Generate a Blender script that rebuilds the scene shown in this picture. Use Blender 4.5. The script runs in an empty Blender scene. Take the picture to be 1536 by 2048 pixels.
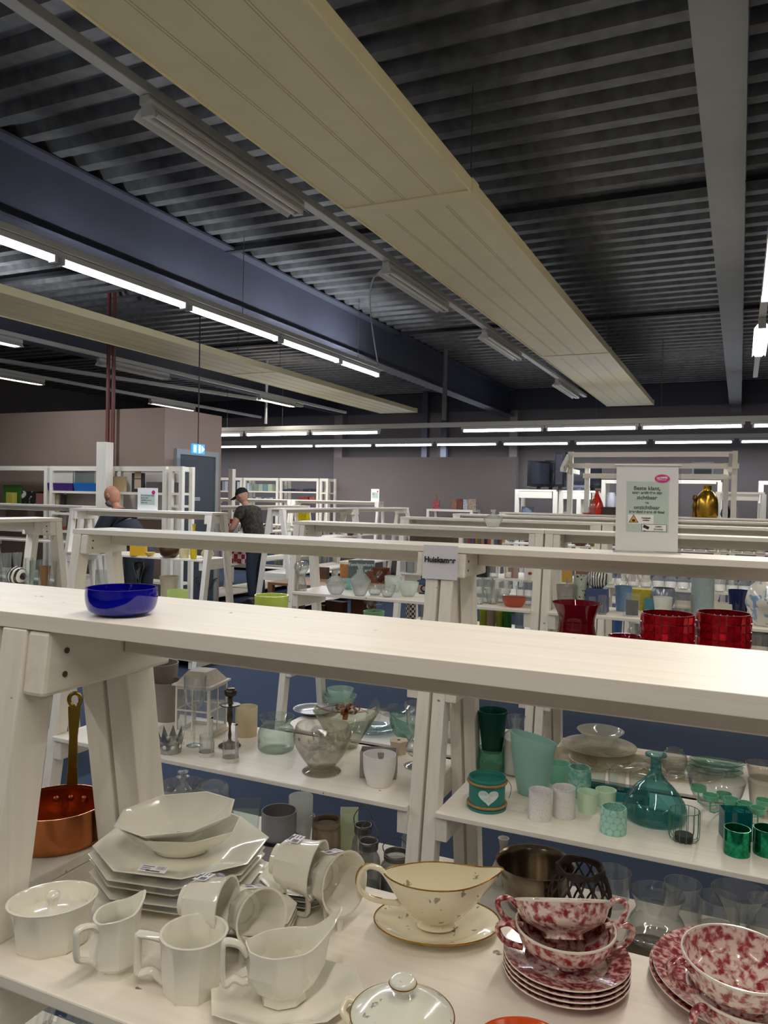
import bpy, bmesh, math, random
from mathutils import Vector, Matrix, Quaternion
PI = math.pi
random.seed(7)
sc = bpy.context.scene
COL = sc.collection

# ------------------------------------------------------------------ camera
H = 1.58                                   # eye height of the phone
F0, YAW, PITCH, ROLL = 1560.0, 0.42751870, 0.01791460, 0.02070137
_f = Vector((-math.sin(YAW)*math.cos(PITCH), math.cos(YAW)*math.cos(PITCH), -math.sin(PITCH)))
_r = Vector((math.cos(YAW), math.sin(YAW), 0))
_u = _r.cross(_f)
CR = _r*math.cos(ROLL) + _u*math.sin(ROLL)
CU = -_r*math.sin(ROLL) + _u*math.cos(ROLL)
CF = _f
cam_d = bpy.data.cameras.new('camera'); cam = bpy.data.objects.new('camera', cam_d); COL.objects.link(cam)
M = Matrix((CR, CU, -CF)).transposed().to_4x4(); M.translation = (0, 0, H)
cam.matrix_world = M
cam_d.sensor_fit = 'VERTICAL'; cam_d.sensor_height = 36; cam_d.lens = F0/2048*36
cam_d.clip_start = .05; cam_d.clip_end = 100
sc.camera = cam

# ------------------------------------------------------------------ view, world
sc.view_settings.view_transform = 'Standard'; sc.view_settings.look = 'None'
sc.view_settings.gamma = 1; sc.view_settings.use_curve_mapping = False
sc.view_settings.exposure = 0.0
W = bpy.data.worlds.new('world'); sc.world = W; W.use_nodes = True
W.node_tree.nodes['Background'].inputs[0].default_value = (.62, .68, .8, 1)
W.node_tree.nodes['Background'].inputs[1].default_value = 0.05
sc.cycles.max_bounces = 10; sc.cycles.transparent_max_bounces = 24
sc.cycles.diffuse_bounces = 4; sc.cycles.glossy_bounces = 4; sc.cycles.transmission_bounces = 8
sc.cycles.caustics_reflective = False; sc.cycles.caustics_refractive = False
sc.cycles.sample_clamp_indirect = 6
sc.cycles.use_denoising = True

# light strengths (watts of the lamp below each fluorescent tube)
TUBE_W = 29.0; TUBE_W_WARM = 22.0; TUBE_EMIT = 14.0
COOL = (.90, .94, 1.0); WARM = (1.0, .925, .83); NEUT = (1.0, .95, .86)

# shelf levels of the trestle racks
TOP, S1, S2, S3 = 1.413, .98, .525, .09

# ------------------------------------------------------------------ measuring helpers (a photo point + a known plane -> a real place)
def rayd(px, py): return CF + CR*((px-768)/F0) - CU*((py-1024)/F0)
def onz(px, py, z):
    d = rayd(px, py); t = (z-H)/d.z; return Vector((d.x*t, d.y*t, z))
def ony(px, py, Y):
    d = rayd(px, py); t = Y/d.y; return Vector((d.x*t, Y, H+d.z*t))
def onx(px, py, X):
    d = rayd(px, py); t = X/d.x; return Vector((X, d.y*t, H+d.z*t))
def depth(v): return (Vector(v)-Vector((0, 0, H))).dot(CF)
def mpp(v): return depth(v)/F0             # metres per photo pixel at v
def prow(v):
    d = Vector(v)-Vector((0, 0, H)); return 1024-F0*d.dot(CU)/d.dot(CF)
def zrow(x, y, py):                         # height above (x, y) that shows at photo row py
    lo, hi = -1.0, 6.0
    for _ in range(40):
        m = (lo+hi)/2
        if prow((x, y, m)) > py: lo = m
        else: hi = m
    return (lo+hi)/2
def away(v): return Vector((v[0], v[1], 0)).normalized()
SUP = []                                    # shelf tops: (nominal height, x0, x1, y0, y1, true height)
def rest(q, r):                             # nearest place along the same line of sight that really lies on a shelf of that height
    S = [s for s in SUP if abs(s[0]-q.z) < .004]
    if not S: return q
    rr = min(r, .05)
    def ok(x, y): return any(s[1]+rr*.6 <= x <= s[2]-rr*.6 and s[3]+rr*.7 <= y <= s[4]-rr*.7 for s in S)
    for i in range(160):
        for sg in ((1,) if i == 0 else (1, -1)):
            t = 1+sg*i*.004; x, y = q.x*t, q.y*t
            if ok(x, y):
                za = [s[5] for s in S if s[1] <= x <= s[2] and s[3] <= y <= s[4]][0]
                return Vector((x, y, za))
    return q
def base(px, py, z, wpx):                   # round thing: front of its foot at (px,py) on height z, foot wpx wide
    p = onz(px, py, z); r = wpx/2*mpp(p); q = p+away(p)*r; q.z = z
    return rest(q, r)

# ------------------------------------------------------------------ materials
MATS = {}
def _new(name):
    m = bpy.data.materials.new(name); m.use_nodes = True; nt = m.node_tree
    return m, nt, nt.nodes['Principled BSDF']
def lin(c):
    if isinstance(c, str):
        c = [int(c[i:i+2], 16)/255 for i in (0, 2, 4)]
        return tuple(((v+.055)/1.055)**2.4 if v > .04045 else v/12.92 for v in c)+(1,)
    return tuple(c)+(1,)
def mat(name, c='808080', rough=.5, metal=0.0, spec=.5, noise=0.0, nscale=20, bump=0.0, coat=0.0, emit=None, es=1.0, sub=0.0):
    if name in MATS: return MATS[name]
    m, nt, b = _new(name); L = nt.links
    b.inputs['Base Color'].default_value = lin(c); b.inputs['Roughness'].default_value = rough
    b.inputs['Metallic'].default_value = metal; b.inputs['Specular IOR Level'].default_value = spec
    b.inputs['Coat Weight'].default_value = coat; b.inputs['Coat Roughness'].default_value = .05
    if sub: b.inputs['Subsurface Weight'].default_value = sub; b.inputs['Subsurface Radius'].default_value = (.02, .02, .015)
    if emit: b.inputs['Emission Color'].default_value = lin(emit); b.inputs['Emission Strength'].default_value = es
    if noise or bump:
        tc = nt.nodes.new('ShaderNodeTexCoord'); n = nt.nodes.new('ShaderNodeTexNoise')
        n.inputs['Scale'].default_value = nscale; n.inputs['Detail'].default_value = 5
        L.new(tc.outputs['Object'], n.inputs['Vector'])
        if noise:
            r = nt.nodes.new('ShaderNodeValToRGB'); cc = lin(c)
            r.color_ramp.elements[0].color = tuple(v*(1-noise) for v in cc[:3])+(1,)
            r.color_ramp.elements[1].color = tuple(min(1, v*(1+noise)) for v in cc[:3])+(1,)
            r.color_ramp.elements[0].position = .3; r.color_ramp.elements[1].position = .7
            L.new(n.outputs['Fac'], r.inputs['Fac']); L.new(r.outputs['Color'], b.inputs['Base Color'])
        if bump:
            bp = nt.nodes.new('ShaderNodeBump'); bp.inputs['Strength'].default_value = bump; bp.inputs['Distance'].default_value = .002
            L.new(n.outputs['Fac'], bp.inputs['Height']); L.new(bp.outputs['Normal'], b.inputs['Normal'])
    MATS[name] = m; return m
def glass(name, c='e8f0ee', rough=.02, body=0.0, edge=.6, gloss=1.0):
    """thin-walled glass: a tinted clear layer, a little diffuse body, fresnel gloss"""
    if name in MATS: return MATS[name]
    m = bpy.data.materials.new(name); m.use_nodes = True; nt = m.node_tree; L = nt.links
    nt.nodes.remove(nt.nodes['Principled BSDF']); out = nt.nodes['Material Output']
    N = nt.nodes.new
    tr = N('ShaderNodeBsdfTransparent'); gl = N('ShaderNodeBsdfGlossy'); gl.inputs['Roughness'].default_value = max(rough, .03)
    df = N('ShaderNodeBsdfDiffuse'); tl = N('ShaderNodeBsdfTranslucent'); lw = N('ShaderNodeLayerWeight'); lw.inputs['Blend'].default_value = .35
    cc = lin(c); df.inputs['Color'].default_value = cc; tl.inputs['Color'].default_value = cc
    mc = N('ShaderNodeMix'); mc.data_type = 'RGBA'; tcol = [v**.28 for v in cc[:3]]
    mc.inputs[6].default_value = tuple(tcol)+(1,); mc.inputs[7].default_value = tuple(v*(1-edge*.45) for v in tcol)+(1,)
    L.new(lw.outputs['Facing'], mc.inputs[0]); L.new(mc.outputs[2], tr.inputs['Color'])
    bd = N('ShaderNodeMixShader'); bd.inputs[0].default_value = .5; L.new(df.outputs[0], bd.inputs[1]); L.new(tl.outputs[0], bd.inputs[2])
    m1 = N('ShaderNodeMixShader'); m1.inputs[0].default_value = body; L.new(tr.outputs[0], m1.inputs[1]); L.new(bd.outputs[0], m1.inputs[2])
    pw = N('ShaderNodeMath'); pw.operation = 'POWER'; pw.inputs[1].default_value = 3.0; lw2 = N('ShaderNodeLayerWeight'); lw2.inputs['Blend'].default_value = .5; L.new(lw2.outputs['Facing'], pw.inputs[0])
    mul = N('ShaderNodeMath'); mul.operation = 'MULTIPLY_ADD'; mul.use_clamp = True; mul.inputs[1].default_value = .5*gloss; mul.inputs[2].default_value = .045*gloss; L.new(pw.outputs[0], mul.inputs[0])
    m2 = N('ShaderNodeMixShader'); L.new(mul.outputs[0], m2.inputs[0]); L.new(m1.outputs[0], m2.inputs[1]); L.new(gl.outputs[0], m2.inputs[2])
    L.new(m2.outputs[0], out.inputs['Surface'])
    MATS[name] = m; return m
def painted_wood(name, c, grain=.05, axis='X', rough=.42, bump=.25, specks=True):
    if name in MATS: return MATS[name]
    m, nt, b = _new(name); L = nt.links; N = nt.nodes.new
    tc = N('ShaderNodeTexCoord'); mp = N('ShaderNodeMapping')
    mp.inputs['Scale'].default_value = {'X': (1.2, 26, 26), 'Y': (26, 1.2, 26), 'Z': (26, 26, 1.2)}[axis]
    n = N('ShaderNodeTexNoise'); n.inputs['Scale'].default_value = 2.2; n.inputs['Detail'].default_value = 6; n.inputs['Distortion'].default_value = .5
    L.new(tc.outputs['Object'], mp.inputs['Vector']); L.new(mp.outputs[0], n.inputs['Vector'])
    r = N('ShaderNodeValToRGB'); cc = lin(c)
    r.color_ramp.elements[0].color = tuple(v*(1-grain*2) for v in cc[:3])+(1,); r.color_ramp.elements[0].position = .25
    r.color_ramp.elements[1].color = cc; r.color_ramp.elements[1].position = .6
    L.new(n.outputs['Fac'], r.inputs['Fac'])
    col = r.outputs['Color']
    if specks:                              # small knocks where the paint came off
        n2 = N('ShaderNodeTexNoise'); n2.inputs['Scale'].default_value = 38; n2.inputs['Detail'].default_value = 2
        L.new(tc.outputs['Object'], n2.inputs['Vector'])
        r2 = N('ShaderNodeValToRGB'); r2.color_ramp.elements[0].position = .75; r2.color_ramp.elements[1].position = .78
        r2.color_ramp.elements[0].color = (0, 0, 0, 1); r2.color_ramp.elements[1].color = (1, 1, 1, 1)
        L.new(n2.outputs['Fac'], r2.inputs['Fac'])
        mx = N('ShaderNodeMix'); mx.data_type = 'RGBA'; L.new(r2.outputs['Color'], mx.inputs[0]); L.new(col, mx.inputs[6]); mx.inputs[7].default_value = lin('8a7c6c')
        col = mx.outputs[2]
    L.new(col, b.inputs['Base Color']); b.inputs['Roughness'].default_value = rough
    bp = N('ShaderNodeBump'); bp.inputs['Strength'].default_value = bump; bp.inputs['Distance'].default_value = .002
    L.new(n.outputs['Fac'], bp.inputs['Height']); L.new(bp.outputs['Normal'], b.inputs['Normal'])
    MATS[name] = m; return m
def pattern(name, base_c, ink, scale=18, lo=.48, hi=.54, kind='noise', rough=.15, detail=6, ink2=None, coat=.5):
    """printed decoration on glazed ware"""
    if name in MATS: return MATS[name]
    m, nt, b = _new(name); L = nt.links; N = nt.nodes.new
    tc = N('ShaderNodeTexCoord')
    if kind == 'noise':
        t = N('ShaderNodeTexNoise'); t.inputs['Detail'].default_value = detail; t.inputs['Distortion'].default_value = .35; o = t.outputs['Fac']
    elif kind == 'voronoi':
        t = N('ShaderNodeTexVoronoi'); o = t.outputs['Distance']
    elif kind == 'wave':
        t = N('ShaderNodeTexWave'); t.inputs['Distortion'].default_value = 2.2; t.inputs['Detail'].default_value = 1; o = t.outputs['Fac']
    else:
        t = N('ShaderNodeTexChecker'); o = t.outputs['Fac']
    t.inputs['Scale'].default_value = scale; L.new(tc.outputs['Object'], t.inputs['Vector'])
    r = N('ShaderNodeValToRGB'); r.color_ramp.elements[0].position = lo; r.color_ramp.elements[1].position = hi
    r.color_ramp.elements[0].color = lin(base_c); r.color_ramp.elements[1].color = lin(ink)
    if ink2:
        e = r.color_ramp.elements.new(min(.98, hi+.14)); e.color = lin(ink2)
    L.new(o, r.inputs['Fac']); L.new(r.outputs['Color'], b.inputs['Base Color'])
    b.inputs['Roughness'].default_value = rough; b.inputs['Coat Weight'].default_value = coat
    MATS[name] = m; return m

# ------------------------------------------------------------------ objects, tags, meshes
def tag(o, label=None, cat=None, group=None, kind=None):
    if label: o['label'] = label
    if cat: o['category'] = cat
    if group: o['group'] = group
    if kind: o['kind'] = kind
    return o
def empty(name, loc=(0, 0, 0), rz=0.0, label=None, cat=None, group=None, rot=None):
    o = bpy.data.objects.new(name, None); COL.objects.link(o); o.location = loc
    o.rotation_euler = rot if rot else (0, 0, rz); o.empty_display_size = .05
    return tag(o, label, cat, group)
class MB:
    def __init__(s): s.v = []; s.f = []
    def add(s, vs, fs, mtx=None):
        k = len(s.v)
        s.v += [tuple(mtx @ Vector(v)) if mtx else tuple(v) for v in vs]
        s.f += [tuple(i+k for i in f) for f in fs]; return s
    def box(s, x0, x1, y0, y1, z0, z1, mtx=None):
        return s.add([(x0, y0, z0), (x1, y0, z0), (x1, y1, z0), (x0, y1, z0), (x0, y0, z1), (x1, y0, z1), (x1, y1, z1), (x0, y1, z1)],
                     [(0, 3, 2, 1), (4, 5, 6, 7), (0, 1, 5, 4), (1, 2, 6, 5), (2, 3, 7, 6), (3, 0, 4, 7)], mtx)
    def hexa(s, lo, hi):                    # 4 lower + 4 upper corners
        return s.add(list(lo)+list(hi), [(0, 3, 2, 1), (4, 5, 6, 7), (0, 1, 5, 4), (1, 2, 6, 5), (2, 3, 7, 6), (3, 0, 4, 7)])
    def loft(s, rings, n=40, cap0=True, cap1=True, mtx=None, fn=None):
        """rings: (z, rx, ry, k) k = 0 round .. 1 octagonal; fn(angle, ring index, x, y, z) may move a point"""
        vs = []
        for j, rg in enumerate(rings):
            z, rx, ry, k = (tuple(rg)+(0,))[:4]
            for i in range(n):
                a = 2*PI*i/n; q = 1.0
                if k:
                    t = (a+PI/8) % (PI/4)-PI/8; q = 1-k+k*math.cos(PI/8)/math.cos(t)*1.04
                x, y, zz = rx*q*math.cos(a), ry*q*math.sin(a), z
                if fn: x, y, zz = fn(a, j, x, y, zz)
                vs.append((x, y, zz))
        fs = []
        for j in range(len(rings)-1):
            for i in range(n):
                a, b = j*n+i, j*n+(i+1) % n
                fs.append((a, b, b+n, a+n))
        if cap0: fs.append(tuple(reversed(range(n))))
        if cap1: fs.append(tuple(range((len(rings)-1)*n, len(rings)*n)))
        return s.add(vs, fs, mtx)
    def tube(s, pts, r, n=8, closed=False, flat=1.0, mtx=None):
        pts = [Vector(p) for p in pts]; m = len(pts); vs = []; rs = r if isinstance(r, (list, tuple)) else [r]*m
        up = None
        for i, p in enumerate(pts):
            if closed: t = pts[(i+1) % m]-pts[i-1]
            else: t = pts[min(i+1, m-1)]-pts[max(i-1, 0)]
            t = t.normalized()
            if up is None:
                up = Vector((0, 0, 1)) if abs(t.z) < .9 else Vector((1, 0, 0))
            up = (up-t*up.dot(t)).normalized(); sd = t.cross(up)
            for k in range(n):
                a = 2*PI*k/n; vs.append(p+sd*math.cos(a)*rs[i]+up*math.sin(a)*rs[i]*flat)
        fs = []
        for i in range(m if closed else m-1):
            for k in range(n):
                a, b = i*n+k, i*n+(k+1) % n; c = ((i+1) % m)*n
                fs.append((a, b, c+(k+1) % n, c+k))
        if not closed: fs += [tuple(reversed(range(n))), tuple(range((m-1)*n, m*n))]
        return s.add(vs, fs, mtx)
    def prism(s, outline, d, mtx=None):     # outline in xz, thickness d along y
        n = len(outline)
        vs = [(x, -d/2, z) for x, z in outline]+[(x, d/2, z) for x, z in outline]
        fs = [tuple(range(n)), tuple(reversed(range(n, 2*n)))]+[(i+n, (i+1) % n+n, (i+1) % n, i) for i in range(n)]
        return s.add(vs, fs, mtx)
    def build(s, name, m, parent=None, loc=None, smooth=None, bevel=0, solid=0, rot=None):
        me = bpy.data.meshes.new(name); me.from_pydata(s.v, [], s.f); me.validate()
        bm = bmesh.new(); bm.from_mesh(me); bmesh.ops.recalc_face_normals(bm, faces=bm.faces); bm.to_mesh(me); bm.free()
        o = bpy.data.objects.new(name, me); COL.objects.link(o)
        if m: me.materials.append(m)
        if smooth is not None:
            me.polygons.foreach_set('use_smooth', [True]*len(me.polygons)); me.set_sharp_from_angle(angle=math.radians(smooth))
        if bevel:
            b = o.modifiers.new('bevel', 'BEVEL'); b.width = bevel; b.segments = 2; b.limit_method = 'ANGLE'; b.harden_normals = False
        if parent: o.parent = parent
        if loc is not None: o.location = loc
        if rot is not None: o.rotation_euler = rot
        return o
def shell(prof, t, floor=None):
    """closed wall from an outer profile [(r, z)...] bottom to rim, wall thickness t"""
    floor = t if floor is None else floor
    outp = [(z, r, r, 0) for r, z in prof]
    z0 = prof[0][1]
    inn = [(max(z, z0+floor), max(r-t, .0008), max(r-t, .0008), 0) for r, z in reversed(prof)]
    inn.append((z0+floor, .0006, .0006, 0))
    return outp+inn
def lathe(name, prof, t, m, parent=None, loc=None, n=40, smooth=40, floor=None, sx=1, rz=0):
    mb = MB(); rg = shell(prof, t, floor) if t else [(z, r, r, 0) for r, z in prof]
    rg = [(z, rx*sx, ry, k) for z, rx, ry, k in rg]
    mb.loft(rg, n, True, True); o = mb.build(name, m, parent, loc, smooth)
    if rz: o.rotation_euler.z = rz
    return o
def curvep(pts, n=6):                       # smooth a profile (Catmull-Rom)
    out = []; P = [pts[0]]+list(pts)+[pts[-1]]
    for i in range(1, len(P)-2):
        p0, p1, p2, p3 = P[i-1], P[i], P[i+1], P[i+2]
        for k in range(n):
            t = k/n
            out.append(tuple(.5*((2*b)+(-a+c)*t+(2*a-5*b+4*c-d)*t*t+(-a+3*b-3*c+d)*t**3) for a, b, c, d in zip(p0, p1, p2, p3)))
    out.append(tuple(pts[-1])); return out
def tree(o, parent=None):                   # copy a thing with its parts and sub-parts
    c = o.copy(); COL.objects.link(c)
    if parent: c.parent = parent
    for ch in [q for q in KIDS.get(o.name, [])]: tree(ch, c)
    return c
KIDS = {}
def learn(o):                               # remember the children of a thing for copying
    KIDS.clear()
    for q in COL.objects:
        if q.parent: KIDS.setdefault(q.parent.name, []).append(q)
def text(name, body, size, parent, loc, m, rot=(PI/2, 0, 0), align='CENTER', ext=.0002, sx=1.0, bold=0.0):
    c = bpy.data.curves.new(name, 'FONT'); c.body = body; c.size = size; c.align_x = align; c.align_y = 'CENTER'; c.extrude = ext; c.offset = bold
    o = bpy.data.objects.new(name, c); COL.objects.link(o); o.parent = parent; o.location = loc; o.rotation_euler = rot; o.scale = (sx, 1, 1)
    dg = bpy.context.evaluated_depsgraph_get(); me = bpy.data.meshes.new_from_object(o.evaluated_get(dg))
    n = bpy.data.objects.new(name, me); COL.objects.link(n); n.parent = parent; n.location = loc; n.rotation_euler = rot; n.scale = (sx, 1, 1)
    bpy.data.objects.remove(o); me.materials.clear(); me.materials.append(m); return n
def struct(name, mb, m, smooth=None, bevel=0):
    return tag(mb.build(name, m, smooth=smooth, bevel=bevel), kind='structure')

# shared materials
PAINT = painted_wood('white_painted_wood', 'f0e9dc')
PAINT_Z = painted_wood('white_painted_wood_upright', 'ece6da', axis='Z')
PAINT_Y = painted_wood('white_painted_wood_across', 'ece6da', axis='Y')
# ================================================================== the hall
def deck():
    """corrugated roof deck, ribs running along x"""
    mb = MB(); vs = []; fs = []
    prof = []; y = -6.0; p = .275
    while y < 18.6:
        prof += [(y, 4.20), (y+.10, 4.20), (y+.135, 4.275), (y+.24, 4.275)]; y += p
    n = len(prof)
    for x in (-16, 9): vs += [(x, yy, zz) for yy, zz in prof]
    for i in range(n-1): fs.append((i, i+1, n+i+1, n+i))
    mb.add(vs, fs); return mb
struct('ceiling', deck(), mat('dark_roof_deck', '68696a', .36, .3, noise=.3, nscale=9))
m_carpet = mat('blue_carpet', '364052', .95, spec=.1, noise=.35, nscale=260, bump=.5)
struct('floor', MB().box(-16, 9, -6, 18.6, -.05, 0), m_carpet)
m_back = mat('dark_taupe_wall', '575050', .75, noise=.04, nscale=2)
m_room = mat('brown_plaster', '907d70', .7, noise=.03, nscale=2)
m_part = mat('taupe_partition_paint', '7a706e', .7, noise=.03, nscale=2)
struct('wall_back', MB().box(-16, 9, 18.4, 18.6, 0, 4.3), m_back)
struct('wall_left', MB().box(-16.1, -16, -6, 18.6, 0, 4.3), m_back)
struct('wall_right', MB().box(9, 9.1, -6, 18.6, 0, 4.3), mat('pale_wall', 'b9b3aa', .8))
struct('wall_front', MB().box(-16, 9, -6.1, -6, 0, 4.3), mat('pale_wall', 'b9b3aa', .8))
# the built-in room at the left: its two faces, with the door in the side face
XS, YF = -6.72, 7.93
struct('wall_inner_front', MB().box(-16, XS, YF, YF+.12, 0, 2.68), m_room)
struct('wall_inner_side', MB().box(XS-.12, XS, YF+.12, 9.13, 0, 2.69), m_room)
struct('wall_partition', MB().box(ony(668, 916, 15).x, ony(1033, 914, 15).x, 15, 15.14, 0, 2.44), m_part)

# dark door with grey frame
d1 = tag(MB().box(XS, XS+.03, 8.19, 8.95, .02, 2.10).build('door_1', mat('dark_grey_door', '3d454d', .5)), kind='structure')
MB().box(XS, XS+.045, 8.12, 8.19, 0, 2.17).box(XS, XS+.045, 8.95, 9.02, 0, 2.17).box(XS, XS+.045, 8.19, 8.95, 2.10, 2.17).build('door_frame', mat('grey_frame_paint', '8f9494', .5), d1)
MB().box(XS+.03, XS+.04, 8.44, 8.62, 1.49, 1.54).build('door_plate', mat('pale_metal_plate', 'a8adb0', .35, .6), d1)

# steel beams along the hall
m_beam = mat('blue_grey_steel_paint', '474a58', .5, noise=.08, nscale=3)
m_beam2 = mat('grey_steel_paint', '77797c', .5, noise=.08, nscale=3)
def ibeam(name, x, z0, z1, w, m, y0=-6, y1=18.4):
    b = MB().box(x-w/2, x+w/2, y0, y1, z0, z0+.022).box(x-.008, x+.008, y0, y1, z0+.022, z1-.022).box(x-w/2, x+w/2, y0, y1, z1-.022, z1)
    return tag(b.build(name, m), kind='structure')
ibeam('beam_left', -5.05, 3.58, 4.19, .26, m_beam)
ibeam('beam_right', -.13, 3.58, 4.19, .22, m_beam2)
ibeam('beam_far_left', -9.6, 3.75, 4.19, .22, m_beam)
# cross beams under the far end of the deck
struct('beam_cross', MB().box(-16, 9, 18.0, 18.12, 3.72, 4.19), mat('steel_dark', '33353c', .5))
struct('trim_deck_seam', MB().box(-16, 9, 6.86, 6.92, 4.155, 4.2).box(-16, 9, 11.3, 11.36, 4.155, 4.2), mat('seam_dark', '25262a', .6))
for k, (px, yy) in enumerate(((852, 17.9), (890, 17.6))):
    p = ony(px, 820, yy)
    struct('column_%d' % (k+1), MB().box(p.x-.07, p.x+.07, yy-.07, yy+.07, 2.0 if k else 0, 4.19), m_beam)
p = ony(875, 900, 18.2)
struct('column_3', MB().box(p.x-.2, p.x+.2, 18.2, 18.4, 0, 4.19), m_part)
struct('column_4', MB().box(ony(668, 900, 18.2).x, ony(684, 900, 18.2).x, 18.2, 18.4, 0, 4.19), m_part)
struct('column_5', MB().box(ony(1018, 900, 18.2).x, ony(1034, 900, 18.2).x, 18.2, 18.4, 0, 4.19), m_part)

# ---------------- radiant heating panels
m_cream = mat('cream_enamel', 'efe2b6', .45, noise=.03, nscale=4)
m_seam = mat('panel_seam', 'a89d7c', .6)
def panel(x0, x1, z, joints, label, group):
    r = empty('radiant_heating_panel', ((x0+x1)/2, joints[0], z), 0, label, 'heating panel', group)
    w = (x1-x0)/2
    for a, b in zip(joints[:-1], joints[1:]):
        s = MB(); y0, y1 = a-joints[0]+.004, b-joints[0]-.004
        s.box(-w, w, y0, y1, 0, .02); s.box(-w-.012, -w, y0, y1, -.01, .075); s.box(w, w+.012, y0, y1, -.01, .075)
        s.build('panel_section', m_cream, r, bevel=.003)
        g = MB()
        for i in range(1, 4):
            x = -w+2*w*i/4; g.box(x-.0095, x-.007, y0+.04, y1-.16, -.001, 0).box(x+.007, x+.0095, y0+.04, y1-.16, -.001, 0)
        g.build('groove', m_seam, r)
        MB().box(-w-.016, w+.016, y1-.15, y1+.004, -.008, .0).box(w+.012, w+.018, y1-.13, y1, -.01, .08).build('cover_plate', m_cream, r, bevel=.002)
    wr = MB()
    for b in joints[1:-1]:
        for x in (-w+.04, w-.04): wr.tube([(x, b-joints[0], .02), (x, b-joints[0], 4.2-z)], .004, 5)
    wr.build('hanging_wire', mat('steel_wire', '6c6e70', .4, .8), r)
    return r
panel(-2.415, -1.56, 3.48, [-2.0, -.9, 4.73, 10.33, 15.8], 'long cream ceiling heating panel running through the upper middle of the hall', None)
panel(-7.37, -6.50, 3.48, [-2.0, 4.8, 10.35, 15.9], 'cream heating panel far left behind the row of lit tubes', None)

# ---------------- fluorescent fixtures
m_tube = mat('lit_tube', 'ffffff', .4, emit='eef3ff', es=TUBE_EMIT)
m_tubew = mat('lit_tube_warm', 'ffffff', .4, emit='fff4dc', es=TUBE_EMIT)
m_off = mat('unlit_tube', 'd8d4c8', .3)
m_fix = mat('fixture_enamel', 'c9c8c4', .4)
m_cap = mat('lamp_holder_plastic', 'c8c8c6', .4)
LID = {}
def lamp_data(kind, L, power, col):
    k = (kind, L)
    if k not in LID:
        d = bpy.data.lights.new('tube_light', 'AREA'); d.shape = 'RECTANGLE'; d.size = L; d.size_y = .04
        d.energy = power; d.color = col; d.spread = PI; LID[k] = d
    return LID[k]
def tube_unit(a, b, kind='cool', label='', group=None, power=None, below=.06, wing=0, tubes=1):
    """a, b: ends (world) of the tube axis; the fitting above it carries holders and tube"""
    a, b = Vector(a), Vector(b); d = b-a; L = d.length; rz = math.atan2(d.y, d.x)
    r = empty('fluorescent_fixture', (a+b)/2, rz, label, 'ceiling light', group)
    MB().box(-L/2-.02, L/2+.02, -.03, .03, .03, .075).build('housing', m_fix, r, bevel=.003)
    if wing:
        w = MB()
        for s in (-1, 1):
            w.hexa([(-L/2, s*.03, .03), (L/2, s*.03, .03), (L/2, s*wing, -.02), (-L/2, s*wing, -.02)], [(-L/2, s*.03, .034), (L/2, s*.03, .034), (L/2, s*wing, -.016), (-L/2, s*wing, -.016)])
        w.build('reflector_wing', m_fix, r)
    offs = [0] if tubes == 1 else [-.028, .028]
    for oy in offs:
        MB().tube([(-L/2+.03, oy, 0), (L/2-.03, oy, 0)], .017, 12).build('tube', {'cool': m_tube, 'warm': m_tubew, 'off': m_off}[kind], r, smooth=40)
    for x in (-L/2, L/2-.03): MB().box(x, x+.03, -.035, .035, -.02, .035).build('tube_holder', m_cap, r, bevel=.003)
    if kind != 'off':
        P = power if power is not None else (TUBE_W if kind == 'cool' else TUBE_W_WARM)
        lo = bpy.data.objects.new('tube_light', lamp_data(kind+str(P), L-.06, P, COOL if kind == 'cool' else WARM)); COL.objects.link(lo)
        lo.parent = r; lo.location = (0, 0, -.02)
        up = bpy.data.objects.new('tube_light', lamp_data(kind+'up'+str(P), L-.06, P*.9, COOL if kind == 'cool' else WARM)); COL.objects.link(up)
        up.parent = r; up.location = (0, 0, .09); up.rotation_euler = (PI, 0, 0)
    return r
def rail(x0, y0, x1, y1, z, label, w=.06, h=.05, wires=()):
    a, b = Vector((x0, y0, z)), Vector((x1, y1, z)); d = b-a; L = d.length
    r = empty('lighting_track', a, math.atan2(d.y, d.x), label, 'lighting track')
    MB().box(0, L, -w/2, w/2, 0, h).build('track_profile', m_fix, r, bevel=.004)
    g = MB()
    for t in wires: g.tube([(t, 0, h), (t, 0, 4.2-z)], .004, 5)
    if wires: g.build('hanging_wire', mat('steel_wire', '6c6e70', .4, .8), r)
    return r
# row of bright tubes at the left
ZA = H+1.70
rail(-4.66, -2, -4.61, 9.95, ZA+.078, 'grey lighting track above the bright tubes left of the long cream panel', wires=(5.35, 8.6, 11.2))
ys = [(-1.75, -.25), (-.22, 1.22), (1.27, 2.72), (2.76, 4.24), (4.29, 5.72), (5.78, 7.27), (7.36, 8.69), (8.76, 9.88)]
nm = {4: 'second lit tube from the left in the bright row', 5: 'third lit tube in the bright row left of the panel', 6: 'fourth lit tube in the bright row left of the panel', 7: 'last and farthest lit tube of the bright left row', 3: 'lit tube at the left picture edge, nearest of the bright row seen'}
for i, (y0, y1) in enumerate(ys):
    tube_unit((-4.655, y0, ZA), (-4.64, y1, ZA), 'cool', nm.get(i, 'lit fluorescent tube of the left row behind the viewer'), 'bright tubes in the left row')
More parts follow.
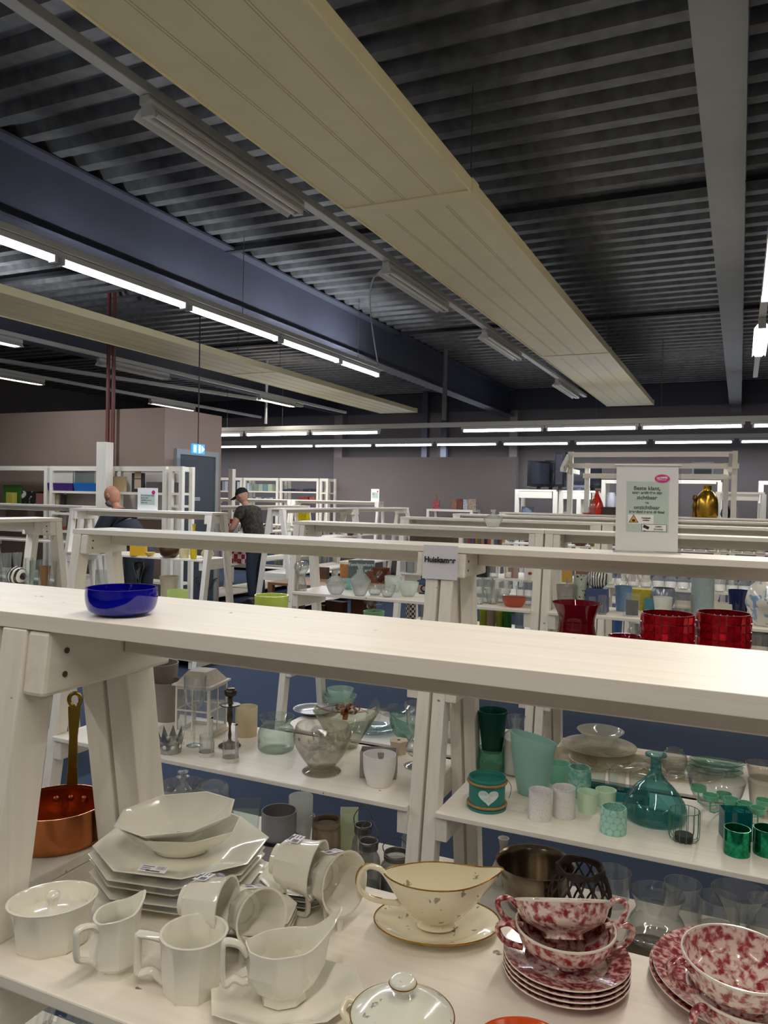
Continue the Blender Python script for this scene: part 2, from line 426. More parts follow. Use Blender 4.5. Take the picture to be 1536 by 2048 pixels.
# rail with unlit fixtures beside the panel
rail(-2.69, -2, -2.64, 14.6, H+1.85+.078, 'pale ceiling track carrying unlit fixtures beside the long cream panel', w=.07, h=.05)
for i, (a, b) in enumerate((((290, 225), (605, 425)), ((772, 542), (895, 620)), ((972, 672), (1045, 718)), ((1122, 768), (1165, 795)))):
    A, B = onz(*a, H+1.85), onz(*b, H+1.85); A.x = B.x = -2.67
    tube_unit(A, B, 'off', ['nearest unlit twin-tube fixture on the pale ceiling track', 'second unlit twin-tube fixture along the pale track', 'third unlit twin-tube fixture along the pale track', 'farthest unlit twin-tube fixture on the pale track'][i], 'unlit fixtures on the pale track', wing=.085, tubes=2)
c = MB(); pts = [(-2.7, 5.15, 3.50), (-2.75, 5.15, 3.6), (-2.95, 5.0, 3.72)]
# right-hand row
rail(.15, -1.5, .15, 12, ZA+.078, 'lighting track at the right picture edge')
for i, (y0, y1, kd) in enumerate([(-1.4, .1, 'warm'), (.2, 1.7, 'warm'), (1.8, 3.3, 'warm'), (3.4, 4.9, 'warm'), (5.0, 7.2, 'warm'), (8.2, 9.8, 'warm')]):
    tube_unit((.15, y0, ZA), (.15, y1, ZA), kd, ['', '', '', '', 'lit warm tube at the right picture edge, upper and nearer', 'short-looking lit warm fixture at the right picture edge, lower and farther'][i] or 'warm lit fluorescent tube of the right row', 'warm tubes in the right row', wing=.07 if i == 5 else 0, tubes=2 if i == 5 else 1, power=(22, 16, 11, 16, 24, 24)[i])
# a row over the shopper's own aisle, behind the camera
for i, y0 in enumerate((-4.4, -2.7)):
    tube_unit((-2.2, y0, ZA), (-2.2, y0+1.5, ZA), 'warm', 'warm lit tube above the aisle behind the viewer', 'warm tubes behind the viewer')
for i, y0 in enumerate((-4.4, -1.2, 2.0, 5.2, 8.4)):
    tube_unit((4.0, y0, ZA), (4.0, y0+1.5, ZA), 'warm', 'warm lit tube over the far right aisle', 'warm tubes over the right aisles')
# rows C and D at the far left
rail(-7.95, -2, -7.9, 15.2, H+1.75+.078, 'track with three fixtures left of the far heating panel')
def rowfix(z, x, a, b, kd, lab, g, **k):
    A, B = onz(*a, z), onz(*b, z); A.x = B.x = x; tube_unit(A, B, kd, lab, g, **k)
rowfix(H+1.75, -7.98, (-60, 672), (38, 692), 'cool', 'lit tube cut by the left picture edge below the far panel', 'fixtures on the far left track', wing=.07)
rowfix(H+1.75, -7.98, (197, 727), (338, 757), 'off', 'unlit fixture on the far left track above the red pipes', 'fixtures on the far left track', wing=.08, tubes=2)
rowfix(H+1.75, -7.95, (522, 797), (603, 812), 'warm', 'small lit fixture on the far left track above a white pole', 'fixtures on the far left track', wing=.07, power=14)
rail(-10.2, 2, -10.1, 15.2, H+1.70+.078, 'leftmost lighting track above the brown room wall')
rowfix(H+1.70, -10.15, (-40, 745), (93, 768), 'warm', 'lit tube at the left edge above the brown wall', 'tubes above the brown room', wing=.06, power=16)
rowfix(H+1.70, -10.12, (310, 805), (400, 820), 'warm', 'lit tube above the brown wall near the exit sign', 'tubes above the brown room', wing=.06, power=16)
rail(-13.2, -2, -9.0, 15.2, H+2.0, 'grey cable duct crossing above the far left fixtures', w=.09, h=.06)
# two rows across the far end
Z1 = H+1.20; Z2 = H+1.27
rail(ony(430, 860, 13.05).x-3, 13.05, 3.5, 13.05, Z1+.078, 'nearer lighting track across the far end of the hall', w=.08, h=.08, wires=(3.3, 4.6, 8.0, 11.6))
rail(ony(430, 890, 17.2).x-3, 17.2, 4.5, 17.2, Z2+.078, 'farther lighting track across the back wall', w=.08, h=.09, wires=(4, 7, 10, 13))
e1 = [(340, 484), (493, 617), (625, 759), (925, 1086), (1093, 1275), (1283, 1487), (1504, 1720)]
e2 = [(330, 410), (420, 516), (522, 628), (630, 745), (750, 866), (873, 995), (1006, 1138), (1151, 1295), (1308, 1466), (1480, 1640)]
for i, (a, b) in enumerate(e1):
    A, B = ony(a, 860, 13.05), ony(b, 860, 13.05); A.z = B.z = Z1
    tube_unit(A, B, 'cool', 'lit tube in the nearer row across the far end, %s' % ('behind the room corner', 'leftmost seen', 'second from left', 'right of the unlit gap', 'above the white stall frame', 'above the stall frame\'s right part', 'cut by the right picture edge')[i], 'tubes across the far end')
for i, (a, b) in enumerate(e2):
    A, B = ony(a, 890, 17.2), ony(b, 890, 17.2); A.z = B.z = Z2
    tube_unit(A, B, 'cool', 'lit tube in the farther row along the back wall, %s' % ('hidden behind the room corner', 'leftmost seen', 'over the media shelving', 'left of the partition', 'over the partition\'s left part', 'over the partition\'s middle', 'over the partition\'s right edge', 'left of the stall frame', 'over the stall frame', 'at the right picture edge')[i], 'tubes along the back wall')

# exit sign on its rod
p = onx(396, 898, XS+.35)
ex = empty('exit_sign', (p.x, p.y, p.z), 0, 'small lit blue and white exit sign hanging beside the grey door', 'exit sign')
MB().box(-.012, .012, -.12, .12, -.062, .062).build('sign_box', mat('exit_blue', '1c6fd8', .4, emit='2a8cff', es=1.6), ex)
MB().box(.0125, .014, .0, .035, -.05, .05).box(.0125, .014, -.10, -.05, -.045, .045).build('pictogram', mat('exit_white', 'ffffff', .4, emit='e8f6ff', es=2.5), ex)
MB().add([(.0125, .06, .045), (.0125, .12, 0), (.0125, .06, -.045)], [(0, 1, 2)]).build('arrow', mat('exit_white', 'ffffff', .4), ex)
MB().tube([(0, 0, .062), (0, 0, 4.22-p.z)], .008, 6).build('rod', mat('dark_rod', '2b2b2d', .5), ex)

# red-brown pipes on the brown wall
for i, px in enumerate((215.5, 226)):
    q = ony(px, 830, YF-.07)
    o = MB().tube([(0, 0, .1), (0, 0, 4.22)], .025, 14).build('heating_pipe', mat('oxide_red_pipe', '6d3a33', .45), loc=(q.x, q.y, 0), smooth=40)
    tag(o, ['red-brown vertical pipe, left of the pair on the brown wall', 'red-brown vertical pipe, right of the pair on the brown wall'][i], 'pipe', 'pipes on the brown wall')
# square white post
q0, q1 = ony(193, 884, 7.35), ony(212, 884, 7.35)
tag(MB().box(q0.x, q1.x, 7.35, 7.48, 0, q0.z).build('wooden_post', PAINT_Z, bevel=.003), 'tall square white post in front of the wall shelving', 'post')
q0, q1 = ony(457, 938, 11.6), ony(465, 938, 11.6)
tag(MB().box(q0.x, q1.x, 11.6, 11.7, 0, q0.z).build('wooden_post', PAINT_Z, bevel=.003), 'slim white post beside the shopper in the black cap', 'post')
q = ony(532, 830, 12.9)
tag(MB().tube([(0, 0, Z1+.2), (0, 0, 4.22)], .03, 10).build('support_pole', mat('pale_metal_plate', 'a8adb0', .35, .6), loc=(q.x, q.y, 0), smooth=40), 'short pale vertical pole above the far tubes', 'pole')
q = ony(889, 800, 12.95)
tag(MB().tube([(0, 0, Z1+.2), (0, 0, 4.22)], .04, 10).build('support_pole', mat('grey_steel_paint'), loc=(q.x, q.y, 0), smooth=40), 'grey vertical pole holding the far lighting track', 'pole')
# dangling supply cable from the unlit rail to the bright row
pA, pB, pC, pD = onx(782, 543, -2.665), ony(747, 556, 6.2), ony(741, 625, 8.0), onx(757, 735, -4.615)
tag(MB().tube(curvep([tuple(pA), tuple(pB), tuple(pC), tuple(pD)], 8), .009, 6).build('supply_cable', mat('grey_cable', '5b5d61', .5), smooth=60), 'thin grey cable hanging from the pale track to the bright row', 'cable')

# ================================================================== trestle racks
def leg_quad(x0, x1, s, z0, z1, w=.062, k=.145, t0=1.385):
    f0, f1 = .12+k*(t0-z0), .12+k*(t0-z1)
    return ([(x0, s*f0, z0), (x1, s*f0, z0), (x1, s*(f0-w), z0), (x0, s*(f0-w), z0)], [(x0, s*f1, z1), (x1, s*f1, z1), (x1, s*(f1-w), z1), (x0, s*(f1-w), z1)])
def make_rack(L, loc, rz, label, group=None, shelves=(S1, S2, S3), full=True, top=TOP, real=None):
    r = empty('trestle_shelf_rack', loc, rz, label, 'shelf rack', group)
    b = .0025 if full else 0
    dz = top-TOP; t = top-.021
    MB().box(0, L, -.12, .12, t, top).build('top_plank', PAINT, r, bevel=b*.3)
    def sup(z, hw, e, za):
        if abs(rz) < .1: SUP.append((z, loc[0]+e, loc[0]+L-e, loc[1]-hw, loc[1]+hw, za))
        else: SUP.append((z, loc[0]-hw, loc[0]+hw, loc[1]+e, loc[1]+L-e, za))
    sup(TOP if abs(top-TOP) < .001 else top, .12, .0, top)
    MB().box(.092, L-.092, .02, .06, t-.052, t-.0005).build('apron_board', PAINT, r, bevel=b)
    for x0 in (.004, L-.05):
        for s in (-1, 1):
            MB().hexa(*leg_quad(x0, x0+.046, s, 0, t-.0005, t0=t)).build('leg', PAINT_Z, r, bevel=b)
        xb0, xb1 = (x0+.046, x0+.086) if x0 < L/2 else (x0-.04, x0)
        lo = [(xb0, -.128, t-.088), (xb1, -.128, t-.088), (xb1, .128, t-.088), (xb0, .128, t-.088)]
        hi = [(xb0, -.118, t-.0006), (xb1, -.118, t-.0006), (xb1, .118, t-.0006), (xb0, .118, t-.0006)]
        br = MB().hexa(lo, hi).build('cross_brace', PAINT_Y, r, bevel=.006 if full else 0)
        if full:
            xs = xb1+.0005 if x0 < L/2 else xb0-.0005
            g = MB()
            for zz in (t-.03, t-.062):
                g = MB(); g.tube([(xs-.002, -.085-(t-zz)*.1, zz), (xs+.001, -.085-(t-zz)*.1, zz)], .0042, 10)
                g.build('screw_head', mat('rusty_screw', '5d4a42', .5, .4), br)
    for zn, z in zip(shelves, real or shelves):
        hw = .12+.145*(t-z)+.022; sup(zn, hw, .05, z)
        MB().box(.0505, L-.0505, -hw, hw, z-.018, z).build('shelf', PAINT, r, bevel=b)
        for x0 in (.05, L-.09):
            MB().box(x0, x0+.04, -hw+.012, hw-.012, z-.10, z-.0185).build('batten', PAINT_Y, r, bevel=b)
    return r
SPACING = {}
make_rack(1.75, (-.925, .88, 0), 0, 'nearest white trestle rack holding the crockery, its plank carrying the blue bowl')
make_rack(1.75, (-2.675, .88, 0), 0, 'white trestle rack continuing left of the nearest one, mostly out of view')
make_rack(1.755, (-2.715, 2.72, 0), 0, 'second-row white trestle rack left of the Huiskamer sheet')
make_rack(1.755, (-.957, 2.72, 0), 0, 'second-row white trestle rack right of the Huiskamer sheet, carrying the acrylic sign')
Y3 = 4.62; x3 = ony(586, 1045, Y3-.12).x; g3 = ony(1088, 1062, Y3-.12).x
make_rack(g3-x3, (x3, Y3, 0), 0, 'third-row white trestle rack with crystal lidded jar on its plank', real=(.953, .50, .09))
make_rack(1.8, (g3+.003, Y3, 0), 0, 'third-row white trestle rack behind the acrylic sign', real=(.953, .50, .09))
Y4 = 6.65; x4 = ony(800, 1033, Y4-.12).x; g4 = ony(1203, 1050, Y4-.12).x
make_rack(g4-x4, (x4, Y4, 0), 0, 'fourth-row white trestle rack, left unit', full=False, real=(.918, .45, .09))
make_rack(1.9, (g4+.003, Y4, 0), 0, 'fourth-row white trestle rack, right unit with rows of glasses', full=False, real=(.918, .45, .09))
Y5 = 8.85; x5 = ony(912, 1025, Y5).x
make_rack(2.0, (x5, Y5, 0), 0, 'fifth-row white trestle rack, left unit', full=False)
make_rack(1.9, (x5+2.003, Y5, 0), 0, 'fifth-row white trestle rack, right unit', full=False)
Y6 = 11.0; x6 = ony(1003, 1021, Y6).x
make_rack(2.0, (x6, Y6, 0), 0, 'sixth-row white trestle rack, left unit', full=False)
make_rack(2.0, (x6+2.003, Y6, 0), 0, 'sixth-row white trestle rack, right unit', full=False)
# left block
make_rack(1.80, (-3.99, 1.82, 0), PI/2, 'white trestle rack at the left picture edge with clear glasses')
make_rack(1.77, (-6.17, 5.98, 0), 0, 'white trestle rack with small text sign on its plank, yellow items on its shelf')
make_rack(1.8, (ony(180, 1003, 7.0).x-1.8, 7.0, 0), 0, 'white trestle rack in front of the wall shelving at far left', full=False)
make_rack(1.95, (-7.26, 8.5, 0), PI/2, 'white trestle rack beside the brown room wall', full=False, shelves=(S1, S2, S3))
make_rack(1.95, (-7.26, 10.46, 0), PI/2, 'white trestle rack behind the shopper in the black cap', full=False)
make_rack(2.2, (-5.72, 9.0, 0), PI/2, 'white trestle rack seen end-on, nearer unit with yellow bag', full=False)
make_rack(2.2, (-5.72, 11.21, 0), PI/2, 'white trestle rack seen end-on, farther unit', full=False)
qf = ony(763, 1003, 14.0)
make_rack(2.0, (qf.x-2.0, 14.0, 0), 0, 'far white trestle rack carrying a small upright notice', full=False, top=qf.z)
make_rack(2.0, (qf.x-4.003, 14.0, 0), 0, 'far white trestle rack behind the black cap', full=False, top=qf.z)
# ================================================================== crockery on the nearest rack
CREAMWARE = mat('cream_glaze', 'e9e6d9', .13, coat=.6, sub=.0, noise=.02, nscale=8)
IVORY = mat('ivory_porcelain', 'ece4c9', .12, coat=.6)
GILT = mat('gilt_line', 'b98a3a', .25, .9)
STICK = mat('price_sticker', 'e9e8ec', .6)
INKM = mat('sticker_ink', '4c4a63', .6)
def sticker(parent, loc, rot, w=.035, h=.016, seed=1):
    s = MB().box(-w/2, w/2, -h/2, h/2, 0, .0006).build('price_sticker', STICK, parent, loc, rot=rot)
    rnd = random.Random(seed); g = MB()
    for i in range(7): x = w*(.12+.05*i); g.box(x-.0002, x+.0006*rnd.random()+.0002, -h*.1, h*.38, .0006, .0008)
    for i in range(3): g.box(-w*.42, -w*.42+w*(.3+.15*rnd.random()), h*(.22-.26*i), h*(.30-.26*i), .0006, .0008)
    g.box(-w*.2, w*.3, -h*.45, -h*.3, .0006, .0008)
    g.build('print', INKM, s)
    return s
def octshell(name, rings, t, m, parent, n=64, loc=None, smooth=32, fn=None, floor=None, rz=0):
    """rings of (z, rx, ry, k) bottom to rim -> closed shell of wall t"""
    z0 = rings[0][0]; fl = t if floor is None else floor
    inn = [(max(z, z0+fl), rx-t, ry-t, k) for z, rx, ry, k in reversed(rings)]+[(z0+fl, .001, .001, 0)]
    nr = len(rings); f2 = None
    if fn: f2 = lambda a, j, x, y, z: fn(a, j if j < nr else max(0, 2*nr-1-j), x, y, z)
    o = MB().loft(list(rings)+inn, n, True, True, fn=f2).build(name, m, parent, loc, smooth)
    o.rotation_euler.z = rz
    return o
def squarehandle(parent, pts, w=.011, th=.008, m=None, name='handle'):
    """moulded strap handle following pts (3D)"""
    return MB().tube(curvep([tuple(p) for p in pts], 3), w/2, 8, flat=th/w).build(name, m or CREAMWARE, parent, smooth=50)

# 1 covered sugar bowl ------------------------------------------------
q = base(104, 1921, S1, 122); k = mpp(q)
R = 84*k; zt = zrow(q.x, q.y, 1796)-S1
r = empty('sugar_bowl', q, math.radians(48), 'faceted cream lidded sugar bowl at the left end of the nearest shelf', 'sugar bowl')
octshell('body', [(0, R*.72, R*.60, 1), (.006, R*.80, R*.66, 1), (zt*.45, R*.84, R*.70, .9), (zt*.75, R*.90, R*.75, .5), (zt*.93, R*.98, R*.80, .1), (zt, R*1.02, R*.84, 0)], .0035, CREAMWARE, r)
MB().loft([(zt*.66, R*.84, R*.68, 0), (zt*.70, R*.83, R*.67, 0), (zt*.76, R*.55, R*.45, 0), (zt*.79, R*.1, R*.1, 0)], 40).build('lid', CREAMWARE, r, smooth=50)
MB().loft([(z, a, a, 0) for a, z in curvep([(R*.13, zt*.78), (R*.09, zt*.86), (R*.15, zt*.99), (R*.17, zt*1.07), (R*.10, zt*1.14), (.001, zt*1.16)], 4)], 24).build('knob', CREAMWARE, r, smooth=60)

# 2 creamer ----------------------------------------------------------
q = base(232, 1964, S1, 80); k = mpp(q)
R = 46*k; zt = zrow(q.x, q.y, 1822)-S1
r = empty('cream_jug', q, math.radians(72), 'small faceted cream jug with square handle between sugar bowl and mug', 'jug')
def fn(a, j, x, y, z):
    w = [0, 0, 0, .05, .2, .6, 1][min(j, 6)]
    d = math.atan2(math.sin(a), math.cos(a)); s = math.exp(-(d/.55)**2)*w
    return x+s*.011, y*(1-.2*s), z+s*.013-math.exp(-((abs(d)-PI)/.8)**2)*w*.004
octshell('body', [(0, R*.80, R*.80, .3), (.008, R*.72, R*.72, .3), (zt*.22, R*1.05, R*1.02, .9), (zt*.42, R*1.08, R*1.02, 1), (zt*.66, R*.92, R*.88, 1), (zt*.85, R*.92, R*.86, .6), (zt, R*1.0, R*.9, .3)], .0032, CREAMWARE, r, fn=fn)
squarehandle(r, [(-R*.86, 0, zt*.80), (-R*1.2, 0, zt*.93), (-R*1.75, 0, zt*.95), (-R*1.82, 0, zt*.80), (-R*1.80, 0, zt*.50), (-R*1.55, 0, zt*.42), (-R*1.25, 0, zt*.36), (-R*1.0, 0, zt*.28)])

# 3 octagonal mug -----------------------------------------------------
q = base(386, 2014, S1, 112); k = mpp(q)
R = 66*k; zt = zrow(q.x, q.y, 1862)-S1
r = empty('coffee_mug', q, math.radians(25), 'eight-sided cream mug with square handle standing upright at the shelf front', 'mug')
octshell('body', [(0, R*.80, R*.80, 1), (.006, R*.86, R*.86, 1), (zt*.3, R*.90, R*.90, 1), (zt*.8, R*.95, R*.95, .9), (zt*.93, R*1.0, R*1.0, .4), (zt, R*1.02, R*1.02, .0)], .0035, CREAMWARE, r)
hm = empty('handle_pivot', (0, 0, 0)); bpy.data.objects.remove(hm)
a = math.radians(180); 
squarehandle(r, [(-R*.93, R*.1, zt*.82), (-R*1.15, R*.1, zt*.86), (-R*1.62, R*.1, zt*.90), (-R*1.72, R*.1, zt*.84), (-R*1.72, R*.1, zt*.3), (-R*1.62, R*.1, zt*.24), (-R*1.3, R*.1, zt*.28), (-R*1.05, R*.1, zt*.17), (-R*.9, R*.1, zt*.10)], .013, .010)

# 4 stack of octagonal dinner plates -------------------------------------
q = base(356, 1842, S1, 300); k = mpp(q)
RX, RY = 168*k, 150*k
def octplate(name, z, rx, ry, label, group, parentless=True, loc=None, rz=math.radians(12), rim=.016, m=CREAMWARE, kk=1):
    o = octshell(name, [(0, rx*.58, ry*.58, kk), (.003, rx*.64, ry*.64, kk), (rim*.55, rx*.74, ry*.74, kk), (rim*.8, rx*.93, ry*.93, kk), (rim, rx, ry, kk)], .0035, m, None, loc=loc, floor=.004, rz=rz)
    return tag(o, label, 'plate', group)
zz = S1+.0005
for i in range(5):
    octplate('dinner_plate', 0, RX, RY, ['cream eight-sided plate at the bottom of the big plate stack', 'cream eight-sided plate, second from below in the big stack', 'middle cream eight-sided plate of the big stack', 'cream eight-sided plate just under the top one of the big stack', 'top cream eight-sided plate of the big stack, under the two bowls'][i], 'cream eight-sided plates', loc=(q.x+.004*math.sin(i*2.1), q.y+.003*math.cos(i*3), zz), rz=math.radians(12+1.5*math.sin(i*2)))
    zz += .0125
ztop = zz-.0125
sticker_host = [o for o in COL.objects if o.name.startswith('dinner_plate')][-1]
sticker(sticker_host, (-.0, -RY*.80, .0165), (math.radians(6), 0, 0), .042, .016, 3)
# 5, 6 bowls on the plates
qb = q+Vector((.004, .0, 0)); BS = .86
o = octshell('vegetable_bowl', [(0, .048, .036, .3), (.006, .052, .040, .4), (.022, .080, .060, .9), (.040, .098, .076, 1), (.046, .104, .082, 1)], .0035, CREAMWARE, None, loc=(qb.x, qb.y, ztop+.006), rz=math.radians(24)); o.scale = (BS, BS, BS)
tag(o, 'cream eight-sided oval bowl standing on the plate stack, the lower of two', 'bowl', 'cream oval bowls')
o = octshell('vegetable_bowl', [(0, .048, .036, .3), (.006, .052, .040, .4), (.020, .080, .060, .9), (.033, .098, .076, 1), (.038, .104, .080, 1)], .0035, CREAMWARE, None, loc=(qb.x-.004, qb.y-.004, ztop+.031), rz=math.radians(28)); o.scale = (BS, BS, BS)
o.rotation_euler = (math.radians(4), math.radians(-5), math.radians(28))
tag(o, 'cream eight-sided oval bowl tilted on top of the other bowl', 'bowl', 'cream oval bowls')
sticker(o, (.012, -.012, .0042), (0, 0, math.radians(-12)), .034, .015, 5)

# cups lying on their sides ---------------------------------------------
def cup(loc, direction, label, R=.042, L=.064, group='cream cups lying on their sides', spin=0.0, stick=True, octo=.9):
    """axis (foot -> rim) along direction"""
    d = Vector(direction).normalized(); rot = d.to_track_quat('Z', 'Y').to_matrix().to_4x4() @ Matrix.Rotation(spin, 4, 'Z')
    r = empty('teacup', loc, label=label, cat='cup', group=group); r.rotation_euler = rot.to_euler()
    octshell('body', [(0, R*.52, R*.52, 0), (.006, R*.54, R*.54, .2), (.010, R*.70, R*.70, octo), (L*.45, R*.84, R*.84, octo), (L*.8, R*.90, R*.90, octo*.6), (L, R*1.03, R*1.03, 0)], .003, CREAMWARE, r)
    squarehandle(r, [(-R*.88, 0, L*.84), (-R*1.25, 0, L*.88), (-R*1.62, 0, L*.86), (-R*1.66, 0, L*.6), (-R*1.62, 0, L*.36), (-R*1.2, 0, L*.34), (-R*.78, 0, L*.24)], .010, .008)
    if stick: sticker(r, (R*.87, 0, L*.42), (math.radians(90), 0, math.radians(90)), .030, .018, 9)
    return r
CRH = Vector((CR.x, CR.y, 0)).normalized(); TOW = Vector((CRH.y, -CRH.x, 0))
def cup_at(px, py, z, right, toward, up, label, R, L, spin):
    """rim centre at the photo point on height z"""
    d = (CRH*right+TOW*toward+Vector((0, 0, up))).normalized()
    return cup(onz(px, py, z)-d*L, d, label, R=R, L=L, spin=math.radians(spin))
cup_at(455, 1812, S1+.070, .95, .25, .02, 'cream cup lying on its side against the plate stack, foot towards the plates', .036, .062, 80)
cup_at(524, 1838, S1+.060, .62, .72, .16, 'cream cup lying with its opening towards the viewer, beside the upright mug', .037, .052, 75)
cup_at(636, 1740, S1+.068, .93, .30, -.08, 'cream cup lying on its side behind, farthest left of the rear pair', .040, .068, 85)
cup_at(690, 1768, S1+.060, .70, .64, .12, 'wide cream cup lying with open mouth to the right, behind the white gravy boat', .043, .050, 80)
# saucers under them
def saucer(loc, R, label, group, m=CREAMWARE, n=48, rim=.014, rz=0, octo=0.0):
    o = octshell('saucer', [(0, R*.50, R*.50, octo), (.003, R*.56, R*.56, octo), (rim*.5, R*.75, R*.75, octo), (rim, R, R, octo)], .003, m, None, loc=loc, rz=rz, floor=.0035)
    return tag(o, label, 'saucer', group)
qs = onz(478, 1878, S1)
for i in range(3):
    saucer((qs.x, qs.y+.02, S1+.0005+.0085*i), .066, ['bottom cream saucer under the front lying cup', 'middle cream saucer under the front lying cup', 'top cream saucer under the front lying cup'][i], 'cream saucers under the cups', octo=.9, rz=.3)
qs = onz(608, 1790, S1)
for i in range(3):
    saucer((qs.x, qs.y, S1+.0005+.0085*i), .066, ['bottom cream saucer under the rear cups', 'middle cream saucer under the rear cups', 'top cream saucer under the rear cups'][i], 'cream saucers under the cups', octo=.9, rz=.2)

# 9 white sauce boat on an octagonal stand --------------------------------
q = onz(604, 1990, S1)
o = octshell('sauce_boat_stand', [(0, .075, .052, 1), (.004, .082, .058, 1), (.010, .098, .072, 1), (.016, .118, .086, 1)], .0035, CREAMWARE, None, loc=(q.x-.008, q.y-.02, S1+.0005), rz=math.radians(38), floor=.004); o.scale = (.78, .78, .9)
tag(o, 'cream eight-sided oval stand plate under the white sauce boat', 'plate')
r = empty('sauce_boat', (q.x-.012, q.y-.022, S1+.006), math.radians(42), 'large cream eight-sided sauce boat with square handle at the shelf front', 'sauce boat'); r.scale = (.57, .72, .92)
def fn(a, j, x, y, z):
    w = [0, 0, .0, .15, .55, 1][min(j, 5)]
    d = math.atan2(math.sin(a), math.cos(a)); s = math.exp(-(d/.48)**2)*w
    return x+s*.042, y*(1-.55*s*abs(math.sin(a))), z+s*.036+math.exp(-((abs(d)-PI)/.5)**2)*w*.006
octshell('body', [(0, .046, .030, .9), (.010, .044, .029, .9), (.020, .062, .042, 1), (.042, .080, .048, 1), (.060, .078, .044, .8), (.072, .082, .046, .5)], .0035, CREAMWARE, r, fn=fn)
squarehandle(r, [(-.078, 0, .064), (-.094, 0, .078), (-.118, 0, .084), (-.126, 0, .078), (-.126, 0, .040), (-.120, 0, .030), (-.105, 0, .036), (-.088, 0, .030), (-.076, 0, .030)], .014, .011)

# 10 ivory gravy boat with fixed stand, gold line ----------------------------
q = base(872, 1914, S1, 190)
r = empty('gravy_boat', (q.x, q.y+.0, S1+.0005), math.radians(24), 'ivory gravy boat on its oval saucer, gold rims and small grey flowers', 'gravy boat'); r.scale = (.94, .94, .97)
decor = pattern('ivory_sprig_decor', 'ece4c9', '9b9a86', 60, .655, .68, 'noise', ink2='a88e7c', detail=3)
octshell('stand', [(0, .056, .036, 0), (.004, .060, .040, 0), (.008, .074, .052, 0), (.016, .093, .068, 0)], .003, decor, r, floor=.004)
MB().tube([(.093*math.cos(2*PI*i/48), .068*math.sin(2*PI*i/48), .0165) for i in range(48)], .0011, 6, closed=True).build('gilt_rim', GILT, r, smooth=60)
def fn(a, j, x, y, z):
    w = [0, 0, 0, .1, .4, .75, 1][min(j, 6)]
    d = math.atan2(math.sin(a), math.cos(a)); s = math.exp(-(d/.55)**2)*w; b = math.exp(-((abs(d)-PI)/.55)**2)*w
    return x+s*.026-b*.010, y*(1-.45*s*abs(math.sin(a))), z+s*.013+b*.004
bs = .86
rg = [(z*1.0, rx*bs, ry*bs, kk_) for z, rx, ry, kk_ in [(.008, .034, .024, 0), (.016, .028, .020, 0), (.024, .044, .032, 0), (.042, .064, .044, 0), (.060, .076, .051, 0), (.070, .080, .053, 0), (.078, .083, .054, 0)]]
octshell('bowl', rg, .003, decor, r, fn=fn)
rim = []
for i in range(64):
    a = 2*PI*i/64; rim.append(fn(a, 6, .0815*bs*math.cos(a), .0525*bs*math.sin(a), .0785))
MB().tube(rim, .0011, 6, closed=True).build('gilt_rim', GILT, r, smooth=60)
hp = [(x_*bs, y_, z_) for x_, y_, z_ in [(-.082, 0, .070), (-.098, 0, .086), (-.120, 0, .090), (-.134, 0, .076), (-.134, 0, .058), (-.118, 0, .046), (-.092, 0, .040), (-.062, 0, .038)]]
h = MB().tube(curvep(hp, 5), .0055, 10, flat=.7).build('handle', IVORY, r, smooth=60)
MB().tube(curvep([(x*1.035, y, z+.004) for x, y, z in hp[1:-1]], 5), .0011, 6).build('gilt_line', GILT, h, smooth=60)

# 11 lidded dish with gold trim at the bottom edge --------------------------
q = onz(806, 2022, S1+.055)
r = empty('lidded_dish', (q.x, q.y-.002, S1+.0005), 0, 'pale porcelain lidded dish with round knob and gold line at the bottom edge', 'lidded dish'); r.scale = (.82, .82, .85)
GREYW = pattern('pale_sprig_decor', 'dfe0d2', '9aa191', 50, .665, .69, 'noise', detail=3)
lathe('bowl', curvep([(.030, 0), (.040, .010), (.062, .030), (.068, .048), (.066, .058)], 4), .003, GREYW, r)
MB().loft([(z, a, a, 0) for a, z in curvep([(.066, .057), (.068, .060), (.062, .066), (.040, .077), (.012, .083), (.007, .086)], 4)], 48).build('lid', GREYW, r, smooth=50)
MB().tube([(.0675*math.cos(2*PI*i/48), .0675*math.sin(2*PI*i/48), .0615) for i in range(48)], .001, 6, closed=True).build('gilt_rim', GILT, r, smooth=60)
kn = MB().loft([(z, a, a, 0) for a, z in curvep([(.008, .083), (.009, .090), (.016, .096), (.0175, .102), (.014, .107), (.001, .109)], 4)], 28).build('knob', GREYW, r, smooth=60)
MB().tube([(.0178*math.cos(2*PI*i/28), .0178*math.sin(2*PI*i/28), .101) for i in range(28)], .0008, 6, closed=True).build('gilt_line', GILT, kn, smooth=60)
for sgn in (-1, 1):
    MB().tube(curvep([(sgn*.064, .01, .050), (sgn*.084, .012, .050), (sgn*.086, .0, .040), (sgn*.068, -.002, .028)], 5), .005, 8).build('handle', IVORY, r, smooth=60)

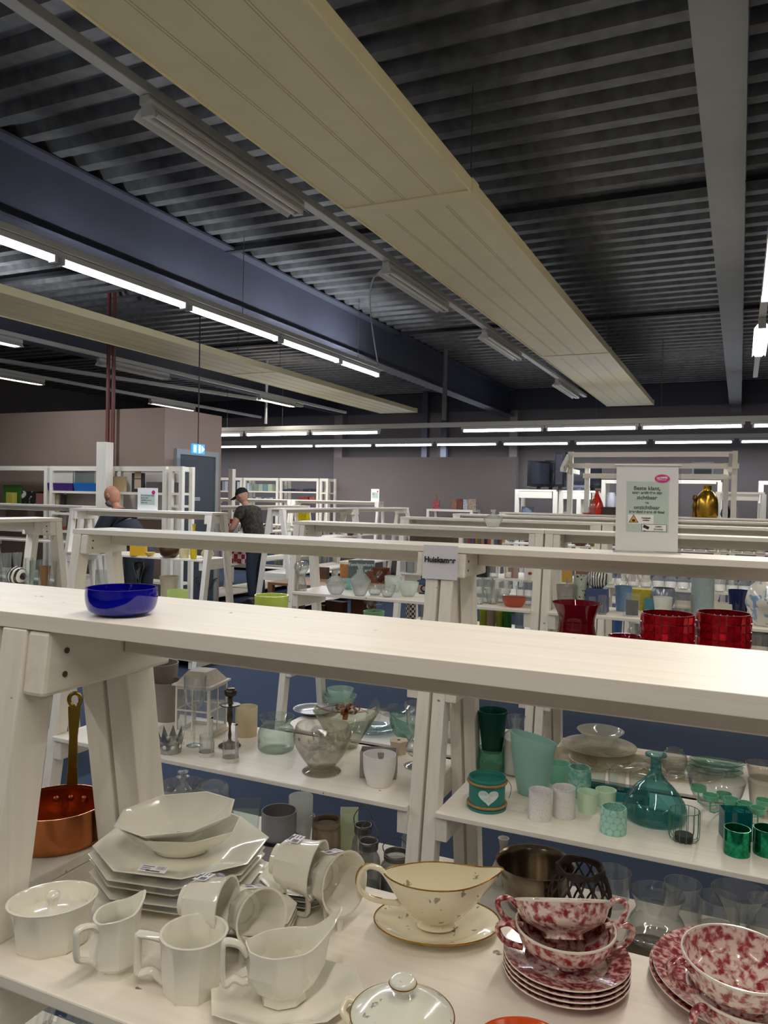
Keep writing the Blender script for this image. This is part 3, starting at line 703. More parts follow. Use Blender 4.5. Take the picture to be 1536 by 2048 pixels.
# 12 red transfer printed ware ------------------------------------------------
REDW = pattern('red_transfer_print', 'ead9cf', 'a03c48', 115, .43, .60, 'noise', detail=9, ink2='78242f')
REDR = pattern('red_transfer_border', 'dcb2a8', '8a2c3a', 130, .36, .54, 'noise', detail=8, ink2='641a28')
WHITEG = mat('white_glaze', 'e9e3d6', .12, coat=.6)
def redsaucer(loc, R, label, group, cat='saucer'):
    r = empty('saucer', loc, 0, label, cat, group)
    octshell('well', [(0, R*.50, R*.50, 0), (.003, R*.56, R*.56, 0), (.0055, R*.66, R*.66, 0)], .003, REDW, r, floor=.0035)
    MB().loft([(.0052, R*.655, R*.655, 0), (.014, R, R, 0), (.0165, R, R, 0), (.0085, R*.655, R*.655, 0)], 56, False, False).build('rim', REDR, r, smooth=40)
    MB().loft([(.0138, R*.985, R*.985, 0), (.0142, R*1.004, R*1.004, 0), (.0158, R*1.004, R*1.004, 0), (.0162, R*.985, R*.985, 0)], 56, False, False).build('edge_line', WHITEG, r, smooth=40)
    return r
def redcup(loc, R, Ht, label, group, rz=0, tilt=0.0, twist=0.0):
    r = empty('soup_cup', loc, label=label, cat='cup', group=group)
    rot = Matrix.Rotation(tilt, 4, Vector((CR.x, CR.y, 0)).normalized()) @ Matrix.Rotation(rz, 4, 'Z'); r.rotation_euler = rot.to_euler()
    prof = curvep([(R*.42, 0), (R*.40, .005), (R*.55, .010), (R*.84, Ht*.45), (R*.95, Ht*.75), (R*1.0, Ht)], 4)
    lathe('bowl', prof, .003, REDW, r, n=56)
    MB().loft([(Ht*.62, R*.915, R*.915, 0), (Ht-.001, R*.965, R*.965, 0)], 56, False, False).build('inner_border', REDR, r, smooth=60)
    MB().tube([(R*.985*math.cos(2*PI*i/56), R*.985*math.sin(2*PI*i/56), Ht) for i in range(56)], .0016, 6, closed=True).build('rim_line', WHITEG, r, smooth=60)
    for s in (-1, 1):
        h = MB().tube(curvep([(s*R*.93, 0, Ht*.80), (s*R*1.12, 0, Ht*1.02), (s*R*1.32, 0, Ht*.98), (s*R*1.36, 0, Ht*.80), (s*R*1.2, 0, Ht*.48), (s*R*.86, 0, Ht*.33)], 5), .0052, 8, flat=.7).build('handle', REDR if s < 0 else REDW, r, smooth=60)
    return r
q = base(1131, 2017, S1, 200); q.y -= .004
R = 124*mpp(q)
for i in range(4):
    redsaucer((q.x, q.y, S1+.0005+.0066*i), R, ['lowest of four red-printed saucers', 'second lowest of four red-printed saucers', 'third of four red-printed saucers', 'top red-printed saucer under the two handled cups'][i], 'red printed saucers in the small stack')
zc = S1+.0005+.0066*3+.0065
yaw = math.atan2(CR.y, CR.x)
redcup((q.x-.002, q.y+.000, zc), .062, .043, 'red-printed two-handled soup cup standing on the small saucer stack', 'red printed soup cups', rz=yaw)
redcup((q.x-.003, q.y+.000, zc+.026), .060, .043, 'red-printed two-handled soup cup tipped back inside the lower one', 'red printed soup cups', rz=yaw, tilt=math.radians(-26))
# right stack
q = onz(1490, 1985, S1); 
redsaucer((q.x, q.y, S1+.0005), .112, 'large red-printed plate at the right picture edge', 'large red printed plates', 'plate')
redsaucer((q.x+.002, q.y, S1+.0072), .110, 'large red-printed plate on top of its twin at the right edge', 'large red printed plates', 'plate')
c1 = onz(1490, 1985, S1+.06)
redcup((c1.x, c1.y, S1+.0135), .061, .050, 'red-printed soup cup at the right edge, lower of the pair', 'red printed soup cups', rz=yaw+.5)
c2 = onz(1478, 1908, S1+.105)
c = redcup((c2.x, c2.y, S1+.053), .061, .050, 'red-printed soup cup at the right edge, upper of the pair, with price sticker', 'red printed soup cups', rz=yaw+.15, tilt=math.radians(3))
# orange tray just entering at the bottom
q = onz(1040, 2090, S1); 
octs = octshell('orange_dish', [(0, .030, .020, 0), (.004, .034, .024, 0), (.014, .044, .030, .0)], .003, mat('orange_glaze', 'd4531c', .2, coat=.5), None, loc=(q.x, q.y-.004, S1+.0005), rz=.5)
tag(octs, 'orange dish just entering at the bottom edge of the picture', 'dish')

# copper saucepan ------------------------------------------------------------
COP = mat('worn_copper', 'ba7448', .24, 1.0, noise=.28, nscale=14, bump=.15)
COPI = mat('copper_inside', 'a4593a', .38, 1.0, noise=.2, nscale=9)
BRASS = mat('dull_brass', '8d7431', .34, 1.0, noise=.2, nscale=30)
q = base(118, 1706, S1, 140); zt = zrow(q.x, q.y, 1605)-S1; R = .082
r = empty('copper_saucepan', (q.x-.006, q.y, S1+.0005), 0, 'copper saucepan with upright brass handle between the rack legs', 'saucepan')
lathe('pan_wall', [(R*.93, 0), (R*.97, .004), (R*.98, .012), (R, zt)], .0022, COP, r, n=72)
MB().loft([(.004, R*.955, R*.955, 0), (zt-.002, R*.972, R*.972, 0)], 72, False, False).build('pan_lining', COPI, r, smooth=60)
g = empty('x', (0, 0, 0)); bpy.data.objects.remove(g)
ax = math.radians(120)
hb = MB(); ctr = Vector((math.cos(ax), math.sin(ax), 0)); sd = Vector((-ctr.y, ctr.x, 0))
def hp(u, w, z, o): p = ctr*(R+.002+o)+sd*w; return (p.x, p.y, z)
zs = [(zt*.45, .011, .0), (zt*.98, .010, .0), (zt+.03, .0085, .001), (zt+.085, .0075, .004), (zt+.125, .0105, .007), (zt+.14, .0115, .009)]
vs = []; fs = []
for z, w, o in zs: vs += [hp(0, -w, z, o), hp(0, w, z, o), hp(0, w, z, o+.004), hp(0, -w, z, o+.004)]
for i in range(len(zs)-1):
    for a, b in ((0, 1), (1, 2), (2, 3), (3, 0)): fs.append((i*4+a, i*4+b, i*4+4+b, i*4+4+a))
fs += [(3, 2, 1, 0), tuple(range(len(vs)-4, len(vs)))]
hd = MB().add(vs, fs).build('handle', BRASS, r, bevel=.001)
c = Vector(hp(0, 0, zt+.152, .012))
MB().tube([c+sd*(.0105*math.cos(t))+Vector((0, 0, .0125*math.sin(t))) for t in [2*PI*i/24 for i in range(24)]], .0038, 8, closed=True).build('hanging_loop', BRASS, hd, smooth=60)
for w in (-.026, 0, .026):
    a = ax+w/R; p = Vector((math.cos(a)*(R-.004), math.sin(a)*(R-.004), zt*.62))
    MB().loft([(0, .006, .006, 0), (.0025, .0045, .0045, 0), (.0035, .001, .001, 0)], 14, mtx=Matrix.Translation(p) @ Vector((-math.cos(a), -math.sin(a), 0)).to_track_quat('Z', 'Y').to_matrix().to_4x4()).build('rivet', COPI, r, smooth=60)

# cobalt bowl on the plank ------------------------------------------------------
q = base(243, 1236, TOP, 96); R = 70*mpp(q); zt = zrow(q.x, q.y, 1181)-TOP
COB = bpy.data.materials.new('cobalt_glass'); COB.use_nodes = True; b = COB.node_tree.nodes['Principled BSDF']
b.inputs['Base Color'].default_value = lin('0a0ab8'); b.inputs['Roughness'].default_value = .06; b.inputs['Transmission Weight'].default_value = .55; b.inputs['Coat Weight'].default_value = .5
o = lathe('glass_bowl', curvep([(R*.55, 0), (R*.72, .002), (R*.90, zt*.22), (R*.98, zt*.52), (R, zt*.85), (R*.985, zt*1.13)], 5), .0028, COB, None, loc=(q.x, q.y, TOP+.0003), n=72)
tag(o, 'cobalt blue glass bowl standing on the nearest plank', 'bowl')
# brown table standing in the cross aisle behind the third row
TBX0, TBX1, TBY0, TBY1 = -4.85, -2.8, 7.5, 8.25
WBR = painted_wood('brown_table_wood', '7a5638', grain=.15, specks=False)
r = empty('display_table', (TBX0, TBY0, 0), 0, 'low brown wooden table with baskets and boxes behind the third-row rack', 'table')
MB().box(0, TBX1-TBX0, 0, TBY1-TBY0, .57, .60).build('table_top', WBR, r, bevel=.002)
MB().box(.05, TBX1-TBX0-.05, .05, TBY1-TBY0-.05, .05, .08).build('lower_shelf', WBR, r, bevel=.002)
for x in (0, TBX1-TBX0-.06):
    for y in (0, TBY1-TBY0-.06): MB().box(x, x+.06, y, y+.06, 0, .57).build('leg', WBR, r)
SUP.append((S2, TBX0, TBX1, TBY0, TBY1, .60)); SUP.append((S3, TBX0+.05, TBX1-.05, TBY0+.05, TBY1-.05, .08))
# ================================================================== glass and ceramics on the second row
G_CLEAR = glass('clear_glass', 'f8fbf9', body=.05, edge=.35, gloss=1.3)
G_GREEN = glass('pale_green_glass', 'e2f0e6', body=.05, edge=.5)
G_SEA = glass('sea_green_glass', 'a9d8c8', body=.12, edge=.5)
G_TEAL = glass('teal_glass', '2f8c8c', body=.10, edge=.55)
G_DTEAL = glass('dark_teal_glass', '1f8088', body=.35, edge=.4)
G_FROST = glass('frosted_glass', 'f2f4ee', rough=.35, body=.6, edge=.2, gloss=.5)
G_FTEAL = glass('frosted_teal_glass', 'c4e8e0', rough=.3, body=.78, edge=.2, gloss=.6)
G_SMOKE = glass('smoked_glass', 'ece6da', body=.08, edge=.5)
G_BLUE = glass('pale_blue_glass', 'bcd9e0', body=.2, edge=.4)
G_RED = glass('ruby_glass', 'c0102a', body=.35, edge=.6)
def vess(name, label, cat, px, pyb, h, wb, pyt, wmax, prof, m, t=.0025, group=None, parent=None, n=36, smooth=45, cs=4, solid=False, rz=0, sx=1, tilt=None, root=False, Y=None):
    """vessel whose foot front is at photo (px,pyb) on level h, mouth centre at row pyt, widest wmax px; prof = (r, z) fractions"""
    if Y: q = ony(px, pyb, Y); h = q.z
    else: q = base(px, pyb, h, wb)
    h = q.z; R = wmax/2*mpp(q); fp = q-away(q)*(wb/2*mpp(q)); sh_ = 0 if Y else prow((fp.x, fp.y, h))-pyb; sh_ = sh_ if abs(sh_) < 6 else 0; Z = max(.02, zrow(q.x, q.y, pyt+sh_)-h)
    pr = [(max(r*R, .0006), z*Z) for r, z in prof]
    if cs: pr = curvep(pr, cs)
    if root:
        r = empty(name, (q.x, q.y, h+.0004), rz, label, cat, group)
        lathe('body', pr, 0 if solid else t, m, r, n=n, smooth=smooth, sx=sx)
        return r, R, Z
    o = lathe(name, pr, 0 if solid else t, m, parent, loc=(q.x, q.y, h+.0004), n=n, smooth=smooth, sx=sx, rz=rz)
    if tilt: o.rotation_euler = tilt
    return tag(o, label, cat, group)
def boxy(name, label, cat, px, pyb, h, wpx, pyt, dfrac, m, rz=0.0, group=None, t=0, taper=1.0, bevel=.002, Y=None, onh=None):
    """rectangular vessel or box; px,pyb = centre of its front foot"""
    if Y: p = ony(px, pyb, Y); h = onh or p.z
    else: p = onz(px, pyb, h)
    w = wpx*mpp(p)/2; d = w*dfrac; q = p+away(p)*d; q.z = h
    if not Y: q = rest(q, max(w, d)*.5)
    h = q.z; Z = max(.012, zrow(q.x, q.y, pyt)-h)
    mb = MB(); u = taper
    if t:
        ring = lambda s, z, f: [(-w*f+s, -d*f+s, z), (w*f-s, -d*f+s, z), (w*f-s, d*f-s, z), (-w*f+s, d*f-s, z)]
        vs = ring(0, 0, u)+ring(0, Z, 1)+ring(t, Z, 1)+ring(t, t, u); fs = [(3, 2, 1, 0)]
        for j in range(3):
            for i in range(4): fs.append((j*4+i, j*4+(i+1) % 4, j*4+4+(i+1) % 4, j*4+4+i))
        fs.append((12, 13, 14, 15)); mb.add(vs, fs)
    else: mb.hexa([(-w*u, -d*u, 0), (w*u, -d*u, 0), (w*u, d*u, 0), (-w*u, d*u, 0)], [(-w, -d, Z), (w, -d, Z), (w, d, Z), (-w, d, Z)])
    o = mb.build(name, m, loc=(q.x, q.y, h+.0004), bevel=bevel); o.rotation_euler.z = rz
    return tag(o, label, cat, group)
CYL = [(.96, 0), (1, .03), (1, 1)]
TAP = [(.74, 0), (.78, .03), (1, 1)]
POT = [(.6, 0), (.75, .04), (.93, .35), (1, .7), (1, 1)]
BOWL = [(.4, 0), (.55, .05), (.85, .5), (1, 1)]
JAR = [(.9, 0), (1, .06), (1, .62), (.82, .76), (.72, .82), (.78, .92), (.9, 1)]
# ---- left unit, middle shelf
TAUPE = mat('taupe_ceramic', '8c817b', .5); TAUPE2 = mat('grey_taupe_ceramic', '99938e', .45)
vess('planter', 'tall taupe tapered planter standing left of the white lantern', 'planter', 335, 1448, S2, 60, 1362, 66, [(.62, 0), (.68, .03), (.92, .65), (.96, .7), (1, 1)], TAUPE, t=.004, group='taupe planters')
vess('planter', 'taupe planter behind the other one, its rim just under the nearest plank', 'planter', 316, 1405, S2, 50, 1325, 78, TAP, TAUPE, t=.004, group='taupe planters')
vess('vase', 'small pale vase showing right beside the white rack leg', 'vase', 306, 1432, S2, 20, 1384, 26, [(.7, 0), (.8, .5), (.7, .8), (1, 1)], mat('bone_ceramic', 'ded8c6', .4))
# crown candle holder
r, R, Z = vess('crown_candle_holder', 'silver crown-shaped candle holder at the left shelf edge', 'candle holder', 341, 1511, S2, 46, 1462, 50, [(.86, 0), (.9, .4), (1, .62)], mat('silvered_tin', 'a9a9a6', .3, .85, noise=.25, nscale=60), t=.0015, root=True)
cr = MB()
for i in range(9):
    a = 2*PI*i/9; w = .30; f = lambda aa, rr, z: (R*rr*math.cos(aa), R*rr*math.sin(aa), z)
    cr.add([f(a-w, 1, Z*.60), f(a+w, 1, Z*.60), f(a, 1.12, Z*1.12), f(a-w, .96, Z*.60), f(a+w, .96, Z*.60), f(a, 1.08, Z*1.12)], [(0, 1, 2), (5, 4, 3), (0, 2, 5, 3), (1, 4, 5, 2)])
cr.build('crown_points', MATS['silvered_tin'], r)
for i in range(9):
    a = 2*PI*i/9; p = Vector((R*.95*math.cos(a), R*.95*math.sin(a), Z*.36)); d = Vector((math.cos(a), math.sin(a), 0))
    MB().loft([(0, R*.17, R*.17, 0), (R*.08, R*.10, R*.10, 0), (R*.1, .0008, .0008, 0)], 10, mtx=Matrix.Translation(p) @ d.to_track_quat('Z', 'Y').to_matrix().to_4x4()).build('glass_gem', mat('gem', 'e8e8e6', .08, .4), r, smooth=60)
# white lantern house
def lantern():
    f1 = onz(402, 1476, S2); q = f1+away(f1)*.08; W_, D_ = .082, .082
    zt = zrow(q.x, q.y, 1362)-S2
    r = empty('lantern', (q.x, q.y, S2+.0004), math.radians(8), 'white wooden house-shaped lantern with paned windows on the middle shelf', 'lantern')
    w = W_; b = .009; m = mat('lantern_white', 'e4dfd2', .5, noise=.05, nscale=60)
    MB().box(-w-.008, w+.008, -w-.008, w+.008, 0, .012).build('base', m, r, bevel=.001)
    MB().box(-w-.012, w+.012, -w-.012, w+.012, zt-.008, zt).build('eaves', m, r, bevel=.001)
    for sx in (-1, 1):
        for sy in (-1, 1):
            MB().box(sx*w-b*(sx > 0), sx*w+b*(sx < 0), sy*w-b*(sy > 0), sy*w+b*(sy < 0), .012, zt-.008).build('corner_post', m, r)
    for k in range(4):
        g = MB(); mt = Matrix.Rotation(k*PI/2, 4, 'Z')
        g.box(-w+b, w-b, w-.006, w-.001, .012, .026, mt).box(-w+b, w-b, w-.006, w-.001, zt-.022, zt-.008, mt)
        g.box(-.003, .003, w-.006, w-.001, .012, zt-.008, mt)
        for fz in (.5,): g.box(-w+b, w-b, w-.006, w-.001, zt*fz-.003, zt*fz+.003, mt)
        s = g.build('window_frame', m, r)
        MB().box(-w+b, w-b, w-.004, w-.003, .02, zt-.02, mt).build('pane', G_CLEAR, s)
    rf = MB().hexa([(-w, -w, zt), (w, -w, zt), (w, w, zt), (-w, w, zt)], [(-w*.55, -w*.55, zt+.05), (w*.55, -w*.55, zt+.05), (w*.55, w*.55, zt+.05), (-w*.55, w*.55, zt+.05)]).build('roof', mat('lantern_roof', 'cfc6b6', .5, noise=.08, nscale=40), r)
    return r
lantern()
# wine glass
GOB = [(.72, 0), (.66, .008), (.16, .025), (.09, .06), (.09, .46), (.28, .52), (.78, .62), (.96, .82), (1, 1)]
vess('wine_glass', 'tall thin-stemmed wine glass in front of the white lantern', 'glass', 388, 1497, S2, 38, 1352, 44, GOB, G_CLEAR, t=.001)
def candle_cup(px, pyb, pyt, w, label):
    r, R, Z = vess('candle_cup', label, 'candle holder', px, pyb, S2, w, pyt, w, CYL, G_CLEAR, t=.0015, root=True, group='glass candle cups with handles')
    MB().loft([(0, R*1.04, R*1.04, 0), (Z*.20, R*1.04, R*1.04, 0)], 28, False, False).build('metal_band', mat('white_metal', 'd5d2ca', .35, .3), r, smooth=60)
    MB().box(R*.72, R*.9, -.004, .004, .002, Z*1.9).box(R*.5, R*.9, -.004, .004, Z*1.84, Z*1.9).build('strap_handle', MATS['white_metal'], r)
candle_cup(413, 1516, 1470, 30, 'glass candle cup with white upright handle, left of the bronze candlestick')
candle_cup(461, 1527, 1482, 32, 'glass candle cup with white upright handle, in front of the bronze candlestick')
vess('candlestick', 'slender bronze candlestick before the frosted cylinder', 'candlestick', 459, 1499, S2, 40, 1376, 44, [(1, 0), (.95, .03), (.3, .08), (.14, .13), (.16, .2), (.1, .3), (.14, .38), (.3, .48), (.22, .58), (.3, .66), (.85, .70), (.9, .72), (.25, .74), (.25, .85), (.55, .88), (.55, .97), (.3, 1)], mat('aged_bronze', '5c5048', .3, .8), solid=True, cs=3)
vess('candle_cylinder', 'cream frosted glass cylinder behind the bronze candlestick', 'candle holder', 492, 1476, S2, 42, 1413, 44, CYL, glass('cream_frosted', 'f0e6cc', rough=.4, body=.75, edge=.2, gloss=.4))
vess('glass_jar', 'clear jar with flared lip between lantern and ribboned amphora', 'jar', 552, 1510, S2, 66, 1432, 74, [(.85, 0), (.97, .06), (1, .2), (1, .5), (.9, .66), (.74, .74), (.74, .80), (.95, 1)], G_GREEN)
# footed vase full of film
r, R, Z = vess('footed_vase', 'large clear footed glass vase filled with crumpled clear film', 'vase', 643, 1556, S2, 74, 1449, 116, [(.66, 0), (.66, .03), (.4, .09), (.5, .16), (.8, .42), (1, .7), (.96, .9), (.9, 1)], G_SMOKE, root=True)
def crumple(name, parent, R, z0, z1, m, n=26, seed=3, amp=.28):
    rnd = random.Random(seed); mb = MB()
    for i in range(n):
        c = Vector((rnd.uniform(-.6, .6)*R, rnd.uniform(-.6, .6)*R, rnd.uniform(z0, z1)))
        k = R*rnd.uniform(.25, .55); vs = []
        nn = Vector((rnd.uniform(-1, 1), rnd.uniform(-1, 1), rnd.uniform(-1, 1))).normalized(); u = nn.orthogonal().normalized(); v = nn.cross(u)
        for a in range(6): vs.append(c+(u*math.cos(a*PI/3)+v*math.sin(a*PI/3))*k*rnd.uniform(.5, 1)+nn*k*rnd.uniform(-.4, .4))
        vs.append(c+nn*k*rnd.uniform(.1, .4)); mb.add(vs, [(a, (a+1) % 6, 6) for a in range(6)])
    return tag(mb.build(name, m, parent), kind='stuff')
FILM = glass('clear_film', 'eef2ee', rough=.08, body=.04, edge=.35, gloss=2.2)
crumple('crumpled_film', r, R*.85, Z*.3, Z*.95, FILM, 34)
sticker(r, (-R*.45, -R*.80, Z*.78), (math.radians(90), 0, math.radians(-28)), .018, .014, 4)
# ribboned amphora
q = onz(682, 1500, S2); q.z = S2
r = empty('glass_basket', (q.x, q.y+.04, S2+.0004), math.radians(24), 'pale green glass basket vase tied with a brown ribbon', 'basket vase')
def fnb(a, j, x, y, z): return x, y, z+(abs(math.cos(a))**3)*.035*min(1, j/5)
octshell('body', [(0, .05, .04, 0), (.01, .055, .045, 0), (.05, .085, .06, 0), (.10, .12, .08, 0), (.125, .14, .09, 0), (.135, .134, .086, 0)], .003, glass('basket_glass', 'e6e8d0', body=.10, edge=.5), r, fn=fnb)
RIB = mat('brown_ribbon', '8a5a34', .45, noise=.2, nscale=60)
for (ax, ay) in ((1, 0), (0, 1)):
    pts = [(ax*t*.125, ay*t*.09, .142+.03*(abs(t)**3 if ax else 0)+.006*(1-t*t)) for t in [i/8-1 for i in range(17)]]
    MB().tube(pts, .011, 6, flat=.15).build('ribbon_band', RIB, r, smooth=60)
for k in range(6):
    a = k*PI/3+.3; c, s_ = math.cos(a), math.sin(a)
    MB().tube(curvep([(0, 0, .150), (.030*c, .030*s_, .175), (.058*c, .058*s_, .168), (.050*c, .050*s_, .150), (.004*c, .004*s_, .150)], 5), .008, 6, flat=.15).build('bow_loop', RIB, r, smooth=60)
for k in range(9):
    a = k*.7; L_ = .05+.02*(k % 3)
    MB().tube(curvep([(0, 0, .155), (L_*math.cos(a)*.6, L_*math.sin(a)*.6, .180), (L_*1.4*math.cos(a), L_*1.4*math.sin(a), .168)], 5), .0012, 5).build('ribbon_tail', RIB, r)
# leaf-shaped glass
q = rest(onz(742, 1468, S3), .04)
tag(MB().loft([(0, .03, .02, 0), (.06, .045, .02, 0), (.14, .052, .018, 0), (.20, .028, .010, 0), (.23, .003, .003, 0)], 20, fn=lambda a, j, x, y, z: (x+.008*j, y, z)).build('glass_leaf', G_CLEAR, loc=(q.x, q.y, S3+.0004), smooth=60), 'clear glass leaf-shaped piece rising behind the ribboned basket', 'glass ornament')
# back of that shelf: bowls and plates
CELA = glass('celadon_glass', 'd0e6d8', rough=.15, body=.5, edge=.35)
vess('glass_bowl', 'celadon glass bowl, lower of two stacked behind the basket', 'bowl', 680, 1412, S3, 40, 1390, 66, BOWL, CELA, group='stacked celadon bowls')
cb = COL.objects[-1]; c2_ = lathe('glass_bowl', curvep([(.05, 0), (.06, .005), (.085, .05), (.095, .085)], 4), .003, CELA, None, loc=(cb.location.x, cb.location.y, S3+.045)); tag(c2_, 'celadon glass bowl nested on top of its twin behind the basket', 'bowl', 'stacked celadon bowls')
def gplate(px, py, h, wpx, label, m, tilt=None, group=None, name='glass_plate', rim=.02, flat=1.0, cat='plate'):
    q = rest(onz(px, py, h), .05); h = q.z; R = wpx/2*mpp(q)
    o = octshell(name, [(0, R*.5, R*.5*flat, 0), (.004, R*.6, R*.6*flat, 0), (rim*.6, R*.85, R*.85*flat, 0), (rim, R, R*flat, 0)], .003, m, None, loc=(q.x, q.y, h+.0004), floor=.004)
    if tilt: o.rotation_euler = tilt
    return tag(o, label, cat, group)
gplate(628, 1424, S3, 84, 'silver-grey shallow dish behind the flared jar', mat('silver_grey_glaze', 'a7a9a6', .2, .4), rim=.03)
gplate(742, 1462, S3, 100, 'pale turquoise ribbed glass plate behind the white pot', G_BLUE)
gplate(790, 1404, S3, 84, 'clear shallow glass bowl at the back of the shelf', G_CLEAR, rim=.04, cat='bowl')
o = vess('glass_bowl', 'sea-green seeded glass bowl left of the rack legs', 'bowl', 812, 1484, S3, 50, 1436, 92, BOWL, G_SEA); o.rotation_euler = (math.radians(-8), math.radians(12), 0)
# beige hexagon box, pot, grey box, goblet
q = base(797, 1512, S2, 34); r_ = 20*mpp(q); Z = zrow(q.x, q.y, 1480)-S2
hx = empty('hexagon_holder', (q.x, q.y, S2+.0004), 0, 'small beige six-sided wooden holder with a hole in its top', 'candle holder')
MB().loft([(0, r_*.8, r_*.8, 0), (Z, r_, r_, 0)], 6).build('body', mat('pale_beech', 'c9b9a2', .6, noise=.06, nscale=50), hx)
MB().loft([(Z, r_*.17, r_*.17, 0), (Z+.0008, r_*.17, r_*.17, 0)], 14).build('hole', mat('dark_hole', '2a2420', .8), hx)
vess('flower_pot', 'plain white round flower pot in the middle of the shelf', 'pot', 758, 1578, S2, 48, 1508, 66, [(.62, 0), (.72, .03), (.93, .4), (1, .75), (1, 1)], mat('white_ceramic', 'e6e4e0', .3), t=.003)
boxy('square_dish', 'taupe square dish standing behind the white pot', 'dish', 757, 1558, S2, 74, 1499, .5, TAUPE2, rz=.35, t=.004)
vess('goblet', 'heavy clear goblet beside the rack legs', 'glass', 834, 1540, S2, 44, 1406, 56, [(.95, 0), (.9, .02), (.3, .08), (.25, .14), (.7, .2), (.85, .32), (.5, .46), (.45, .52), (.8, .66), (.9, .85), (1, 1)], G_CLEAR, t=.002)
# ---- right unit, middle shelf
vess('glass_vase', 'clear tumbler seen between the rack legs', 'vase', 908, 1488, S3, 34, 1418, 40, CYL, G_CLEAR)
vess('glass_jar', 'green glass jar with dotted collar under the dark green cup', 'jar', 983, 1545, S2, 50, 1493, 58, [(.9, 0), (1, .1), (1, .5), (.85, .62), (.9, .8), (.92, 1)], glass('green_jar_glass', '86c8a8', body=.35, edge=.4))
q = base(983, 1540, S2, 50); zj = zrow(q.x, q.y, 1503); R = 31*mpp(q); Zc = zrow(q.x, q.y, 1420)-zj
tag(lathe('glass_cup', [(R*.60, 0), (R*.64, .004), (R*.84, Zc*.6), (R*.93, Zc*.92), (R, Zc)], .003, glass('dark_green_frosted', '0d5c50', rough=.3, body=.85, edge=.2, gloss=.6), None, loc=(q.x, q.y, zj)), 'tall dark green frosted cup stacked on the green jar', 'cup')
r, R, Z = vess('clear_carafe', 'clear glass carafe half full of white sand behind the dark green cup', 'carafe', 1030, 1545, S2, 44, 1432, 50, [(.9, 0), (1, .05), (1, .62), (.6, .74), (.5, .8), (.75, 1)], G_CLEAR, root=True)
MB().loft([(.004, R*.9, R*.9, 0), (Z*.6, R*.9, R*.9, 0)], 28).build('white_filling', mat('white_sand', 'dddcd4', .8), r, smooth=60)
# teal lantern with heart and rope
r, R, Z = vess('heart_lantern', 'teal glass lantern with pale heart and rope rings at the shelf front', 'lantern', 973, 1628, S2, 74, 1552, 76, [(1.02, 0), (1.02, .08), (.95, .14), (.95, .86), (.98, .92), (.98, 1)], glass('teal_frosted', '52b4a8', rough=.3, body=.75, edge=.3, gloss=.7), root=True, t=.003)
ROPE = mat('jute_rope', 'a3794c', .8, noise=.25, nscale=300, bump=.6)
for zf in (.16, .86): MB().tube([(R*1.0*math.cos(2*PI*i/40), R*1.0*math.sin(2*PI*i/40), Z*zf) for i in range(40)], .0045, 8, closed=True).build('rope_ring', ROPE, r, smooth=60)
am = math.atan2(-CF.y, -CF.x)-.05-0.0
hv = []; hN = 40
for i in range(hN):
    t = 2*PI*i/hN; hx_ = .9*(math.sin(t)**3); hy_ = (13*math.cos(t)-5*math.cos(2*t)-2*math.cos(3*t)-math.cos(4*t))/16
    a = am+hx_*.62; hv.append((R*.985*math.cos(a), R*.985*math.sin(a), Z*(.53+.27*hy_)))
a = am; hv.append((R*.985*math.cos(a), R*.985*math.sin(a), Z*.55))
MB().add(hv, [(i, (i+1) % hN, hN) for i in range(hN)]).build('heart', mat('whitewashed_heart', 'c9dcd8', .6, noise=.12, nscale=90), r)
hb_ = [(R*1.0*math.cos(am+s), R*1.0*math.sin(am+s), Z*.84) for s in (1.45,)]
MB().tube(curvep([(R*math.cos(am+1.5), R*math.sin(am+1.5), Z*.95), (R*1.25*math.cos(am+1.5), R*1.25*math.sin(am+1.5), Z*.7), (R*1.15*math.cos(am+1.4), R*1.15*math.sin(am+1.4), Z*.35)], 6), .0011, 5).build('wire_handle', mat('steel_wire'), r)
# slanted frosted teal vase
def fns(a, j, x, y, z):
    w = [0, 0, .0, .35, 1][min(j, 4)]; return x*(1+0*w), y, z-w*.022*(1+math.cos(a))
q = base(1064, 1597, S2, 60); R = 47*mpp(q); Z = zrow(q.x, q.y, 1468)-S2
o = octshell('slanted_vase', [(0, R*.58, R*.5, 0), (.004, R*.62, R*.54, 0), (Z*.5, R*.84, R*.6, 0), (Z*.85, R*.95, R*.64, 0), (Z*1.05, R, R*.66, 0)], .004, G_FTEAL, None, loc=(q.x, q.y, S2+.0004), fn=fns, rz=math.atan2(CRH.y, CRH.x))
tag(o, 'tall frosted aqua vase with slanting mouth', 'vase')
vess('tumbler', 'small frosted aqua tumbler half hidden behind the slanted vase', 'tumbler', 1117, 1572, S2, 34, 1526, 44, TAP, glass('aqua_tumbler', 'aadcca', rough=.3, body=.8, edge=.2, gloss=.5))
vess('crackle_cup', 'round aqua crackle cup with white lining before the glass-cup tray', 'cup', 1158, 1598, S2, 38, 1534, 46, [(.7, 0), (.9, .08), (1, .4), (.98, .8), (.92, 1)], pattern('aqua_crackle', '6fb5a6', 'a3cdbf', 70, .45, .55, 'noise', rough=.4), t=.003)
PUNCH = pattern('punched_white_tin', 'a9a3a2', 'e4e1de', 190, .16, .22, 'voronoi', rough=.5, coat=0)
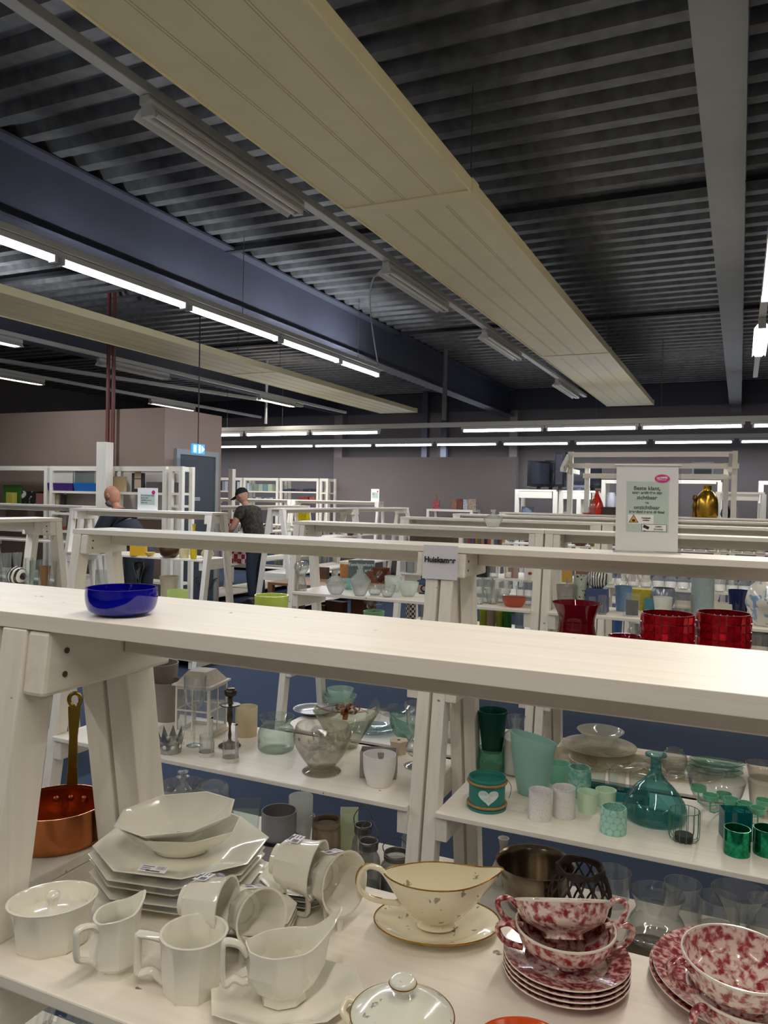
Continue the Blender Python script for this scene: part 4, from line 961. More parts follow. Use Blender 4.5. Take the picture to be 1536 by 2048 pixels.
for px, pyb, pyt, lab, hd in ((1079, 1646, 1580, 'white punched-tin lantern pail with wire handle, nearer of the pair', 1), (1127, 1641, 1574, 'white punched-tin lantern pail right of its twin', 0)):
    r, R, Z = vess('tin_pail', lab, 'lantern', px, pyb, S2, 45, pyt, 46, [(.98, 0), (1, .03), (.97, .05), (.97, .92), (1, .97), (1, 1)], PUNCH, t=.001, group='white punched-tin pails', root=True)
    if hd: MB().tube(curvep([tuple(-TOW.cross(Vector((0, 0, 1)))*s*R*1.02+TOW*(1-abs(s))*R*1.05+Vector((0, 0, Z*(.80-.62*(1-abs(s)**2))))) for s in (-1, -.8, -.4, 0, .4, .8, 1)], 4), .0011, 5).build('wire_handle', mat('white_metal', 'd5d2ca', .35, .3), r)
for px, pyb, pyt, lab in ((1174, 1629, 1583, 'pale green and white tealight cup, front left of two'), (1211, 1618, 1579, 'pale green and white tealight cup, behind right of two')):
    vess('tealight_cup', lab, 'candle holder', px, pyb, S2, 34, pyt, 41, [(.82, 0), (.88, .04), (1, 1)], mat('mint_white_glass', 'd2ecd0', .35), group='mint tealight cups', t=.002)
HONEY = pattern('mint_honeycomb', 'a8d6c6', '8cc0ae', 120, .30, .42, 'voronoi', rough=.5, coat=.1)
r, R, Z = vess('honeycomb_cup', 'mint cup with honeycomb relief at the shelf front edge', 'candle holder', 1226, 1674, S2, 50, 1614, 51, [(.9, 0), (.98, .04), (.98, .9), (.94, 1)], HONEY, t=.004, root=True)
hb2 = MB()
for row in range(4):
    for i in range(11):
        a = 2*PI*(i+.5*(row % 2))/11; p = Vector((R*.97*math.cos(a), R*.97*math.sin(a), Z*(.14+.24*row))); d = Vector((math.cos(a), math.sin(a), 0))
        hb2.loft([(0, R*.28, R*.28, 0), (.0012, R*.22, R*.22, 0)], 6, mtx=Matrix.Translation(p) @ d.to_track_quat('Z', 'Y').to_matrix().to_4x4())
tag(hb2.build('honeycomb_relief', mat('mint_glaze', 'a8d6c6', .5), r), kind='stuff')
vess('decanter', 'big teal glass decanter with thin neck and flared lip', 'decanter', 1308, 1658, S2, 108, 1507, 124, [(.84, 0), (.96, .05), (1, .14), (.90, .30), (.62, .48), (.34, .62), (.20, .74), (.17, .88), (.17, .94), (.33, .97), (.33, 1)], glass('decanter_glass', '7ec4c2', body=.10, edge=.5), t=.003, n=56)
# teal tray with square glasses
q = onz(1232, 1600, S2); r = empty('bathroom_tray', (q.x, q.y+.02, S2+.0004), math.radians(5), 'teal wooden tray behind the decanter', 'tray')
MB().box(-.11, .11, -.035, .035, 0, .008).box(-.11, .11, -.035, -.029, .008, .032).box(-.11, .11, .029, .035, .008, .032).box(-.11, -.104, -.029, .029, .008, .032).box(.104, .11, -.029, .029, .008, .032).build('tray_body', mat('teal_paint', '2f8f97', .5), r, bevel=.001)
for i in range(3):
    o = MB(); w = .031; Z = .085; t = .003; ring = lambda s, z, f=1: [(-w*f+s, -w*f+s, z), (w*f-s, -w*f+s, z), (w*f-s, w*f-s, z), (-w*f+s, w*f-s, z)]
    vs = ring(0, 0, .92)+ring(0, Z)+ring(t, Z)+ring(t, .01, .92); fs = [(3, 2, 1, 0)]+[(j*4+k, j*4+(k+1) % 4, j*4+4+(k+1) % 4, j*4+4+k) for j in range(3) for k in range(4)]+[(12, 13, 14, 15)]
    g = o.add(vs, fs).build('square_glass', glass('grey_glass', 'dbe2dc', edge=.6), loc=(q.x-.072+.071*i, q.y+.0205+.006*i, S2+.009), bevel=.003); g.rotation_euler.z = .09
    tag(g, ['square glass standing in the teal tray, left', 'square glass standing in the teal tray, middle', 'square glass standing in the teal tray, right, behind the decanter'][i], 'glass', 'square glasses in the tray')
AMB = glass('amber_clear_glass', 'f0ead4', body=.3, edge=.35)
for i, (px, py) in enumerate(((1215, 1540), (1290, 1556), (1365, 1560), (1150, 1540))):
    gplate(px, py-18, S3, 150, ['pale amber glass plate behind the tray, left', 'pale amber glass plate behind the decanter', 'pale amber glass plate behind the mint candelabra', 'pale amber glass plate behind the aqua cup'][i], AMB, group='pale amber glass plates', rim=.014)
gplate(1198, 1500, S3, 146, 'wide opaline glass dish under the wavy bowl', glass('opaline', 'f0efe2', rough=.1, body=.45, edge=.3), rim=.03, cat='dish')
vess('wavy_bowl', 'opaline glass bowl with wide rolled rim on the wide dish', 'bowl', 1200, 1498, S3, 50, 1460, 92, [(.45, 0), (.5, .1), (.62, .5), (.9, .85), (1, 1)], MATS['opaline'], t=.004)
vess('ball_vase', 'small clear ball vase behind the decanter neck', 'vase', 1348, 1548, S3, 30, 1498, 50, [(.5, 0), (.85, .2), (1, .5), (.85, .8), (.55, .93), (.6, 1)], G_CLEAR)
q = onz(1430, 1548, S3)
for i in range(3):
    o = octshell('square_glass_plate', [(0, .10, .06, 1), (.005, .115, .07, 1), (.022, .15, .085, 1)], .003, glass('bottle_green_glass', 'b4dccc', body=.22, edge=.5), None, loc=(q.x+.004*i, q.y+.012, S3+.0004+.024*i), n=24, rz=.1); o.rotation_euler.x = math.radians(-2*i)
    tag(o, ['lowest of the green glass dishes stacked at the back right', 'middle green glass dish of the back right stack', 'top green glass dish of the back right stack'][i], 'dish', 'green glass dishes')
vess('glass_bowl', 'clear glass bowl behind the mint candelabra', 'bowl', 1432, 1604, S2, 60, 1556, 110, BOWL, G_CLEAR)
vess('crinkled_glass', 'crinkled clear glass vase at the right picture edge', 'vase', 1524, 1562, S3, 40, 1528, 62, TAP, G_SMOKE, group='crinkled glasses')
vess('crinkled_glass', 'crinkled clear glass bowl at the right edge, in front of the crinkled vase', 'vase', 1530, 1602, S2, 40, 1562, 66, TAP, G_SMOKE, group='crinkled glasses')
# mint candelabra: rings on arms
MINT = mat('mint_metal', '7cc7a4', .4, .2)
q = onz(1455, 1618, S2); r = empty('candelabra', (q.x, q.y+.03, S2+.0004), 0, 'mint metal candelabra with many small cups on the right of the shelf', 'candelabra')
cups = [(1397, 1578), (1421, 1596), (1448, 1593), (1463, 1604), (1490, 1612), (1516, 1622), (1528, 1606), (1406, 1597)]
stem = [(.0, 0, .05)]
for i, (px, py) in enumerate(cups[:7]):
    p = onz(px, py, S2+.075)-r.location; p.z = .07; rr = 15*mpp(onz(px, py, S2+.075))
    c_ = MB().loft([(z, a, a, 0) for a, z in ((rr, 0), (rr, .016), (rr-.001, .016), (rr-.001, .001), (.0005, .001))], 20).build('candle_ring', MINT, r, loc=tuple(p), smooth=40)
    MB().tube([(p.x, p.y, .068), (p.x, p.y, .03), (p.x*.75, p.y*.75, .012), (0, 0, .006)], .0028, 6).build('arm', MINT, r, smooth=60)
MB().loft([(0, .012, .012, 0), (.01, .012, .012, 0)], 16).build('hub', MINT, r)
# wire cage holder
q = base(1367, 1692, S2, 50); R = 29*mpp(q); Z = zrow(q.x, q.y, 1620)-S2
r = empty('wire_basket', (q.x, q.y, S2+.0004), 0, 'green wire cage holder with dark candle inside at the shelf front', 'candle holder')
cg = MB()
for i in range(14):
    a = 2*PI*i/14; cg.tube(curvep([(R*.45*math.cos(a), R*.45*math.sin(a), .001), (R*.85*math.cos(a), R*.85*math.sin(a), .006), (R*math.cos(a), R*math.sin(a), .025), (R*math.cos(a), R*math.sin(a), Z)], 3), .0011, 5)
for z, k_ in ((.0015, .47), (Z, 1)): cg.tube([(R*k_*math.cos(2*PI*i/28), R*k_*math.sin(2*PI*i/28), z) for i in range(28)], .0012, 5, closed=True)
cg.build('wire_cage', mat('green_wire', '4d7a62', .4, .5), r)
MB().loft([(.004, R*.6, R*.6, 0), (.022, R*.62, R*.62, 0)], 12).build('dark_candle', mat('charred_wax', '2b2a2a', .7), r)
# teal square vase, mercury votives
boxy('square_vase', 'dark teal square glass vase behind the mercury votives', 'vase', 1470, 1682, S2, 54, 1618, .7, G_DTEAL, rz=.3, t=.003)
MERC = mat('green_mercury_glass', '1d8a60', .16, .85, noise=.5, nscale=90)
for px, lab, g in ((1473, 'green mercury-glass votive, left of the pair at the shelf front', 0), (1532, 'green mercury-glass votive cut by the right picture edge', 1)):
    vess('votive', lab, 'candle holder', px, 1716, S2, 46, 1656, 50, CYL, MERC, group='green mercury-glass votives')
# ---- bottom shelf, left part (seen over the crockery)
vess('glass_bowl', 'shallow clear bowl holding brown potpourri on the bottom shelf at the left', 'bowl', 362, 1606, S3, 60, 1568, 92, BOWL, G_SMOKE)
vess('decanter', 'small clear glass decanter with stopper on the bottom shelf', 'decanter', 365, 1600, S3, 44, 1540, 56, [(.9, 0), (1, .1), (.8, .35), (.35, .6), (.3, .75), (.5, .8), (.2, .86), (.4, .95), (.2, 1)], G_CLEAR, group=None)
o = vess('glass_bowl', 'clear round bowl left of the square glass vase on the bottom shelf', 'bowl', 422, 1636, S3, 50, 1568, 78, [(.4, 0), (.8, .2), (1, .5), (.9, .85), (.75, 1)], G_CLEAR)
boxy('square_glass_vase', 'square glass vase with green edges behind the plate stack', 'vase', 490, 1700, S3, 62, 1606, .9, G_GREEN, rz=.5, t=.004, taper=.75)
GREYC = mat('grey_ceramic', '8f8d90', .4); 
vess('pot', 'lower grey ceramic pot, turned under the upper one', 'pot', 556, 1752, S3, 78, 1676, 88, TAP, GREYC, t=.004, group='grey ceramic pots')
q = base(556, 1752, S3, 78); zb = zrow(q.x, q.y, 1682); R = 35*mpp(q)
tag(lathe('pot', curvep([(R*.75, 0), (R*.95, .01), (R, .05), (R*1.0, .115)], 4), .004, GREYC, None, loc=(q.x, q.y, zb+.01)), 'grey ceramic pot standing on another grey pot behind the plates', 'pot', 'grey ceramic pots')
vess('frosted_vase', 'pale frosted vase behind the grey pots', 'vase', 600, 1700, S3, 36, 1592, 48, POT, G_FROST)
vess('glass_dome', 'upturned clear glass dome beside the rope-trimmed jar', 'dome', 608, 1706, S3, 52, 1622, 52, [(1, 0), (1, .55), (.85, .85), (.4, .99), (.01, 1)], G_CLEAR, solid=True)
r, R, Z = vess('candle_jar', 'smoky candle jar with brown rim behind the lying cups', 'candle jar', 652, 1716, S3, 52, 1638, 58, [(.95, 0), (1, .05), (1, .75), (.9, .85), (.9, 1)], glass('brown_glass', 'c0ac98', body=.4, edge=.4), root=True)
MB().loft([(Z*.8, R*.95, R*.95, 0), (Z*.98, R*.95, R*.95, 0)], 28, False, False).build('rim_band', mat('beige_cord', 'a3937c', .7), r, smooth=60)
boxy('square_votive', 'tall pale green frosted square votive on the bottom shelf', 'candle holder', 697, 1708, S3, 36, 1620, .9, glass('lime_frosted', 'e8eed6', rough=.3, body=.7, edge=.2, gloss=.5), rz=.45, t=.003)
def mason(px, pyb, pyt, w, label, dark=0):
    r, R, Z = vess('clip_jar', label, 'jar', px, pyb, S3, w*.9, pyt, w, [(.9, 0), (1, .06), (1, .62), (.75, .78), (.72, .84), (.72, 1)], glass('grey_jar_glass', 'd0d2ce', body=.15, edge=.5), root=True, group='glass jars with metal collars')
    MB().loft([(Z*.86, R*.80, R*.80, 0), (Z*.97, R*.80, R*.80, 0)], 28, False, False).build('metal_collar', mat('grey_metal', '77746f', .35, .8), r, smooth=60)
    MB().tube([(R*.76*math.cos(2*PI*i/24), R*.76*math.sin(2*PI*i/24), Z*1.0) for i in range(24)], .003, 6, closed=True).build('wire_ring', MATS['grey_metal'], r)
    MB().tube(curvep([(-R*.8, 0, Z*.92), (-R*.9, 0, Z*1.15), (0, R*.2, Z*1.38), (R*.9, 0, Z*1.15), (R*.8, 0, Z*.92)], 5), .002, 6).build('bail_handle', MATS['grey_metal'], r)
    MB().loft([(.003, R*.9, R*.9, 0), (Z*(.2 if not dark else .35), R*.9, R*.9, 0)], 24).build('dark_filling', mat('dark_stones', '3b3a3c', .8, noise=.4, nscale=80), r)
mason(724, 1760, 1650, 44, 'tall glass jar with metal collar and bail, rear of two')
mason(735, 1800, 1682, 48, 'tall glass jar with metal collar in front of its twin')
mason(792, 1796, 1706, 66, 'squat glass jar with metal collar and dark stones beside the rack legs', 1)
vess('glass_flute', 'thin clear glass flute standing behind the squat jar', 'glass', 812, 1745, S3, 20, 1672, 20, [(1, 0), (.3, .05), (.25, .4), (.9, .6), (1, 1)], G_CLEAR, t=.001)
# bottom shelf, right part
vess('bud_vase', 'small white porcelain bud vase behind the champagne bucket', 'vase', 1005, 1775, S3, 36, 1676, 44, [(.7, 0), (1, .2), (.95, .35), (.45, .62), (.32, .8), (.5, 1)], mat('white_ceramic', 'e6e4e0', .3), t=.002)
vess('champagne_bucket', 'wide dented silver champagne bucket behind the gravy boat', 'bucket', 1068, 1838, S3, 110, 1722, 158, [(.62, 0), (.68, .03), (.86, .6), (.93, .9), (1, 1)], mat('tarnished_silver', '8f8370', .22, .95, noise=.4, nscale=14, bump=.5), t=.003, n=56)
# wicker lantern
q = base(1157, 1880, S3, 90); R = 60*mpp(q); Z = zrow(q.x, q.y, 1738)-S3
r = empty('wicker_lantern', (q.x, q.y, S3+.0004), 0, 'dark woven willow lantern standing behind the red cups', 'lantern')
wk = MB(); WICK = mat('dark_willow', '4a3d38', .75, noise=.3, nscale=60)
for i in range(14):
    for s in (-1, 1):
        a = 2*PI*i/14; pts = []
        for k in range(7):
            z = k/6; rr = R*(.75+.28*math.sin(z*PI)) if z < .99 else R*.72; aa = a+s*z*1.1; pts.append((rr*math.cos(aa), rr*math.sin(aa), Z*z))
        wk.tube(pts, .0038, 5)
tag(wk.build('woven_wall', WICK, r), kind='stuff')
rm = MB()
for k in range(4): rm.tube([(R*(.74+.03*math.sin(7*t_+k))*math.cos(t_), R*(.74+.03*math.sin(7*t_+k))*math.sin(t_), Z*(.97+.022*k)+.003*math.sin(5*t_+k)) for t_ in [2*PI*i/36 for i in range(36)]], .0055, 6, closed=True)
rm.build('rim_braid', WICK, r)
MB().loft([(0, R*.74, R*.74, 0), (.012, R*.76, R*.76, 0)], 28).build('base_disc', WICK, r)
for nm_, px, pyb, pyt, wb, w, pf, lab in (
    ('glass_vase', 1222, 1822, 1742, 56, 76, POT, 'clear tumbler vase right of the willow lantern'),
    ('hurricane_vase', 1312, 1905, 1785, 90, 118, [(.9, 0), (1, .15), (.9, .4), (.7, .62), (.75, .8), (.9, 1)], 'large clear hurricane vase between the red cup stacks'),
    ('glass_vase', 1364, 1838, 1766, 60, 72, CYL, 'clear cylinder vase behind the hurricane vase'),
    ('glass_vase', 1436, 1872, 1795, 64, 78, CYL, 'clear cylinder vase left of the cone vase'),
    ('cone_vase', 1478, 1862, 1782, 30, 108, [(.25, 0), (.3, .04), (.6, .5), (1, 1)], 'clear cone-shaped vase above the right red plates'),
    ('glass_vase', 1530, 1880, 1800, 50, 70, CYL, 'clear cylinder vase cut by the right picture edge')):
    vess(nm_, lab, 'vase', px, pyb, S3, wb, pyt, w, pf, G_CLEAR, group='clear vases on the bottom shelf', t=.0025, n=44)
vess('cork_disc', 'round dark brown tray lying on the bottom shelf below the clear hurricane vase', 'tray', 1300, 1925, S3, 96, 1886, 100, [(1, 0), (1, .3), (.95, .3), (.9, .1)], mat('dark_brown_cork', '5a4a3c', .8), cs=0, solid=True)
q = onz(560, 1700, S3)
# ---- below the crockery shelf: cut glass
def cutbowl(px, py, wpx, label, hgt=.07, h=S2):
    q = onz(px, py, h+hgt); R = wpx/2*mpp(q)
    def f(a, j, x, y, z):
        s = 1+.05*math.cos(16*a)*min(1, j/3); return x*s, y*s, z+.004*math.cos(16*a)*(1 if j >= 3 else 0)
    o = octshell('cut_glass_bowl', [(0, R*.4, R*.4, 0), (.006, R*.5, R*.5, 0), (hgt*.45, R*.78, R*.78, 0), (hgt, R, R, 0)], .004, glass('cut_crystal', 'f2f6f0', body=.12, edge=.6, gloss=1.6), None, n=96, loc=(q.x, q.y, h+.0004), fn=f, smooth=20)
    return tag(o, label, 'bowl', 'cut glass bowls on the middle shelf')
cutbowl(52, 2030, 110, 'cut glass bowl under the crockery shelf at the bottom left corner')
cutbowl(138, 2060, 100, 'cut glass bowl right of its neighbour in the bottom left corner')
cutbowl(215, 2085, 90, 'cut glass bowl barely showing under the crockery shelf edge', .06)
# ================================================================== second row: top plank, upper shelf
PAPER = mat('white_paper', 'dad9e0', .6); BLK = mat('print_black', '16161a', .6)
def textc(*a, **k): return text(*a, **k)
# acrylic sign holder with notice
fl, fr = onz(1231, 1106, TOP), onz(1349, 1108, TOP)
q = (fl+fr)/2+Vector((0, .03, 0)); w = (fr-fl).length/2*1.0; ht = zrow(q.x, q.y, 929)-TOP
r = empty('sign_holder', (q.x, q.y, TOP+.0004), math.atan2(fr.y-fl.y, fr.x-fl.x)*.35+.02, 'clear acrylic sign holder with Dutch customer notice on the second-row plank', 'sign')
ACR = glass('acrylic', 'fafcfd', edge=.2, gloss=.8)
tl = math.radians(-7); mt = Matrix.Rotation(tl, 4, 'X')
MB().box(-w-.006, w+.008, -.003, -.001, .004, ht, mt).box(-w-.006, w+.008, .001, .003, .004, ht, mt).build('acrylic_sheet', ACR, r)
MB().box(-w-.006, w+.008, -.035, .06, 0, .003).build('acrylic_foot', ACR, r)
MB().box(-w-.006, w+.008, -.004, .004, ht, ht+.003, mt).build('acrylic_edge', mat('acrylic_edge', 'f4f6f8', .1, coat=1), r)
sh = MB().box(-w, w, -.0008, .0008, .006, ht-.006, mt).build('notice_sheet', mat('sheet_white', 'f0eeec', .6), r)
gr_ = MB().box(-w*.66, w*.70, -.0013, -.0009, ht*.235, ht*.815, mt).build('grey_green_panel', mat('sheet_sage', 'bccbc2', .6), sh)
TXT = mat('text_dark', '3b4a47', .6)
W2 = 2*w
def line(body, zf, size, x=0, m=TXT, bold=.0004, sx=1, y=-.0016):
    v = mt @ Vector((x*w, y, zf*ht)); return text('text_line', body, size*ht, sh, tuple(v), m, rot=(PI/2+tl, 0, 0), bold=bold, ext=.0001, sx=sx)
line('Beste klant,', .735, .062); line('onze artikelen zijn', .685, .044); line('zichtbaar', .628, .060); line('en', .57, .042); line('onzichtbaar', .515, .060); line('beveiligd tegen diefstal', .464, .042)
MB().box(-w*.60, w*.22, -.0018, -.0014, ht*.33, ht*.432, mt).build('white_label', mat('sheet_white', 'f0eeec', .6), sh)
ty = -.0021
def tri(s, z0, z1, x, wd, y, m, nm): return MB().add([tuple(mt @ Vector((x-wd, y, z0))), tuple(mt @ Vector((x+wd, y, z0))), tuple(mt @ Vector((x, y, z1)))], [(0, 1, 2)]).build(nm, m, sh)
tri(0, ht*.34, ht*.435, -w*.42, w*.16, -.0020, BLK, 'triangle_border'); tri(0, ht*.346, ht*.423, -w*.42, w*.125, -.0022, mat('warning_amber', 'e0a23c', .6), 'warning_triangle')
MB().box(-w*.47, -w*.37, -.0026, -.0023, ht*.352, ht*.378, mt).build('hand_symbol', BLK, sh)
line('Bovendetectie', .395, .017, x=-.02, bold=.0003, y=-.0030, m=BLK); line('beveiliging', .37, .017, x=-.02, bold=.0003, y=-.0030, m=BLK)
MB().box(-w*.16, w*.64, -.0018, -.0014, ht*.245, ht*.325, mt).build('camera_label_border', BLK, sh)
MB().box(-w*.145, w*.625, -.0021, -.0018, ht*.249, ht*.321, mt).build('camera_label', mat('sheet_white', 'f0eeec', .6), sh)
cm = mt @ Matrix.Translation((-w*.0, -.0023, ht*.29)) @ Matrix.Rotation(math.radians(-24), 4, 'Y')
MB().box(-w*.11, w*.08, -.0002, 0, -.005, .005, cm.copy() @ Matrix.Rotation(math.radians(48), 4, 'Y')).box(-w*.10, -w*.03, -.0002, 0, -.014, -.011, mt @ Matrix.Translation((-w*.0, -.0023, ht*.29))).build('camera_symbol', BLK, sh)
line('CAMERA', .300, .024, x=.38, bold=.0001, sx=.8, y=-.0030, m=BLK); line('BEWAKING', .268, .024, x=.38, bold=.0001, sx=.8, y=-.0030, m=BLK)
st = []; 
for i in range(40):
    a = 2*PI*i/40; rr = 1 if i % 2 else .84; st.append(tuple(mt @ Vector((w*.48+rr*w*.26*math.cos(a), -.0024, ht*.85+rr*ht*.052*math.sin(a)))))
st.append(tuple(mt @ Vector((w*.48, -.0024, ht*.85))))
MB().add(st, [(i, (i+1) % 40, 40) for i in range(40)]).build('pink_badge', mat('magenta_badge', 'c8287a', .5), sh)
v = mt @ Vector((w*.48, -.0028, ht*.856)); text('badge_text', 'NOPPES', ht*.032, sh, tuple(v), mat('sheet_white', 'f0eeec', .6), rot=(PI/2+tl, math.radians(-4), 0), bold=.0003, ext=.0001)
MB().box(w*.34, w*.62, -.0028, -.0026, ht*.832, ht*.836, mt).build('badge_line', mat('sheet_white', 'f0eeec', .6), sh)

# Huiskamer sheet hanging on the front edge
a_, b_ = ony(848, 1095, 2.588), ony(917, 1095, 2.588); x0, x1 = a_.x, b_.x; zt_ = TOP+.004; zb_ = ony(880, 1158, 2.588).z
r = empty('shelf_label_sheet', ((x0+x1)/2, 2.585, (zt_+zb_)/2), 0, 'white paper sheet reading Huiskamer taped to the second-row plank', 'label')
hw_, hh_ = (x1-x0)/2, (zt_-zb_)/2
MB().add([(-hw_, .0, hh_), (hw_, .0, hh_), (hw_*1.0, -.004, -hh_), (-hw_*1.0, -.010, -hh_), (-hw_, .008, hh_+.0), (hw_, .0, hh_)][:4], [(0, 1, 2, 3)]).build('paper', PAPER, r)
text('word', 'Huiskamer', .0265, r, (0, -.0085, hh_*.14), BLK, bold=.0011, ext=.0001, sx=1.0)

def vs_(name, label, cat, px, pyb, h, wb, pyt, w, prof, m, **k): return vess(name, label, cat, px, pyb, h, wb, pyt, w, prof, m, **k)
LIME = glass('lime_glass', 'dcea7c', rough=.1, body=.9, edge=.3, gloss=1)
vs_('cup', 'pale lime green cup standing behind the blue bowl on the second-row shelf', 'cup', 354, 1278, S1, 34, 1180, 42, [(.78, 0), (.85, .03), (1, 1)], mat('pale_lime_ceramic', 'cfea92', .35))
vs_('vase', 'lime green glass vase left of the Huiskamer legs on the second-row shelf', 'vase', 541, 1320, S1, 50, 1190, 68, [(.6, 0), (.66, .03), (.95, .75), (1, 1)], LIME, t=.004)
vs_('hurricane_vase', 'deep red glass vase with flared waisted shape behind the nearest plank', 'vase', 1150, 1372, S1, 78, 1205, 97, [(.7, 0), (.86, .15), (.87, .45), (.72, .74), (.79, .87), (1, 1)], glass('deep_red_glass', '8e0a20', body=.55, edge=.5, gloss=1.2), t=.004)
vs_('dish', 'shallow red glass dish beside the red hurricane vase, only its rim showing', 'dish', 1248, 1370, S1, 40, 1272, 68, [(.5, 0), (.55, .03), (.7, .5), (.9, .9), (1, 1)], glass('deep_red_glass'))
REDM = mat('red_mirror_mosaic', 'a00c1c', .22, .55, noise=.5, nscale=60, coat=.6)
def mosaic(px, lab):
    r, R, Z = vess('mosaic_votive', lab, 'candle holder', px, 1392, S1, 96, 1226 if px < 1400 else 1225, 100, CYL, REDM, t=.003, root=True, group='red mosaic votives')
    g = MB(); nc = 24; nrw = 9
    for i in range(nc):
        for j in range(nrw):
            a = 2*PI*i/nc; p = Vector((R*1.0*math.cos(a), R*1.0*math.sin(a), Z*(.06+.93*(j+.5)/nrw))); d = Vector((math.cos(a+.12*math.sin(i*3+j)), math.sin(a+.12*math.sin(i*3+j)), .15*math.sin(i+j*5)))
            g.box(-Z*.042, Z*.042, -R*.105, R*.105, -.001, .0018, Matrix.Translation(p) @ d.to_track_quat('Z', 'X').to_matrix().to_4x4())
    tag(g.build('mirror_tiles', mat('red_tile', 'c0101f', .12, .6, noise=.45, nscale=45), r), kind='stuff')
    b = MB()
    for i in range(24):
        a = 2*PI*(i+.5)/24; b.loft([(0, .0022, .0022, 0), (.0012, .0016, .0016, 0)], 8, mtx=Matrix.Translation((R*.965*math.cos(a), R*.965*math.sin(a), Z*.93)) @ Vector((-math.cos(a), -math.sin(a), 0)).to_track_quat('Z', 'Y').to_matrix().to_4x4())
    tag(b.build('clear_beads', mat('gem', 'e8e8e6', .08, .4), r), kind='stuff')
mosaic(1331, 'red mirrored mosaic votive, left of the two behind the nearest plank')
mosaic(1443, 'red mirrored mosaic votive, right of the two behind the nearest plank')

# ================================================================== third row
# crystal jar on the plank
def crystal_jar(px, pyb, h, w, pyt, label, cat='jar', grp=None):
    r, R, Z = vess('crystal_jar', label, cat, px, pyb, h, w*.45, pyt, w, [(.42, 0), (.6, .06), (.97, .40), (1, .50)], glass('bright_crystal', 'fafcf8', body=.30, edge=.45, gloss=1.8), root=True, t=.003, group=grp, smooth=20)
    MB().loft([(Z*.49, R*1.0, R*1.0, .9), (Z*.66, R*.55, R*.55, .9), (Z*.78, R*.18, R*.18, 0)], 32).build('lid', MATS['bright_crystal'], r, smooth=20)
    MB().loft([(Z*.78, R*.12, R*.12, 0), (Z*.86, R*.22, R*.22, 1), (Z*1.0, R*.28, R*.28, 1)], 16).build('knob', MATS['bright_crystal'], r)
    return r
crystal_jar(986, 1051, TOP, 38, 1016, 'cut crystal lidded jar standing on the third-row plank')
CRY = glass('cut_crystal', 'f2f6f0', body=.12, edge=.6, gloss=1.6)
FR2 = glass('frosted_crystal', 'f2f8f2', rough=.25, body=.35, edge=.4, gloss=1)
vs_('hourglass_jar', 'tall waisted glass jar with crystal stopper at the left end of the third-row shelf', 'jar', 602, 1172, S1, 22, 1122, 30, [(.75, 0), (.8, .1), (.55, .4), (.6, .55), (1, .75), (.8, .95), (.2, 1)], CRY)
crystal_jar(672, 1182, S1, 44, 1140, 'round etched glass pot, leftmost of the group on the third-row shelf')
crystal_jar(720, 1184, S1, 42, 1128, 'etched glass candy pot with pointed lid and ring knob')
vs_('glass_bowl', 'pale turquoise bowl behind the two etched pots', 'bowl', 699, 1172, S1, 24, 1158, 36, BOWL, glass('turquoise_frosted', 'a5d2cf', rough=.2, body=.7, edge=.2))
vs_('glass_bowl', 'low cut glass bowl right of the candy pot', 'bowl', 750, 1183, S1, 24, 1170, 36, BOWL, CRY)
vs_('glass_bowl', 'small cut glass bowl in front middle of the third-row shelf', 'bowl', 775, 1187, S1, 26, 1170, 34, BOWL, CRY)
vs_('sauce_jug', 'small clear glass cream jug with handle behind the low bowls', 'jug', 786, 1172, S1, 20, 1152, 34, POT, FR2)
vs_('glass_bowl', 'frosted ribbed bowl near the Huiskamer legs', 'bowl', 816, 1186, S1, 34, 1164, 44, BOWL, FR2)
q = rest(onz(848, 1178, S1), .03); r = empty('bottle_opener', (q.x, q.y, q.z), 0, 'dark metal loop gadget behind the frosted ribbed bowl', 'ornament')
MB().box(-.03, .03, -.015, .015, 0, .008).tube([(0.02*math.cos(t), 0, .035+.02*math.sin(t)) for t in [2*PI*i/20 for i in range(20)]], .006, 8, closed=True).build('loop', mat('dark_metal', '3a3a3c', .3, .8), r, smooth=50)
for px, pyb, pyt, w, lab, pf in ((956, 1200, 1158, 26, 'tall cut glass vase left of the Huiskamer legs right side', TAP), (974, 1198, 1156, 24, 'second cut glass vase just right of the Huiskamer sheet', TAP), (1002, 1198, 1162, 44, 'wide cut glass bowl behind the orange bowl', BOWL), (985, 1200, 1178, 34, 'low cut glass bowl left of the orange bowl', BOWL)):
    vs_('cut_glass_vase', lab, 'vase', px, pyb, S1, w*.6, pyt, w, pf, CRY, group='cut glass on the third-row shelf', smooth=20, n=16)
vs_('glass_bowl', 'salmon orange glass bowl on the third-row shelf front', 'bowl', 1028, 1206, S1, 34, 1194, 48, [(.6, 0), (.75, .1), (.95, .6), (1, 1)], glass('salmon_glass', 'd9795c', body=.45, edge=.3))
for px, pyb, pyt, w, lab in ((1056, 1202, 1162, 20, 'clear tumbler stack by the third-row legs'), (1040, 1194, 1172, 18, 'short clear tumbler behind the orange bowl')):
    vs_('tumbler', lab, 'glass', px, pyb, S1, w*.8, pyt, w, TAP, G_CLEAR, group='tumblers by the third-row legs')
